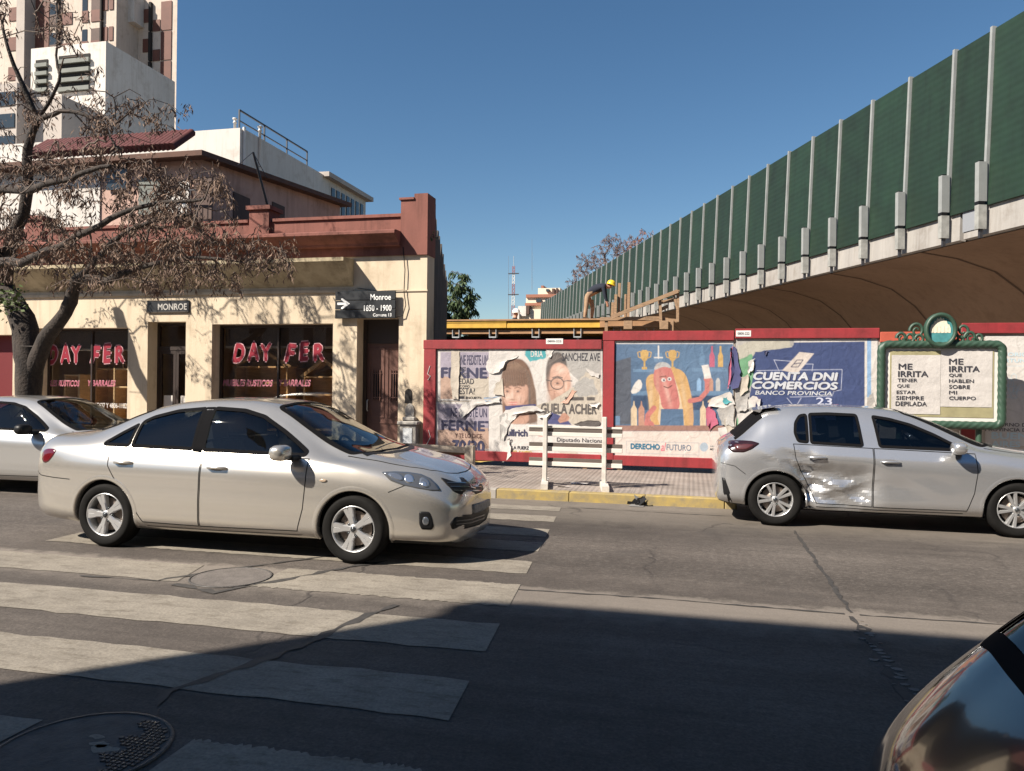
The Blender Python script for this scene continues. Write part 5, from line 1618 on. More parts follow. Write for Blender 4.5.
# --- two drink posters on the left
po = Poster('drink_poster', 'upper drink poster, half covered by a beige sheet, at the hoarding left end', 'poster', 438, 350, 508, 401, .004, m_pw)
po.rect(440.5, 352, 506, 399, m_dusk); po.poly([(440.5, 376), (470, 380), (506, 374), (506, 399), (440.5, 399)], m_peach)
po.text('NE PEDISTE UN', 461, 355, 488, 365, m_inkn, .012); po.text('FERNET', 441, 367.5, 498, 378.5, m_inkn, .04)
po.poly(ragged([(452, 351), (459.5, 351), (459.5, 366), (466, 378), (488, 378), (500, 384), (503, 394), (488, 400), (454, 399), (451, 380)], .8, 3), m_pw2)
for tx, q in (('CREES', (459.5, 367, 466, 371)), ('EN ESTA', (459.5, 373, 470, 376.6)), ('EDAD', (459.5, 378.5, 474, 384)), ('ESTA?', (459.5, 388, 475, 394.2)), ('COMO', (460, 385, 470, 387.4))):
    po.text(tx, *q, m_ink, .0)
po.rect(453.5, 396, 464.5, 399, m_ink); po.text('ENCUESTA', 466, 396.6, 482, 399, m_ink, .02); po.done()
po = Poster('drink_poster', 'lower drink poster with big dark lettering at the hoarding left end', 'poster', 436, 402, 505, 450, .004, m_pw)
po.rect(438, 404, 504, 449, m_dusk); po.poly([(438, 430), (470, 427), (504, 429), (504, 449), (438, 449)], m_peach)
po.text('NE PEDISTE UN', 451, 408, 487, 417, m_inkn, .012); po.text('FERNET', 441.5, 420.5, 495, 431, m_inkn, .04); po.text('Y TE LO DICE', 455, 433.5, 482, 438, m_inkb, .02); po.text('70/30', 452, 440, 485, 452, m_inkn, .05); po.done()
# --- election posters
po = Poster('election_poster', 'torn election poster of a fringed woman and a man in glasses', 'poster', 489, 349, 603, 460, .012, m_pw)
po.poly(ragged([(538, 347), (601, 346), (602, 388), (588, 392), (570, 372), (558, 366), (552, 352)], .8, 9), m_pgrey)
po.poly(ragged([(527, 348), (546, 347), (546, 358), (530, 362), (525, 355)], .7, 4), m_teal); po.text('DRIA', 531, 351, 543, 357, m_pw, .01)
po.text('SANCHEZ AVE', 562, 353, 600, 361, m_ink, .01)
# woman: hair, face, fringe
m_fh = paper('print_skin_light', (.86, .66, .55), .05); m_fm = paper('print_skin_mid', (.60, .36, .27), .06); m_fd = paper('print_skin_dark', (.34, .17, .12), .06)
po.soft = 1.6
po.poly([(502, 400), (500.5, 384), (502.5, 370), (508, 361), (516, 358), (524, 360), (530.5, 369), (534.5, 384), (536.5, 400), (537.5, 416), (537, 424), (504, 424)], m_hairb, 2)
po.poly([(506, 424), (507, 409), (519, 409), (527, 403), (532, 424)], m_fm, 1); po.blob(516, 413, 9, 4, m_fd, .6)
po.poly([(502.3, 384), (505, 372), (518, 368), (527, 374), (528.5, 389), (526.5, 400), (521, 407), (513.5, 410.5), (506.5, 406.5), (503, 398)], m_face, 2)
po.blob(527.5, 392, 4, 14, m_fm, .75); po.blob(520, 407, 8, 3, m_fm, .6, -.5); po.blob(508, 397, 4.5, 4, m_fh, .8); po.blob(514, 380, 7, 4, m_fh, .6); po.blob(519.5, 398, 3, 3, m_fh, .45); po.blob(513.6, 407.5, 3, 1.6, m_fh, .6); po.blob(503, 400, 1.6, 6, m_fm, .5)
for ex_ in (507.4, 518): po.blob(ex_, 390.2, 4, 2.6, m_fm, .7); po.blob(ex_, 391.6, 2.4, 1.0, m_fd, .9); po.line([(ex_ - 3.2, 388.2), (ex_, 387.2), (ex_ + 3.2, 388.4)], .9, m_hairb, .8); po.blob(ex_ + .1, 391.4, 1.0, .9, m_hairk, 1.0); po.blob(ex_ - 1.9, 391.6, .7, .5, m_fh, .7)
po.blob(512.6, 395, 1.2, 5, m_fh, .7); po.blob(514.6, 397, 1.2, 3.2, m_fm, .7); po.blob(512.4, 399.6, 2.8, .8, m_fd, .75)
po.poly([(507.2, 403), (511, 401.9), (513.4, 402.4), (516, 401.9), (519.8, 402.8), (514, 405.8)], m_lip, 1, soft=1.0); po.line([(508.6, 403.2), (513.5, 403.6), (518.6, 403)], .8, m_fh, .9); po.blob(513.6, 406.6, 3.6, .7, m_fd, .45); po.line([(504.8, 397.5), (506.6, 402.5)], .9, m_fm, .6); po.line([(521.4, 397), (520.6, 402.5)], 1.0, m_fd, .5)
po.poly([(502.3, 389), (502.5, 376), (505, 366), (513, 359.5), (520, 360.5), (527, 368), (529.5, 389), (526.5, 384), (523, 387), (519, 385.5), (515, 387), (511, 385.5), (507, 388), (504.5, 386)], m_hairb, 1)
rs = random.Random(8)
for k in range(46):
    x0_ = 503 + k*.58; po.line([(511 + k*.16 + rs.uniform(-.5, .5), 361.5 + abs(k - 22)*.07), (x0_ + .7, 372), (x0_ - .2, 382 + rs.uniform(0, 5))], .5, (m_hairl, m_hairk, m_hairb)[k % 3], .6)
po.blob(515, 366, 9, 3.2, m_hairl, .6)
for k in range(22): po.line([(525 + k*.3, 366 + k*.6), (529.5 + k*.3, 390), (529.6 + k*.37, 424)], .5, (m_hairl, m_hairk, m_hairb)[k % 3], .6)
po.blob(529.5, 400, 1.2, 20, m_hairk, .75)
# man: hair, face, spectacles
po.poly([(547, 390), (545.5, 370), (549, 357), (556, 351.5), (562, 353.5), (568, 362), (566, 390), (552, 398)], m_hairk, 2)
for k in range(40): po.line([(547.5 + k*.45, 366 - min(k, 30)*.3), (549 + k*.5, 355 - (k % 5)*.5 + abs(k - 20)*.16)], .5, (m_hairb, m_pgrey, m_hairk)[k % 3], .45)
po.poly([(549.8, 398), (549.3, 376), (552, 365), (560, 362), (568, 367), (571.5, 380), (569.5, 392), (562, 400.5), (554, 402.5)], m_face, 2)
po.blob(550.5, 388, 3.2, 14, m_fm, .8); po.blob(561, 370, 6, 4, m_fh, .8); po.blob(562, 391, 4, 3, m_fh, .5); po.blob(558, 399.5, 7, 3, m_fm, .7); po.blob(571, 388, 2, 8, m_fm, .5)
po.blob(557.5, 381.5, 5, 3.6, m_fm, .6); po.line([(553, 377.6), (557.5, 376.4), (562.5, 377.8)], 1.2, m_hairk, .85); po.blob(557.5, 383.4, 2.8, 1.1, m_fd, .95); po.blob(557.6, 383.3, 1.1, 1.0, m_hairk, 1.); po.blob(555.3, 383.6, .8, .5, m_fh, .8); po.blob(557.5, 386.6, 4, 1, m_fh, .5)
po.line([(557.5 + 6.5*math.cos(2*math.pi*k/24), 383.6 + 5.8*math.sin(2*math.pi*k/24)) for k in range(25)], 1.0, m_hairk); po.line([(551, 381), (546.5, 380)], 1.0, m_hairk); po.line([(564, 381.4), (567, 380.6), (572, 381)], 1.0, m_hairk)
po.blob(566, 386, 1.2, 5, m_fh, .7); po.blob(564.2, 388, 1, 4, m_fm, .6); po.blob(566, 392.2, 2.6, .8, m_fd, .7); po.poly([(557, 397), (563, 395.8), (568.5, 396.6), (562.5, 399)], m_lip, 1, soft=1.2); po.line([(558, 397), (568, 396.6)], .6, m_fd, .7); po.blob(554.6, 394, .8, 4, m_fd, .5)
po.blob(559, 399, 9, 4.5, m_hairk, .28)
po.soft = .7
# pasted strip with capitals and torn beige sheet
po.poly(ragged([(536, 406), (553, 400), (575, 386), (586, 372), (600, 378), (602, 404), (601, 424), (574, 426), (560, 414), (545, 416)], .7, 12), m_pw2)
po.poly(ragged([(572, 386), (584, 377), (594, 380), (598, 394), (580, 398)], 1.0, 14), m_pgrey)
po.rect(565, 397, 584, 400.5, m_hairk); po.rect(587, 397, 595, 400.5, m_hairk); po.text('GUELA ACHER', 541, 403.5, 597, 414, m_hairk, .035)
po.poly([(505, 406), (536, 404), (536, 410), (520, 413), (506, 411)], m_navy2); po.poly([(546, 424), (552, 412), (566, 418), (572, 425)], m_navy2, 0); po.poly([(556, 424), (564, 410), (572, 420)], m_facesh, 1)
po.rect(505, 425, 601, 452, m_pw); po.text('ullrich', 507, 429, 528, 436.5, m_inkn, .05); po.text('de', 507, 438, 513, 442, m_ink, .0); po.text('LA FUERZA', 512, 446, 532, 449.4, m_ink, .03); po.text('DEL CAMBIO', 512, 450.5, 532, 453.5, m_yel, .03)
po.text('Diputado Nacional', 557, 438, 604, 443.4, m_ink, .0); po.poly([(536, 431), (546, 433), (546, 437), (538, 436)], m_lip)
po.rect(515, 455.5, 560, 460, m_fuch); po.rect(560, 452, 578, 457.5, m_pw2); t_el = po.done()
for k, (pts, m_, cu) in enumerate([
        ([(487, 362), (497, 354), (512, 353), (519, 356), (506, 362), (500, 372), (492, 374), (487, 370)], m_pw, .05),
        ([(459, 410), (463, 404), (478, 399), (500, 397), (501, 402), (484, 404), (470, 407), (463, 418)], m_pw, .05), ([(484, 398), (500, 397), (500, 401), (486, 401.5)], m_lblue, .035),
        ([(496, 384), (503, 378), (504, 396), (494, 394)], m_pw2, .03), ([(500, 424), (506, 410), (520, 407), (537, 406), (545, 411), (530, 411), (512, 415), (507, 428)], m_pw, .06),
        ([(500, 416), (508, 413), (510, 424), (504, 441), (500, 442)], m_pgrey, .04), ([(536, 413), (552, 412), (546, 418), (540, 418)], m_pw, .05), ([(586, 368), (600, 374), (598, 378), (590, 375)], m_pw, .05),
        ([(547, 347), (554, 350), (551, 358), (546, 354)], m_pw, .04), ([(574, 424), (588, 420), (600, 421), (600, 425), (580, 426)], m_hairk, .02), ([(500, 441), (510, 440), (512, 455), (503, 462), (498, 452)], m_pw, .05),
        ([(474, 452), (500, 453), (500, 458), (474, 457)], m_pw, .02), ([(473, 457.5), (501, 457), (501, 461), (474, 461.5)], m_yel, .02), ([(560, 403), (566, 400), (572, 390), (577, 391), (568, 403)], m_face, .03), ([(588, 404), (600, 402), (597, 408)], m_pw, .04)]):
    flap(t_el, pts, m_, cu, 40 + k)
flap(t_el, [(452, 351), (459.5, 351), (460, 366), (459, 380), (459, 399), (453, 399), (451, 380)], m_pw2, .012, 66, amp=.5)
b = MB(); b.tube([P(x_, y_, HY - .048) for x_, y_ in ((430, 366), (427.5, 374), (430.5, 376), (428, 380))], .008, 4); b.tube([P(x_, y_, HY - .048) for x_, y_ in ((428.5, 430), (430.5, 437), (427, 444), (429.5, 449), (427.5, 456))], .007, 4); b.build('graffiti', m_pw, hA)

# --- hot dog poster
po = Poster('snack_poster', 'blue bar scene poster with a hot dog figure leaning on a counter', 'poster', 611, 341, 733.5, 463, .005, m_pw)
m_hb = paper('bar_blue', (.105, .18, .30), .1); m_hb2 = paper('bar_blue_dark', (.05, .09, .17), .1); m_hb3 = paper('bar_blue_light', (.16, .27, .42), .1); m_bun = paper('print_bun', (.66, .40, .17), .1); m_bunl = paper('print_bun_light', (.74, .58, .40), .1)
m_saus = paper('print_sausage', (.60, .21, .19), .06); m_gold = paper('print_gold', (.62, .40, .15), .1); m_ctr = paper('print_counter', (.36, .20, .16), .1); m_slateg = paper('print_slate', (.10, .115, .15), .1); m_grey = paper('print_grey', (.50, .50, .50), .05)
po.rect(613.5, 344, 733, 432, m_hb); po.blob(680, 365, 45, 25, m_hb3, .5); po.blob(620, 400, 22, 40, m_hb2, .6); po.poly([(614, 362), (631, 357), (631, 424), (614, 425)], m_slateg); po.rect(633, 369, 656, 372, m_hb3); po.rect(692, 368, 727, 371.5, m_hb3); po.rect(633, 391, 730, 395, m_hb3); po.rect(633, 396, 730, 410, m_hb2)
for cx_ in (644.5, 672.5):
    po.poly([(cx_ - 4.5, 350), (cx_ + 4.5, 350), (cx_ + 3.5, 359), (cx_, 362), (cx_ - 3.5, 359)], m_gold, 1); po.rect(cx_ - .9, 361, cx_ + .9, 367, m_gold); po.rect(cx_ - 2.6, 367, cx_ + 2.6, 369.5, m_gold)
    for s_ in (-1, 1): po.line([(cx_ + s_*4.4, 351.5), (cx_ + s_*6.8, 352.5), (cx_ + s_*6, 357), (cx_ + s_*3.3, 358)], .9, m_gold)
po.poly([(654, 362), (655, 353), (662, 353), (663, 362)], m_hb3, 0); po.line([(658.5, 346), (658.5, 358)], 1.4, m_pw); po.rect(654, 357, 663, 358.2, m_pw)
for (x_, c_) in ((702, m_hb3), (712, m_fuch), (720.5, m_gold)):
    po.poly([(x_ - 2.6, 367), (x_ - 2.6, 356), (x_ - 1, 352), (x_ - .9, 346), (x_ + .9, 346), (x_ + 1, 352), (x_ + 2.6, 356), (x_ + 2.6, 367)], c_)
for (x_, c_) in ((699, m_lblue), (705, m_hb3), (711, m_facesh), (718, m_grey)): po.poly([(x_ - 2.2, 391), (x_ - 2.2, 381), (x_ - .8, 378), (x_ + .8, 378), (x_ + 2.2, 381), (x_ + 2.2, 391)], c_)
po.poly([(630, 394), (634, 384), (640, 378), (643, 386), (638, 393)], m_pw, 1)
po.poly([(650, 425), (649, 402), (646, 386), (646, 378), (652, 373), (660, 376), (663, 395), (664, 425)], m_bun, 2); po.poly([(657, 425), (660, 400), (657, 380), (661, 378), (665, 396), (667, 425)], m_bunl, 1)
po.poly([(668, 369), (678, 368), (686, 374), (690, 388), (693, 405), (694, 430), (682, 430), (676, 400)], m_bun, 2); po.poly([(672, 372), (677, 384), (682, 402), (685, 430), (680, 430), (674, 400), (668, 380)], m_bunl, 1)
po.poly([(653, 378), (655, 367), (661, 362), (668, 363), (673, 372), (678, 392), (681, 411), (662, 411), (660, 394), (655, 388)], m_saus, 2)
po.poly([(653, 371), (656, 364), (662, 361.5), (669, 363.5), (672, 369), (664, 366)], m_grey, 2)
po.blob(657.5, 384, 2.4, 14, m_fm, .55); po.blob(667, 392, 2.2, 15, m_fh, .45, -.25); po.blob(651, 398, 2.4, 18, m_bunl, .55); po.blob(684, 396, 2.2, 16, m_bunl, .5, -.15); po.blob(691, 412, 2, 14, m_fm, .5); po.oval(663.5, 380, 2.3, 1.9, m_pw); po.oval(669.5, 379, 2.2, 1.9, m_pw); po.oval(664, 380.2, .9, 1, m_inkn); po.oval(669.4, 379.2, .9, 1, m_inkn); po.line([(660, 377), (666, 376)], .8, m_inkb); po.line([(664, 386.5), (668, 388), (672, 385.5)], .9, m_inkb)
po.poly([(661, 409), (683, 409), (684, 426), (660, 426)], m_hb); po.line([(690, 401), (700, 399), (707, 391), (707, 380)], 4.6, m_saus); po.oval(707, 379, 3.3, 3.6, m_saus)
po.poly([(701.5, 365.5), (708.5, 364.5), (711.5, 378), (704.5, 379)], m_pw)
po.line([(654, 408), (648, 415), (647, 424)], 5, m_saus); po.poly([(641, 427), (645, 420), (653, 421), (655, 427)], m_saus, 1)
for (x_, c_) in ((634, m_bunl), (641.5, m_facesh), (703, m_bunl), (709.5, m_fuch)): po.poly([(x_ - 3, 427), (x_ - 3, 409), (x_ - .8, 405), (x_ - .4, 401), (x_ + .4, 401), (x_ + .8, 405), (x_ + 3, 409), (x_ + 3, 427)], c_)
po.rect(613.5, 425.5, 733, 431, m_ctr); po.rect(614, 416, 620, 425, m_hb3); po.poly([(706, 402), (714, 397), (722, 396), (724, 400), (712, 403)], m_bunl, 1)
po.rect(613.5, 431.2, 733, 462, paper('poster_cream', (.76, .66, .60), .05)); po.line([(626.5, 441), (699, 443), (699, 455), (626.5, 453), (626.5, 441)], .7, m_grey)
po.text('DERECHO', 630.5, 443.5, 660, 449.5, mat('teal_ink', (.02, .12, .2), .7), .05); po.text('al', 661, 442.5, 666, 451, mat('pink_ink', (.6, .15, .2), .7), .0, .3); po.text('FUTURO', 666.5, 444.5, 691, 450.5, mat('grey_ink', (.12, .16, .22), .7), .0)
po.oval(704, 447, 4.2, 4.6, paper('seal_blue', (.42, .50, .58), .3, sc=20)); po.text('BUENOS AIRES', 710, 445.5, 721, 446.9, m_grey, .02); po.text('PROVINCIA', 710, 448.3, 719, 450.3, m_ink, .02); t_sn = po.done()
for k, (pts, m_, cu) in enumerate([([(733, 346), (737, 352), (741, 372), (739, 386), (732, 389), (729, 386), (731, 368)], m_navy2, .07), ([(731, 347), (733, 347), (730, 384), (727, 389)], m_fuch, .04), ([(706, 408), (714, 410), (718, 424), (709, 431), (707, 420)], m_fuch, .03),
        ([(712, 398), (730, 392), (735, 404), (722, 408), (708, 407)], m_pw, .06), ([(716, 410), (733, 404), (735, 426), (722, 424)], m_pgrey, .05), ([(718, 428), (733, 424), (734, 446), (726, 456), (718, 462), (722, 446)], m_pw, .07), ([(724, 420), (735, 416), (735, 436), (727, 434)], m_pw2, .05), ([(713, 458), (722, 452), (733, 458), (728, 465), (716, 464)], m_pw, .05), ([(722, 398), (733, 396), (733, 402), (724, 404)], m_teal, .03)]):
    flap(t_sn, pts, m_, cu, 70 + k, amp=1.2)

# --- blue bank poster
po = Poster('bank_poster', 'torn dark blue bank poster with white angular lettering', 'poster', 735.5, 337, 878, 450, .005, m_pgrey)
po.rect(863, 336, 877, 440, m_pw); po.poly([(866, 337), (871, 337), (871, 420), (866, 425)], m_lblue); po.poly(ragged([(864, 400), (873, 392), (876, 410), (866, 424)], 1, 2), m_pgrey)
po.poly(ragged([(737, 345), (757, 338), (790, 336), (792, 348), (760, 352), (750, 372), (738, 378)], 1.5, 20), paper('torn_beige', (.55, .52, .44), .3, sc=20)); po.poly(ragged([(738, 360), (752, 354), (756, 372), (748, 392), (740, 394)], 1.2, 21), paper('torn_green', (.20, .42, .24), .4, sc=14)); po.oval(743, 424, 7, 10, paper('torn_green'  , (.20, .42, .24)))
po.poly(ragged([(752, 360), (755, 352), (770, 350), (792, 347), (795, 341), (866, 340), (866, 432), (762, 432), (757, 410), (748, 408), (750, 394), (754, 372)], .5, 22), paper('bank_navy', (.055, .082, .205), .15))
po.poly([(794, 339.5), (867, 338.5), (867, 341.5), (794, 342.5)], m_pw); po.poly([(864.5, 340), (867, 340), (867, 430), (864.5, 430)], m_pw)
for tx, q in (('CUENTA DNI', (753, 372, 838, 380.5)), ('COMERCIOS', (751.5, 381.5, 838, 389.5))):
    po.text(tx, q[0] + .7, q[1] + .8, q[2] + .9, q[3] + .9, m_inkn, .05, .15); po.text(tx, *q, paper('print_silver', (.62, .64, .68), .05), .045, .15)
po.text('BANCO PROVINCIA', 755, 391, 832, 395.2, MATS['print_silver'], .02, .15)
m_pl = mat('print_line', (.45, .47, .58), .7)
for pts in ([(774, 360), (803, 362)], [(774, 360), (779, 371)], [(803, 364), (813, 364), (812, 371)], [(757, 370.5), (842, 369.5), (841, 390), (834, 391), (832, 396), (790, 397)], [(801, 398), (795, 408), (787, 398)]): po.line(pts, .55, m_pl)
po.poly([(782, 370.5), (799.5, 352), (814, 353.5), (797.5, 373.5)], paper('print_phone', (.70, .62, .56), .05)); po.line([(791, 367), (797, 360), (803, 360), (798, 367), (791, 367)], .8, m_inkn); po.line([(794, 364), (800, 363)], .8, m_inkn)
po.text('23', 816, 397.5, 832, 405, m_pl, .02); po.line([(815, 406), (838, 405)], 1.2, m_fuch); t_bk = po.done()
for k, (pts, m_, cu) in enumerate([([(738, 406), (752, 396), (760, 399), (757, 420), (748, 428), (752, 408)], m_pw, .06), ([(757, 396), (761, 398), (758, 424), (752, 430)], m_navy2, .05), ([(738, 378), (748, 374), (748, 390), (740, 396)], m_pw2, .03), ([(736, 398), (748, 396), (746, 410), (737, 412)], m_pgrey, .05), ([(748, 362), (755, 358), (753, 370), (748, 374)], m_pw, .03), ([(866, 410), (875, 402), (876, 420), (868, 430)], m_pw, .03), ([(737, 414), (752, 412), (750, 436), (738, 434)], m_pw, .04), ([(763, 351), (768, 351), (765, 356)], m_inkn, .01)]):
    flap(t_bk, pts, m_, cu, 90 + k, amp=1.0)

# --- white city poster at the right edge
po = Poster('city_poster', 'white city government poster with a pale skyline drawing at the right edge', 'poster', 985, 336, 1100, 446, .006, m_pw)
m_pt = mat('pale_teal_ink', (.42, .54, .60), .8)
po.text('TERRITORIO DE', 982, 352.5, 1040, 356.5, m_pt, .02); po.text('OPORTUNIDADES', 988, 358.6, 1052, 362.6, m_pt, .02); po.line([(985, 367), (1090, 364)], .4, m_pt)
rs = random.Random(6)
for k in range(34):
    x_, y_ = rs.uniform(1004, 1080), rs.uniform(374, 404); w_, h_ = rs.uniform(3, 6), rs.uniform(3, 8)
    po.line([(x_, y_), (x_, y_ - h_), (x_ + w_/2, y_ - h_ - 2), (x_ + w_, y_ - h_), (x_ + w_, y_), (x_, y_)], .5, m_pt)
po.text('GOBIERNO DE LA', 985, 423, 1040, 426.5, m_ink, .01); po.text('PROVINCIA DE', 985, 428, 1030, 431.4, m_ink, .01); po.text('BUENOS', 991, 432.5, 1048, 439.5, m_pt, .03); po.text('AIRES', 991, 441, 1020, 447, m_pt, .03); po.done()

# ------------------------------------------------------------------ green ornamental billboard
BBY = 13.3
m_bgreen = mat('billboard_green', (0.030, 0.066, 0.043), 0.5, var=0.2, vscale=5)
def bp_(x_, y_): return P(x_, y_, BBY)
bbt = thing('ornate_billboard', (bp_(940, 400).x, BBY, PZ), 'green rope-edged billboard with a round crest and two protest sheets', 'billboard')
cor = [bp_(877, 343), bp_(1006.5, 338), bp_(1006.5, 428.5), bp_(877, 428.5)]
X0, X1 = (cor[0].x + cor[3].x)/2, (cor[1].x + cor[2].x)/2; Z1, Z0 = (cor[0].z + cor[1].z)/2, (cor[2].z + cor[3].z)/2
def rrect(x0, x1, z0, z1, r_, n=6):
    o = []
    for (cx_, cz_, a0) in ((x1 - r_, z1 - r_, 0), (x0 + r_, z1 - r_, 90), (x0 + r_, z0 + r_, 180), (x1 - r_, z0 + r_, 270)):
        for k in range(n + 1):
            a = R(a0 + 90 * k / n); o.append((cx_ + r_*math.cos(a), cz_ + r_*math.sin(a)))
    return o
path = rrect(X0 + .06, X1 - .06, Z0 + .06, Z1 - .06, .10)
dense = []
for i in range(len(path)):
    a, c = Vector(path[i]), Vector(path[(i+1) % len(path)]); k = max(1, int((c - a).length / .012))
    for j in range(k): dense.append(a.lerp(c, j / k))
b = MB()           # twisted rope: ring section turning along the frame
vs, fs = [], []; nn = len(dense); ns = 24; dist = 0
for i in range(nn):
    p = dense[i]; d = (dense[(i+1) % nn] - dense[i-1]).normalized(); out = Vector((d.y, -d.x))
    dist += (dense[i] - dense[i-1]).length
    for k in range(ns):
        a = 2*math.pi*k/ns
        rr = .062 * (1 + .055 * math.sin(4*a + dist * 2*math.pi / .11))
        vs.append((p.x + out.x*rr*math.cos(a), BBY + rr*math.sin(a)*.9, p.y + out.y*rr*math.cos(a)))
for i in range(nn):
    for k in range(ns):
        j = (i+1) % nn; fs.append((i*ns + k, i*ns + (k+1) % ns, j*ns + (k+1) % ns, j*ns + k))
b.add(vs, fs, 0, True); b.build('rope_frame', m_bgreen, bbt)
b = MB(); b.box(X0 + .10, BBY + .02, Z0 + .10, X1 - .10, BBY + .05, Z1 - .10); b.build('board', M_WHITE, bbt)
iz0, iz1, ix0, ix1 = Z0 + .18, Z1 - .16, X0 + .19, X1 - .17
ic = .05
b = MB(); b.prism([(ix0, BBY + .019, iz0 + .0), (ix1 - .0, BBY + .019, iz0), (ix1, BBY + .019, iz1), (ix0, BBY + .019, iz1)], (0, -.006, 0)); b.build('backing_sheet', mat('olive_backing', (0.30, 0.27, 0.15), .85, var=.2, vscale=4), bbt)
for xx in (X0 + .35, X1 - .35):
    b = MB(); b.tube([(xx, BBY + .08, PZ), (xx, BBY + .08, Z1 - .1)], .045, 8); b.build('post', m_bgreen, bbt)
# crest
cc = bp_(939.5, 330.5); rx = bp_(956, 330).x - cc.x
b = MB(); b.lathe([(rx, -.02), (rx, .06), (rx*.93, .085), (rx*.80, .085), (rx*.76, .06), (rx*.76, .03)], (cc.x, BBY - .02, cc.z), (0, -1, 0), 32); cr = b.build('crest_ring', m_bgreen, bbt)
for v in cr.data.vertices: v.co.z = (v.co.z - (cc.z - PZ)) * 1.18 + (cc.z - PZ)
m_enam = mat('enamel_teal', (0.07, 0.24, 0.25), .35, var=.3, vscale=9); m_enw = mat('enamel_cream', (0.72, 0.66, 0.52), .4, var=.2, vscale=20)
b = MB(); b.add([(cc.x + rx*.78*math.cos(2*math.pi*k/24), BBY - .045, cc.z + rx*.92*math.sin(2*math.pi*k/24)) for k in range(24)], [list(range(24))]); b.build('crest_field', m_enam, bbt)
b = MB(); n = 14
pts = [(-.62, -.15)] + [(-.62 + 1.24*k/n, .1 + .55*math.sin(math.pi*k/n) + (.12 if k % 2 else 0)) for k in range(n+1)] + [(.62, -.15)]
b.face([(cc.x + u*rx, BBY - .048, cc.z + v*rx*1.15) for u, v in pts])
for k in range(5): b.box(cc.x + rx*(-.5 + k*.22), BBY - .052, cc.z - rx*.15, cc.x + rx*(-.43 + k*.22), BBY - .049, cc.z + rx*.28)
b.build('crest_scene', m_enw, bbt)
for s_ in (-1, 1):
    for (ox, oz, r0, turns, dr_) in ((1.62, -.02, .105, 1.4, 1), (2.15, -.50, .085, 1.4, -1), (1.42, -.60, .07, 1.2, 1), (2.72, -.50, .075, 1.3, 1)):
        pts = []
        for k in range(26):
            t = k / 25; a = dr_ * turns * 2*math.pi * t + (math.pi if s_ > 0 else 0); r_ = r0 * (1 - .75 * t)
            pts.append((cc.x + s_*ox*rx*.86 + s_*r_*math.cos(a), BBY - .01, cc.z + oz*rx*1.0 + r_*math.sin(a)*1.2))
        b = MB(); b.tube(pts, [.028 * (1 - .4*k/25) for k in range(26)], 6); b.build('scroll', m_bgreen, bbt)
# two pasted sheets
def bsheet(q, lines, label, rot):
    a, c = zbox(*q[:4], BBY); yb_ = BBY + .010
    t = thing('protest_sheet', ((a.x + c.x)/2, yb_, c.z), label, 'poster', 'protest sheets on the billboard')
    n = 7; vs = []; rs_ = random.Random(int(q[0]))
    for i in range(n + 1):
        for j in range(n + 1):
            vs.append((a.x + (c.x - a.x)*i/n, yb_ - rs_.uniform(0, .006), c.z + (a.z - c.z)*j/n))
    b = MB(); b.add(vs, [(i*(n+1) + j, (i+1)*(n+1) + j, (i+1)*(n+1) + j + 1, i*(n+1) + j + 1) for i in range(n) for j in range(n)], 0, True)
    b.build('sheet', paper('sheet_paper', (.66, .62, .585), .06), t)
    for (tx, x0_, y0_, x1_, y1_, bold) in lines:
        aa, c2 = zbox(x0_, y0_, x1_, y1_, BBY); aa.y = c2.y = yb_; lettering(tx, aa, c2, m_ink, t, bold=bold, lift=.009)
    return t
bsheet((891.5, 355, 940.5, 414), [('ME', 898.5, 363.5, 912.5, 369.5, .02), ('IRRITA', 898, 371, 928.5, 377, .03), ('TENER', 897.5, 378.5, 917.5, 382, .02), ('QUE', 897, 384.3, 909.5, 388, .02), ('ESTAR', 896.5, 390.5, 916, 394, .02), ('SIEMPRE', 896, 396, 924, 400, .02), ('DEPILADA', 895.5, 401.5, 927, 406, .02)], 'left protest sheet on the green billboard ending in DEPILADA', 0)
bsheet((940.8, 348.5, 992.5, 407), [('ME', 949, 358.5, 963.5, 364.5, .02), ('IRRITA', 949, 366, 980, 372, .03), ('QUE', 949, 373.5, 962, 377.3, .02), ('HABLEN', 949, 379.2, 974, 382.8, .02), ('SOBRE', 949, 385, 970, 388.7, .02), ('MI', 949, 390.7, 957, 394.2, .01), ('CUERPO', 949, 396.4, 976, 400, .02)], 'right protest sheet on the green billboard ending in CUERPO', 0)

# ------------------------------------------------------------------ white street barrier on the pavement
m_bw = mat('barrier_white_board', (0.60, 0.565, 0.515), 0.7, var=.15, vscale=6, streak=(.4, 1, 3))
m_bgr = mat('barrier_weathered_board', (0.10, 0.08, 0.068), 0.85, var=.25, vscale=8, streak=(.4, 1, 3))
m_bpost = mat('barrier_post_paint', (0.52, 0.485, 0.44), 0.75, var=.2, vscale=7)
BRY = 11.25
def brp(x_, y_): return P(x_, y_, BRY)
br = thing('wooden_barrier', (brp(577, 485).x, BRY, PZ), 'white slatted wooden barrier on two posts standing at the yellow kerb', 'barrier')
zt0 = None
for (y0_, y1_, m_, dy_) in ((426.5, 428.6, m_bw, .05), (428.8, 432.8, m_bgr, .062), (432.9, 437.0, m_bw, .05), (443.6, 447.6, m_bgr, .062), (447.7, 452.2, m_bw, .05), (459.0, 462.6, m_bgr, .062), (462.7, 467.2, m_bw, .05)):
    a, c = zbox(528.2, y0_, 622, y1_, BRY)
    b = MB(); b.bbox(a.x, BRY + dy_, c.z, c.x, BRY + dy_ + .028, a.z, .004); b.build('slat', m_, br)
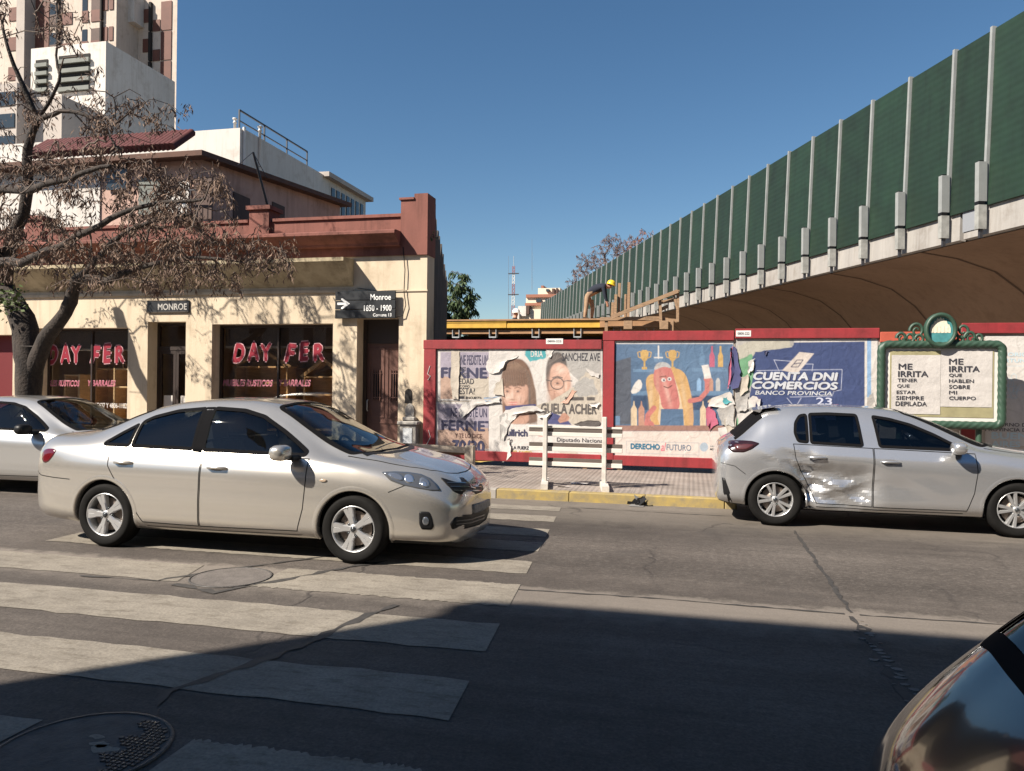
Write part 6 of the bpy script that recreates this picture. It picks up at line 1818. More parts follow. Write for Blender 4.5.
for px_, yt, in ((544.5, 417), (603.8, 417)):
    q = brp(px_, 486); tz = brp(px_, yt).z
    b = MB(); b.bbox(q.x - .032, BRY - .02, PZ + .05, q.x + .032, BRY + .047, tz, .006); b.build('post', m_bpost, br)
    b = MB(); b.beam((q.x - .07, BRY + .45, PZ + .04), (q.x + .07, BRY - .40, PZ + .04), .10, .08); b.build('foot', m_bpost, br)
# broken low barrier beside the parked car bonnet
BLY = 12.4
def blp(x_, y_): return P(x_, y_, BLY)
bl = thing('low_wooden_trestle', (blp(455, 463).x, BLY, PZ), 'low weathered timber trestle lying before the drink posters', 'barrier')
m_bl = mat('trestle_timber', (0.40, 0.34, 0.27), .85, var=.25, vscale=7)
m_bl2 = mat('trestle_dark_timber', (0.12, 0.07, 0.05), .85, var=.25, vscale=7)
a, c = blp(404, 446), blp(473, 450.5); b = MB(); b.beam(a, c, .05, .10); b.build('rail', m_bl, bl)
a, c = blp(404, 452), blp(466, 453.5); b = MB(); b.beam(a + Vector((0, .05, 0)), c + Vector((0, .05, 0)), .03, .06); b.build('rail', m_bl2, bl)
q = blp(470.5, 455); b = MB(); b.bbox(q.x - .09, BLY - .06, PZ + .1, q.x + .07, BLY + .06, blp(470, 445.5).z, .012); b.build('leg', m_bl, bl)
b = MB(); b.bbox(q.x - .2, BLY - .3, PZ, q.x + .05, BLY + .3, PZ + .1, .01); b.build('foot', m_bl, bl)
q = blp(412, 455); b = MB(); b.bbox(q.x - .09, BLY - .06, PZ, q.x + .07, BLY + .06, blp(412, 449).z, .012); b.build('leg', m_bl, bl)
# litter at the kerb
lt = thing('litter', (G(636, 504).x, 10.6, 0), 'crumpled dark plastic litter lying against the yellow kerb', 'litter')
b = MB(); rs = random.Random(2); c0 = G(636, 506)
for k in range(10):
    o = Vector((c0.x + rs.uniform(-.12, .12), 10.60 + rs.uniform(-.05, .05), .01))
    d = Vector((rs.uniform(-.12, .12), rs.uniform(-.05, .05), rs.uniform(.02, .1))); e = Vector((rs.uniform(-.1, .1), rs.uniform(-.06, .06), rs.uniform(.0, .05)))
    b.add([o, o + d, o + d + e, o + e], [(0, 1, 2, 3)])
b.build('scrap', M_BLACK, lt)
b = MB(); b.add([(c0.x - .1, 10.52, .006), (c0.x + .1, 10.5, .006), (c0.x + .12, 10.64, .012), (c0.x - .06, 10.66, .02)], [(0, 1, 2, 3)]); b.build('sheet', mat('litter_grey', (.2, .19, .18), .7), lt)
for k, (x_, y_, s_) in enumerate(((578, 484, .16), (562, 487, .1))):
    g = G(x_, y_, PZ); b = MB(); pts = [(g.x + s_*rs.uniform(.6, 1.6)*math.cos(2*math.pi*i/9), g.y + .5*s_*rs.uniform(.6, 1.2)*math.sin(2*math.pi*i/9), PZ + .006 + rs.uniform(0, .02)) for i in range(9)]
    b.add(pts, [list(range(9))]); o = b.build('paper_scrap', m_pw, None, loc=(g.x, g.y, PZ)); tag(o, ('larger pale paper scrap under the white barrier', 'smaller pale paper scrap nearer the kerb under the barrier')[k], 'litter', 'paper scraps under the barrier')
# ================================================================== CARS
def pchip(xs, ys):
    n = len(xs); h = [xs[i+1] - xs[i] for i in range(n-1)]; d = [(ys[i+1] - ys[i]) / h[i] for i in range(n-1)]
    m = [0.0] * n
    m[0], m[-1] = d[0], d[-1]
    for i in range(1, n-1):
        if d[i-1] * d[i] <= 0: m[i] = 0.0
        else:
            w1, w2 = 2*h[i] + h[i-1], h[i] + 2*h[i-1]
            m[i] = (w1 + w2) / (w1 / d[i-1] + w2 / d[i])
    def f(x):
        x = min(max(x, xs[0]), xs[-1])
        i = 0
        while i < n - 2 and x > xs[i+1]: i += 1
        t = (x - xs[i]) / h[i]
        return ((1 + 2*t)*(1-t)**2)*ys[i] + t*(1-t)**2*h[i]*m[i] + t*t*(3-2*t)*ys[i+1] + t*t*(t-1)*h[i]*m[i+1]
    return f
def catmull(p, counts):
    out = []
    n = len(p)
    for i in range(n - 1):
        p0, p1, p2, p3 = p[max(i-1, 0)], p[i], p[i+1], p[min(i+2, n-1)]
        def tang(a, b_, c):
            l0 = max(1e-6, math.hypot(b_[0]-a[0], b_[1]-a[1])); l1 = max(1e-6, math.hypot(c[0]-b_[0], c[1]-b_[1]))
            if a == b_ or b_ == c: return ((c[0]-a[0]), (c[1]-a[1]))
            # chord weighted tangent
            return (((b_[0]-a[0])/l0*l1 + (c[0]-b_[0])/l1*l0) / (l0 + l1), ((b_[1]-a[1])/l0*l1 + (c[1]-b_[1])/l1*l0) / (l0 + l1))
        L = math.hypot(p2[0]-p1[0], p2[1]-p1[1])
        t1 = tang(p0, p1, p2) if i > 0 else None; t2 = tang(p1, p2, p3) if i < n - 2 else None
        s1 = (t1[0]*L, t1[1]*L) if t1 else ((p2[0]-p1[0]), (p2[1]-p1[1])*0 if i == 0 else (p2[1]-p1[1]))
        s2 = (t2[0]*L, t2[1]*L) if t2 else ((p2[0]-p1[0]), (p2[1]-p1[1]))
        for k in range(counts[i]):
            t = k / counts[i]
            h1, h2, h3, h4 = (1+2*t)*(1-t)**2, t*(1-t)**2, t*t*(3-2*t), t*t*(t-1)
            out.append((h1*p1[0] + h2*s1[0] + h3*p2[0] + h4*s2[0], h1*p1[1] + h2*s1[1] + h3*p2[1] + h4*s2[1]))
    out.append(p[-1])
    return out
COUNTS = [6, 5, 5, 14, 6, 9, 7, 6, 3, 2]
def pip(pt, poly):
    x, y = pt; ins = False; n = len(poly); j = n - 1
    for i in range(n):
        xi, yi = poly[i]; xj, yj = poly[j]
        if (yi > y) != (yj > y) and x < (xj - xi) * (y - yi) / (yj - yi) + xi: ins = not ins
        j = i
    return ins
def round_poly(poly, r, n=4):
    """fillet the corners of a polygon by radius-like distance r"""
    o = []; m = len(poly)
    for i in range(m):
        p, a, c = Vector(poly[i]), Vector(poly[i-1]), Vector(poly[(i+1) % m])
        d1, d2 = (a - p), (c - p); k1, k2 = min(r, d1.length*.45), min(r, d2.length*.45)
        s_, e_ = p + d1.normalized()*k1, p + d2.normalized()*k2
        for k in range(n + 1):
            t = k / n; q = s_*(1-t)**2 + p*2*t*(1-t) + e_*t*t; o.append((q.x, q.y))
    return o
def densify(poly, step, closed=True):
    o = []; n = len(poly)
    for i in range(n if closed else n - 1):
        a, c = poly[i], poly[(i+1) % n]; k = max(1, int(math.hypot(c[0]-a[0], c[1]-a[1]) / step))
        for j in range(k): o.append((a[0] + (c[0]-a[0])*j/k, a[1] + (c[1]-a[1])*j/k))
    if not closed: o.append(poly[-1])
    return o
def inset(poly, d):
    """move every edge inwards by d (poly counter-clockwise or clockwise, handled by area sign)"""
    n = len(poly); A = sum(poly[i][0]*poly[(i+1) % n][1] - poly[(i+1) % n][0]*poly[i][1] for i in range(n))
    s_ = 1 if A > 0 else -1; o = []
    for i in range(n):
        p, a, c = Vector(poly[i]), Vector(poly[i-1]), Vector(poly[(i+1) % n])
        e1, e2 = (p - a), (c - p)
        if e1.length < 1e-7: e1 = e2
        if e2.length < 1e-7: e2 = e1
        e1.normalize(); e2.normalize()
        n1, n2 = Vector((-e1.y, e1.x))*s_, Vector((-e2.y, e2.x))*s_
        m_ = (n1 + n2); L = m_.length
        if L < 1e-5: m_ = n1; k = 1
        else: m_ = m_ / L; k = min(1.8, 1 / max(.4, m_.dot(n1)))
        q = p + m_ * d * k; o.append((q.x, q.y))
    return o

class Car:
    def __init__(s, name, label, group, loc, rows, paint, L_=None, dent=None, zscale=1.0, step=.03, flip=False):
        s.t = thing(name, loc, label, 'car', group)
        s.loc = Vector(loc); s.paint = paint; s.zs = zscale
        xs = [r[0] for r in rows]
        s.f = [pchip(xs, [r[k] for r in rows]) for k in range(1, 8)]
        s.x0, s.x1 = xs[0], xs[-1]; s.dent = dent; s.flat = None
        smp = []; x = xs[0]
        def sc(x):
            e = min(x - xs[0], xs[-1] - x)
            return step if e > .45 else (step*.5 if e > .12 else step*.22)
        while x < xs[-1] - 1e-4: smp.append(x); x += sc(x)
        smp.append(xs[-1])
        half = [s.ring(x) for x in smp]
        nh = len(half[0]); bm = bmesh.new(); grid = []
        for x, h_ in zip(smp, half):
            row = []
            for k in range(nh - 1, 0, -1): row.append(bm.verts.new(s.pt(x, -h_[k][0], h_[k][1])))
            for k in range(nh): row.append(bm.verts.new(s.pt(x, h_[k][0], h_[k][1])))
            grid.append(row)
        for i in range(len(grid) - 1):
            for k in range(len(grid[0]) - 1):
                try: bm.faces.new((grid[i][k], grid[i][k+1], grid[i+1][k+1], grid[i+1][k]))
                except Exception: pass
        for row in (grid[0], grid[-1]):
            try: bm.faces.new(row)
            except Exception: pass
        bmesh.ops.remove_doubles(bm, verts=bm.verts, dist=1e-4)
        bmesh.ops.recalc_face_normals(bm, faces=bm.faces)
        if sum(f.normal.z * f.calc_area() for f in bm.faces if f.calc_center_median().z > 1.0) < 0:
            bmesh.ops.reverse_faces(bm, faces=bm.faces)
        s.bm = bm
        s.bvh = BVHTree.FromBMesh(bm)
    def ring(s, x):
        zt, wt, z3, wb, zb, wm, zbot = [g(x) for g in s.f]
        dz = zb - zbot
        k = min(1.0, wm / .5)
        p = [(0, zt), (.5*wt, zt - .10*(zt - z3) - .004*k), (.86*wt, zt - .42*(zt - z3)), (wt, z3), (wb, zb), (wb + .8*(wm - wb), zb - .17*dz), (wm, zbot + .56*dz), (wm*.998, zbot + .30*dz),
             (wm - .025*k, zbot + .09*dz), (wm - .085*k, zbot), (0, zbot + .002)]
        return catmull(p, COUNTS)
    def pt(s, x, y, z):
        if s.dent: x, y, z = s.dent(x, y, z)
        return Vector((x, y, z * s.zs if z > .35 else z))
    # ---- casting a 2-D outline onto the body
    def cast(s, proj, p):
        kind = proj[0]
        if kind == 'side': o, d = Vector((p[0], proj[1]*3, p[1]*s.zs if p[1] > .35 else p[1])), Vector((0, -proj[1], 0))
        elif kind == 'top': o, d = Vector((p[0], p[1], 4)), Vector((0, 0, -1))
        elif kind == 'front': o, d = Vector((7, p[0], p[1])), Vector((-1, 0, 0))
        elif kind == 'rear': o, d = Vector((-7, p[0], p[1])), Vector((1, 0, 0))
        elif kind == 'px':
            r_ = ray(p[0], p[1]); o = CAM - s.loc; d = r_.normalized()
        hit = s.bvh.ray_cast(o, d)
        if hit[0] is None:
            # closest approach of the ray to the body
            best = None
            for k in range(60):
                q = o + d * (k * .15); h = s.bvh.find_nearest(q)
                if h[0] is not None and (best is None or h[3] < best[3]): best = h
            hit = best
        n = hit[1]
        if n.dot(d) > 0: n = -n
        return hit[0], n
    def patch(s, name, poly, proj, off, m, parent=None, rings=5, skirt=.012, mirror=False, smooth=True):
        """a panel following the body inside an outline (star-shaped about its centre)"""
        n = len(poly); cx_ = sum(p[0] for p in poly)/n; cy_ = sum(p[1] for p in poly)/n
        b = MB(); vs = []
        for r_ in range(rings):
            t = 1 - r_ / rings
            for p in poly:
                q, nn = s.cast(proj, (cx_ + (p[0]-cx_)*t, cy_ + (p[1]-cy_)*t)); vs.append(q + nn*off)
        q, nn = s.cast(proj, (cx_, cy_)); vs.append(q + nn*off)
        fs = []
        for r_ in range(rings - 1):
            for i in range(n):
                j = (i+1) % n; fs.append((r_*n + i, r_*n + j, (r_+1)*n + j, (r_+1)*n + i))
        for i in range(n): fs.append(((rings-1)*n + i, (rings-1)*n + (i+1) % n, rings*n))
        if skirt:
            bs = len(vs)
            for p in poly:
                q, nn = s.cast(proj, p); vs.append(q - nn*skirt)
            for i in range(n): fs.append((bs + i, bs + (i+1) % n, (i+1) % n, i))
        o = None
        for sg in ((1, -1) if mirror else (1,)):
            b = MB(); b.add([Vector((v.x, v.y*sg, v.z)) for v in vs], [f if sg == 1 else f[::-1] for f in fs], 0, smooth)
            o2 = b.build(name, m, parent or s.t, local=True)
            if o is None: o = o2
        return o
    def ribbon(s, name, poly, proj, w_out, w_in, off, m, parent=None, closed=True, mirror=False, off2=None):
        """a strip along an outline, from w_out outside it to w_in inside it"""
        if proj[0] != 'px': poly = densify(poly, .022)
        a, c = inset(poly, -w_out) if w_out else poly, inset(poly, w_in) if w_in else poly
        n = len(poly); vs = []
        for k in range(n):
            for p, of in ((a[k], off), (c[k], off2 if off2 is not None else off)):
                q, nn = s.cast(proj, p); vs.append(q + nn*of)
        cnt = n if closed else n - 1
        fs = [(2*i, 2*((i+1) % n), 2*((i+1) % n) + 1, 2*i + 1) for i in range(cnt)]
        for sg in ((1, -1) if mirror else (1,)):
            b = MB(); b.add([Vector((v.x, v.y*sg, v.z)) for v in vs], [f if sg == 1 else f[::-1] for f in fs], 0, True)
            o = b.build(name, m, parent or s.t, local=True)
        return o
    def strip(s, name, pts, proj, w, off, m, parent=None, mirror=False):
        """open line of width w"""
        dense = []
        for i in range(len(pts) - 1):
            a, c = Vector(pts[i]), Vector(pts[i+1]); k = 6 if proj[0] == 'px' else max(6, int((c - a).length / .02))
            for j in range(k): dense.append(a.lerp(c, j/k))
        dense.append(Vector(pts[-1])); vs = []
        for i, p in enumerate(dense):
            d = (dense[min(i+1, len(dense)-1)] - dense[max(i-1, 0)]).normalized(); nn2 = Vector((-d.y, d.x))*w/2
            for q in (p + nn2, p - nn2):
                h, nn = s.cast(proj, (q.x, q.y)); vs.append(h + nn*off)
        for sg in ((1, -1) if mirror else (1,)):
            b = MB(); b.add([Vector((v.x, v.y*sg, v.z)) for v in vs], [(2*i, 2*i+2, 2*i+3, 2*i+1) for i in range(len(dense)-1)], 0, True)
            b.build(name, m, parent or s.t, local=True)
    # ---- cutting an outline out of the body
    def cut(s, poly, proj, pad=.06):
        bm = s.bm; xs = [p[0] for p in poly]; ys = [p[1] for p in poly]
        bx = (min(xs) - pad, max(xs) + pad, min(ys) - pad, max(ys) + pad)
        if proj[0] == 'side':
            sg = proj[1]
            z_ = lambda v: (v / s.zs if v > .35 * s.zs else v)
            key = lambda c: (c.x, z_(c.z)); ok = lambda c: c.y*sg > .30
        else:
            lo = proj[1] if len(proj) > 1 else .7
            key = lambda c: (c.x, c.y); ok = lambda c: c.z > lo
        def near():
            return [f for f in bm.faces if ok(f.calc_center_median()) and bx[0] < key(f.calc_center_median())[0] < bx[1] and bx[2] < key(f.calc_center_median())[1] < bx[3]]
        n = len(poly); fs = near()
        for i in range(n):
            a, c = poly[i], poly[(i+1) % n]
            if proj[0] == 'side':
                za, zc = (a[1]*s.zs if a[1] > .35 else a[1]), (c[1]*s.zs if c[1] > .35 else c[1])
                co = Vector((a[0], 0, za)); no = Vector((-(zc - za), 0, c[0] - a[0]))
            else: co = Vector((a[0], a[1], 0)); no = Vector((-(c[1] - a[1]), c[0] - a[0], 0))
            if no.length < 1e-6: continue
            ed = set(e for f in fs for e in f.edges); vt = set(v for f in fs for v in f.verts)
            rr = bmesh.ops.bisect_plane(bm, geom=fs + list(ed) + list(vt), dist=1e-5, plane_co=co, plane_no=no.normalized())
            fs = [g for g in rr['geom'] if isinstance(g, bmesh.types.BMFace)]
        return [f for f in fs if f.is_valid and pip(key(f.calc_center_median()), poly)]
    def take(s, faces, name, m, parent=None, off=0.0):
        """lift faces out of the body into a part of their own"""
        vm = {}; vs, fs = [], []
        for f in faces:
            ids = []
            for v in f.verts:
                if v not in vm: vm[v] = len(vs); vs.append(v.co + v.normal*off)
                ids.append(vm[v])
            fs.append(ids)
        if not fs: return None
        b = MB(); b.add(vs, fs, 0, True)
        if s.flat: b.sm = [not s.flat(f.calc_center_median()) for f in faces]
        o = b.build(name, m, parent or s.t, local=True)
        bmesh.ops.delete(s.bm, geom=faces, context='FACES')
        return o
    def finish(s, under):
        me = bpy.data.meshes.new('body')
        s.bm.normal_update()
        for f in s.bm.faces:
            f.smooth = not (s.flat and s.flat(f.calc_center_median()))
            f.material_index = 1 if f.normal.z < -.75 and f.calc_center_median().z < .45 else 0
        s.bm.to_mesh(me); s.bm.free()
        me.materials.append(s.paint); me.materials.append(under)
        o = bpy.data.objects.new('body', me); C.objects.link(o); o.parent = s.t
        return o

m_tyre = mat('tyre_rubber', (0.010, 0.0095, 0.009), 0.8, var=.3, vscale=12, spec=.15)
m_alloy = mat('alloy_wheel', (0.62, 0.62, 0.62), 0.32, metal=.75, var=.08)
m_disc = mat('brake_disc', (0.16, 0.13, 0.11), .5, metal=.6)
m_under = mat('underbody', (0.012, 0.012, 0.012), .9)
m_seam = mat('panel_gap', (0.01, 0.01, 0.01), .8, spec=.1)
m_rub = mat('window_rubber', (0.007, 0.007, 0.008), .85, spec=.05)
m_carglass = glass_mat('car_glass', (0.42, 0.46, 0.46), 1.0, 1.55)
m_tint = glass_mat('tinted_car_glass', (0.16, 0.18, 0.20), 1.0, 1.55)
m_seat = mat('seat_fabric', (0.10, 0.095, 0.085), .95, var=.2)
m_dash = mat('dashboard', (0.02, 0.02, 0.022), .7)
m_chrome = mat('chrome', (0.75, 0.75, 0.76), .12, metal=1.0)
m_lens = mat('lamp_lens', (0.34, 0.36, 0.39), .06, metal=.75, coat=1.0)
m_lensdark = mat('lamp_dark_bezel', (0.05, 0.055, 0.06), .12, metal=.3, coat=1.0)
m_bright = mat('lamp_reflector', (0.86, 0.87, 0.88), .14, metal=.9, coat=1.0)
m_redlens = mat('red_lens', (0.10, 0.002, 0.005), .12, coat=1.0)
m_darkred = mat('smoked_red_lens', (0.022, 0.008, 0.010), .2, coat=.4)

def wheel(car, x, y, rad, width, rimr, style):
    """y is the outer face; parts: tyre, rim (> spoke), brake disc"""
    sg = -1 if y < 0 else 1
    c0 = Vector((x, y, rad)); ax = Vector((0, sg, 0))
    w = bpy.data.objects.new('wheel', None); C.objects.link(w); w.parent = car.t; w.location = c0; w.empty_display_size = .1
    b = MB(); tw_ = rad - rimr
    b.lathe([(rimr*.985, -width + .01), (rimr + .02, -width + .002), (rad - .035, -width), (rad - .006, -width + .03), (rad, -width*.5), (rad - .006, -.03), (rad - .03, -.002), (rimr + tw_*.55, .004), (rimr + .016, -.004), (rimr, -.014), (rimr*.985, -.03)], (0, 0, 0), ax, 44)
    ty = b.build('tyre', m_tyre, w, local=True)
    b = MB(); b.lathe([(rimr*.99, -.016), (rimr*.97, -.010), (rimr*.93, -.018), (rimr*.90, -.04), (rimr*.86, -.10), (rimr*.84, -width + .02)], (0, 0, 0), ax, 44)
    b.lathe([(rimr*.22, -.055), (rimr*.22, -.030), (rimr*.17, -.022), (0, -.020)], (0, 0, 0), ax, 20)
    rim = b.build('rim', m_alloy, w, local=True)
    a0 = Vector((0, 0, 1)); a1 = Vector((sg, 0, 0))
    def P3(r_, a, h): return (a0*math.cos(a) + a1*math.sin(a))*r_ + ax*h
    def bar(b, al, r0_, r1_, w0, w1, h0, h1, th):
        for (s1, s2) in ((-1, 1),):
            d = a0*math.cos(al) + a1*math.sin(al); sd = ax.cross(d).normalized()
            pts = [d*r0_ - sd*w0/2, d*r1_ - sd*w1/2, d*r1_ + sd*w1/2, d*r0_ + sd*w0/2]
            hs_ = [h0, h1, h1, h0]
            ins_ = [d*r0_ - sd*w0*.33, d*r1_ - sd*w1*.36, d*r1_ + sd*w1*.36, d*r0_ + sd*w0*.33]
            vs = [p + ax*(h - .012) for p, h in zip(pts, hs_)] + [p + ax*h for p, h in zip(ins_, hs_)] + [p + ax*(h - th) for p, h in zip(pts, hs_)]
            b.add(vs, [(4, 5, 6, 7), (0, 1, 5, 4), (1, 2, 6, 5), (2, 3, 7, 6), (3, 0, 4, 7), (8, 9, 1, 0), (10, 11, 3, 2)])
    for k in range(5):
        al = 2*math.pi*k/5 + .3
        b = MB()
        if style == 'five': bar(b, al, rimr*.16, rimr*.60, rimr*.26, rimr*.30, -.024, -.020, .05); bar(b, al - .13, rimr*.52, rimr*.95, rimr*.18, rimr*.26, -.020, -.016, .05); bar(b, al + .13, rimr*.52, rimr*.95, rimr*.18, rimr*.26, -.0215, -.0175, .05)
        else:
            for s2 in (-1, 1):
                d = .20*s2
                bar(b, al + d, rimr*.20, rimr*.95, rimr*.15, rimr*.19, -.026 + .001*s2, -.016, .05)
        b.build('spoke', m_alloy, rim, local=True)
    b = MB()
    for k in range(5):
        al = 2*math.pi*k/5 + .3 + math.pi/5; p = P3(rimr*.30, al, -.038); b.lathe([(rimr*.06, -.02), (rimr*.06, .006), (0, .008)], p, ax, 8)
    b.lathe([(rimr*.12, -.019), (rimr*.12, -.014), (0, -.012)], (0, 0, 0), ax, 16)
    b.build('hub_cap', m_lensdark, rim, local=True)
    b = MB(); b.lathe([(rimr*.74, -.075), (rimr*.74, -.09), (0, -.09)], (0, 0, 0), ax, 32); b.lathe([(rimr*.74, -.075), (rimr*.3, -.074), (rimr*.3, -.05), (0, -.05)], (0, 0, 0), ax, 32)
    b.build('brake_disc', m_disc, w, local=True)
    b = MB(); b.lathe([(rimr*.84, -width*.75), (0, -width*.75)], (0, 0, 0), ax, 32); b.build('wheel_back', m_under, w, local=True)
    return w
def arch(car, x, rad, r_arch, hw, proj_sides=(-1, 1)):
    for sg in proj_sides:
        poly = [(x + r_arch*math.cos(a), max(.12, rad + r_arch*math.sin(a))) for a in [2*math.pi*k/30 for k in range(30)]]
        poly = [p for i, p in enumerate(poly) if p[1] > .121 or (poly[i-1][1] > .121 or poly[(i+1) % 30][1] > .121)]
        fs = car.cut(poly, ('side', sg), .10)
        if fs: bmesh.ops.delete(car.bm, geom=fs, context='FACES')
        # rolled lip
        arc = [(x + r_arch*math.cos(a), rad + r_arch*math.sin(a)) for a in [R(-18 + 216*k/40) for k in range(41)]]
        vs = []
        for p in arc:
            dx, dz = (p[0]-x)/r_arch, (p[1]-rad)/r_arch
            q, nn = car.cast(('side', sg), (x + dx*(r_arch + .035), rad + dz*(r_arch + .035))); q2, n2 = car.cast(('side', sg), (p[0] + dx*.004, p[1] + dz*.004))
            vs += [q + nn*.0008, q2 + n2*.007, Vector((q2.x - dx*.012, q2.y + n2.y*.002, q2.z - dz*.012)), Vector((q2.x - dx*.012, q2.y - sg*.06, q2.z - dz*.012))]
        b = MB(); b.add(vs, [(4*i + k, 4*i + k + 1, 4*i + k + 5, 4*i + k + 4) for i in range(40) for k in range(3)], 0, True)
        b.build('arch_lip', car.paint, car.t, local=True)
        b = MB(); aa_ = [R(-8 + 196*k/24) for k in range(25)]; vs = []
        for yy_ in (hw - .06, hw - .40): vs += [(x + (r_arch + .01)*math.cos(a), sg*yy_, rad + (r_arch + .01)*math.sin(a)) for a in aa_]
        b.add(vs, [(i, i + 1, 26 + i, 25 + i) for i in range(24)]); b.add(vs[25:], [list(range(25))])
        b.build('wheel_well', m_under, car.t, local=True)
def window_cut(car, poly, proj, glass, name, frame=.03, parent=None):
    fs = car.cut(poly, proj)
    car.ribbon('window_seal', poly, proj, .010, frame, .003, m_rub, parent)
    return car.take(fs, name, glass, parent, -.004)
def make_interior(car, zs, x_dash, x_f, x_r, hw, zc):
    b = MB(); b.box(x_r - .5, -hw + .1, .22, x_dash + .25, hw - .1, .30); b.build('cabin_floor', m_dash, car.t, local=True)
    b = MB(); b.bbox(x_dash - .18, -hw + .16, .55, x_dash + .18, hw - .16, zc - .08, .05); b.build('dashboard', m_dash, car.t, local=True)
    for sg in (-1, 1):
        b = MB(); y0 = sg*.37
        b.bbox(x_f - .25, y0 - .24, .30, x_f + .28, y0 + .24, .52, .06); b.beam((x_f - .22, y0, .45), (x_f - .42, y0, 1.02*zs), .44, .14, up=Vector((1, 0, .3))); b.beam((x_f - .45, y0, 1.05*zs), (x_f - .48, y0, 1.24*zs), .26, .10, up=Vector((1, 0, .3)))
        b.build('front_seat', m_seat, car.t, local=True)
    b = MB(); b.bbox(x_r - .1, -hw + .16, .30, x_r + .42, hw - .16, .52, .06); b.beam((x_r - .08, 0, .45), (x_r - .30, 0, 1.04*zs), hw*2 - .34, .14, up=Vector((1, 0, .3))); b.build('rear_seat', m_seat, car.t, local=True)
    b = MB(); n = 24; c0 = Vector((x_dash - .32, .37, zc - .08)); u = Vector((0, 1, 0)); v = Vector((-.45, 0, .9)).normalized()
    b.tube([c0 + (u*math.cos(2*math.pi*k/n) + v*math.sin(2*math.pi*k/n))*.18 for k in range(n + 1)], .014, 6, cap=False); b.build('steering_wheel', M_BLACK, car.t, local=True)
def mirror_part(car, x, y, z, m, sg, sc=1.0):
    b = MB(); n, k2 = 14, 10; vs, fs = [], []
    for i in range(n + 1):
        u = math.pi * i / n
        for j in range(k2):
            a = 2*math.pi*j/k2
            cu, su = math.cos(u), math.sin(u)
            px_, py_, pz_ = su*math.cos(a), cu, su*math.sin(a)
            sgp = lambda q, e: math.copysign(abs(q)**e, q)
            vs.append((x + .085*sc*sgp(px_, .75) - .02*sc, y + sg*.115*sc*sgp(py_, .7), z + .075*sc*sgp(pz_, .7)))
    for i in range(n):
        for j in range(k2): fs.append((i*k2 + j, i*k2 + (j+1) % k2, (i+1)*k2 + (j+1) % k2, (i+1)*k2 + j))
    b.add(vs, fs, 0, True); o = b.build('side_mirror', m, car.t, local=True)
    b = MB(); b.bbox(x - .03, min(y - sg*.20, y - sg*.06), z - .075, x + .07, max(y - sg*.20, y - sg*.06), z - .03, .01); b.build('mirror_arm', M_BLACK, o, local=True)
    return o
def handle(car, x, z, sg, m, parent, L=.20):
    q, nn = car.cast(('side', sg), (x, z)); b = MB()
    poly = [(x + L*.42*math.cos(2*math.pi*k/16), z + .030*math.sin(2*math.pi*k/16)) for k in range(16)]
    b.tube([(x - L/2, q.y + nn.y*.006, q.z), (x - L*.38, q.y + nn.y*.034, q.z + .002), (x + L*.38, q.y + nn.y*.034, q.z + .002), (x + L/2, q.y + nn.y*.006, q.z)], [.010, .014, .014, .010], 8)
    o = b.build('handle', m, parent, local=True)
    car.patch('handle_recess', poly, ('side', sg), .001, car.paint2, parent=o, rings=2, skirt=0)
    return o
def paintmat(name, c, rough=.33, metal=.55):
    m = mat(name, c, rough, metal=metal, coat=1.0, spec=.5)
    return m

# ---------------------------------------------------------------- sedan body tables: x, top, top half width, edge z, belt half width, belt z, max half width, floor
SEDAN = [
 (-1.00, .66, .02, .64, .02, .62, .02, .42), (-.992, .74, .30, .70, .34, .66, .36, .36), (-.97, .84, .46, .80, .53, .74, .56, .31), (-.93, .98, .55, .945, .65, .84, .68, .28), (-.88, 1.055, .58, 1.02, .705, .90, .735, .26),
 (-.78, 1.078, .60, 1.045, .745, .93, .785, .245), (-.60, 1.092, .61, 1.055, .775, .945, .825, .235), (-.40, 1.118, .615, 1.07, .79, .950, .85, .225), (-.15, 1.205, .60, 1.125, .80, .952, .865, .215), (.10, 1.310, .585, 1.215, .803, .954, .872, .205),
 (.35, 1.388, .575, 1.290, .805, .953, .876, .20), (.65, 1.440, .575, 1.345, .805, .950, .878, .20), (1.00, 1.465, .58, 1.372, .805, .945, .879, .20), (1.30, 1.463, .58, 1.368, .805, .938, .879, .20), (1.55, 1.444, .58, 1.335, .805, .930, .878, .20),
 (1.75, 1.400, .585, 1.265, .805, .923, .876, .20), (2.00, 1.275, .615, 1.125, .805, .915, .874, .20), (2.25, 1.142, .655, .990, .803, .905, .871, .20), (2.42, 1.055, .685, .935, .80, .895, .868, .20), (2.58, 1.000, .695, .915, .795, .875, .864, .20),
 (2.75, .965, .69, .893, .785, .845, .855, .20), (2.95, .920, .675, .855, .765, .805, .838, .20), (3.12, .885, .65, .825, .735, .765, .812, .20), (3.26, .842, .615, .785, .70, .72, .775, .195), (3.36, .795, .575, .745, .655, .68, .730, .19),
 (3.44, .742, .52, .702, .595, .640, .67, .19), (3.50, .690, .44, .660, .505, .605, .58, .19), (3.535, .645, .31, .622, .365, .580, .43, .20), (3.548, .61, .16, .595, .20, .565, .24, .22), (3.553, .57, .02, .56, .02, .54, .02, .25)]
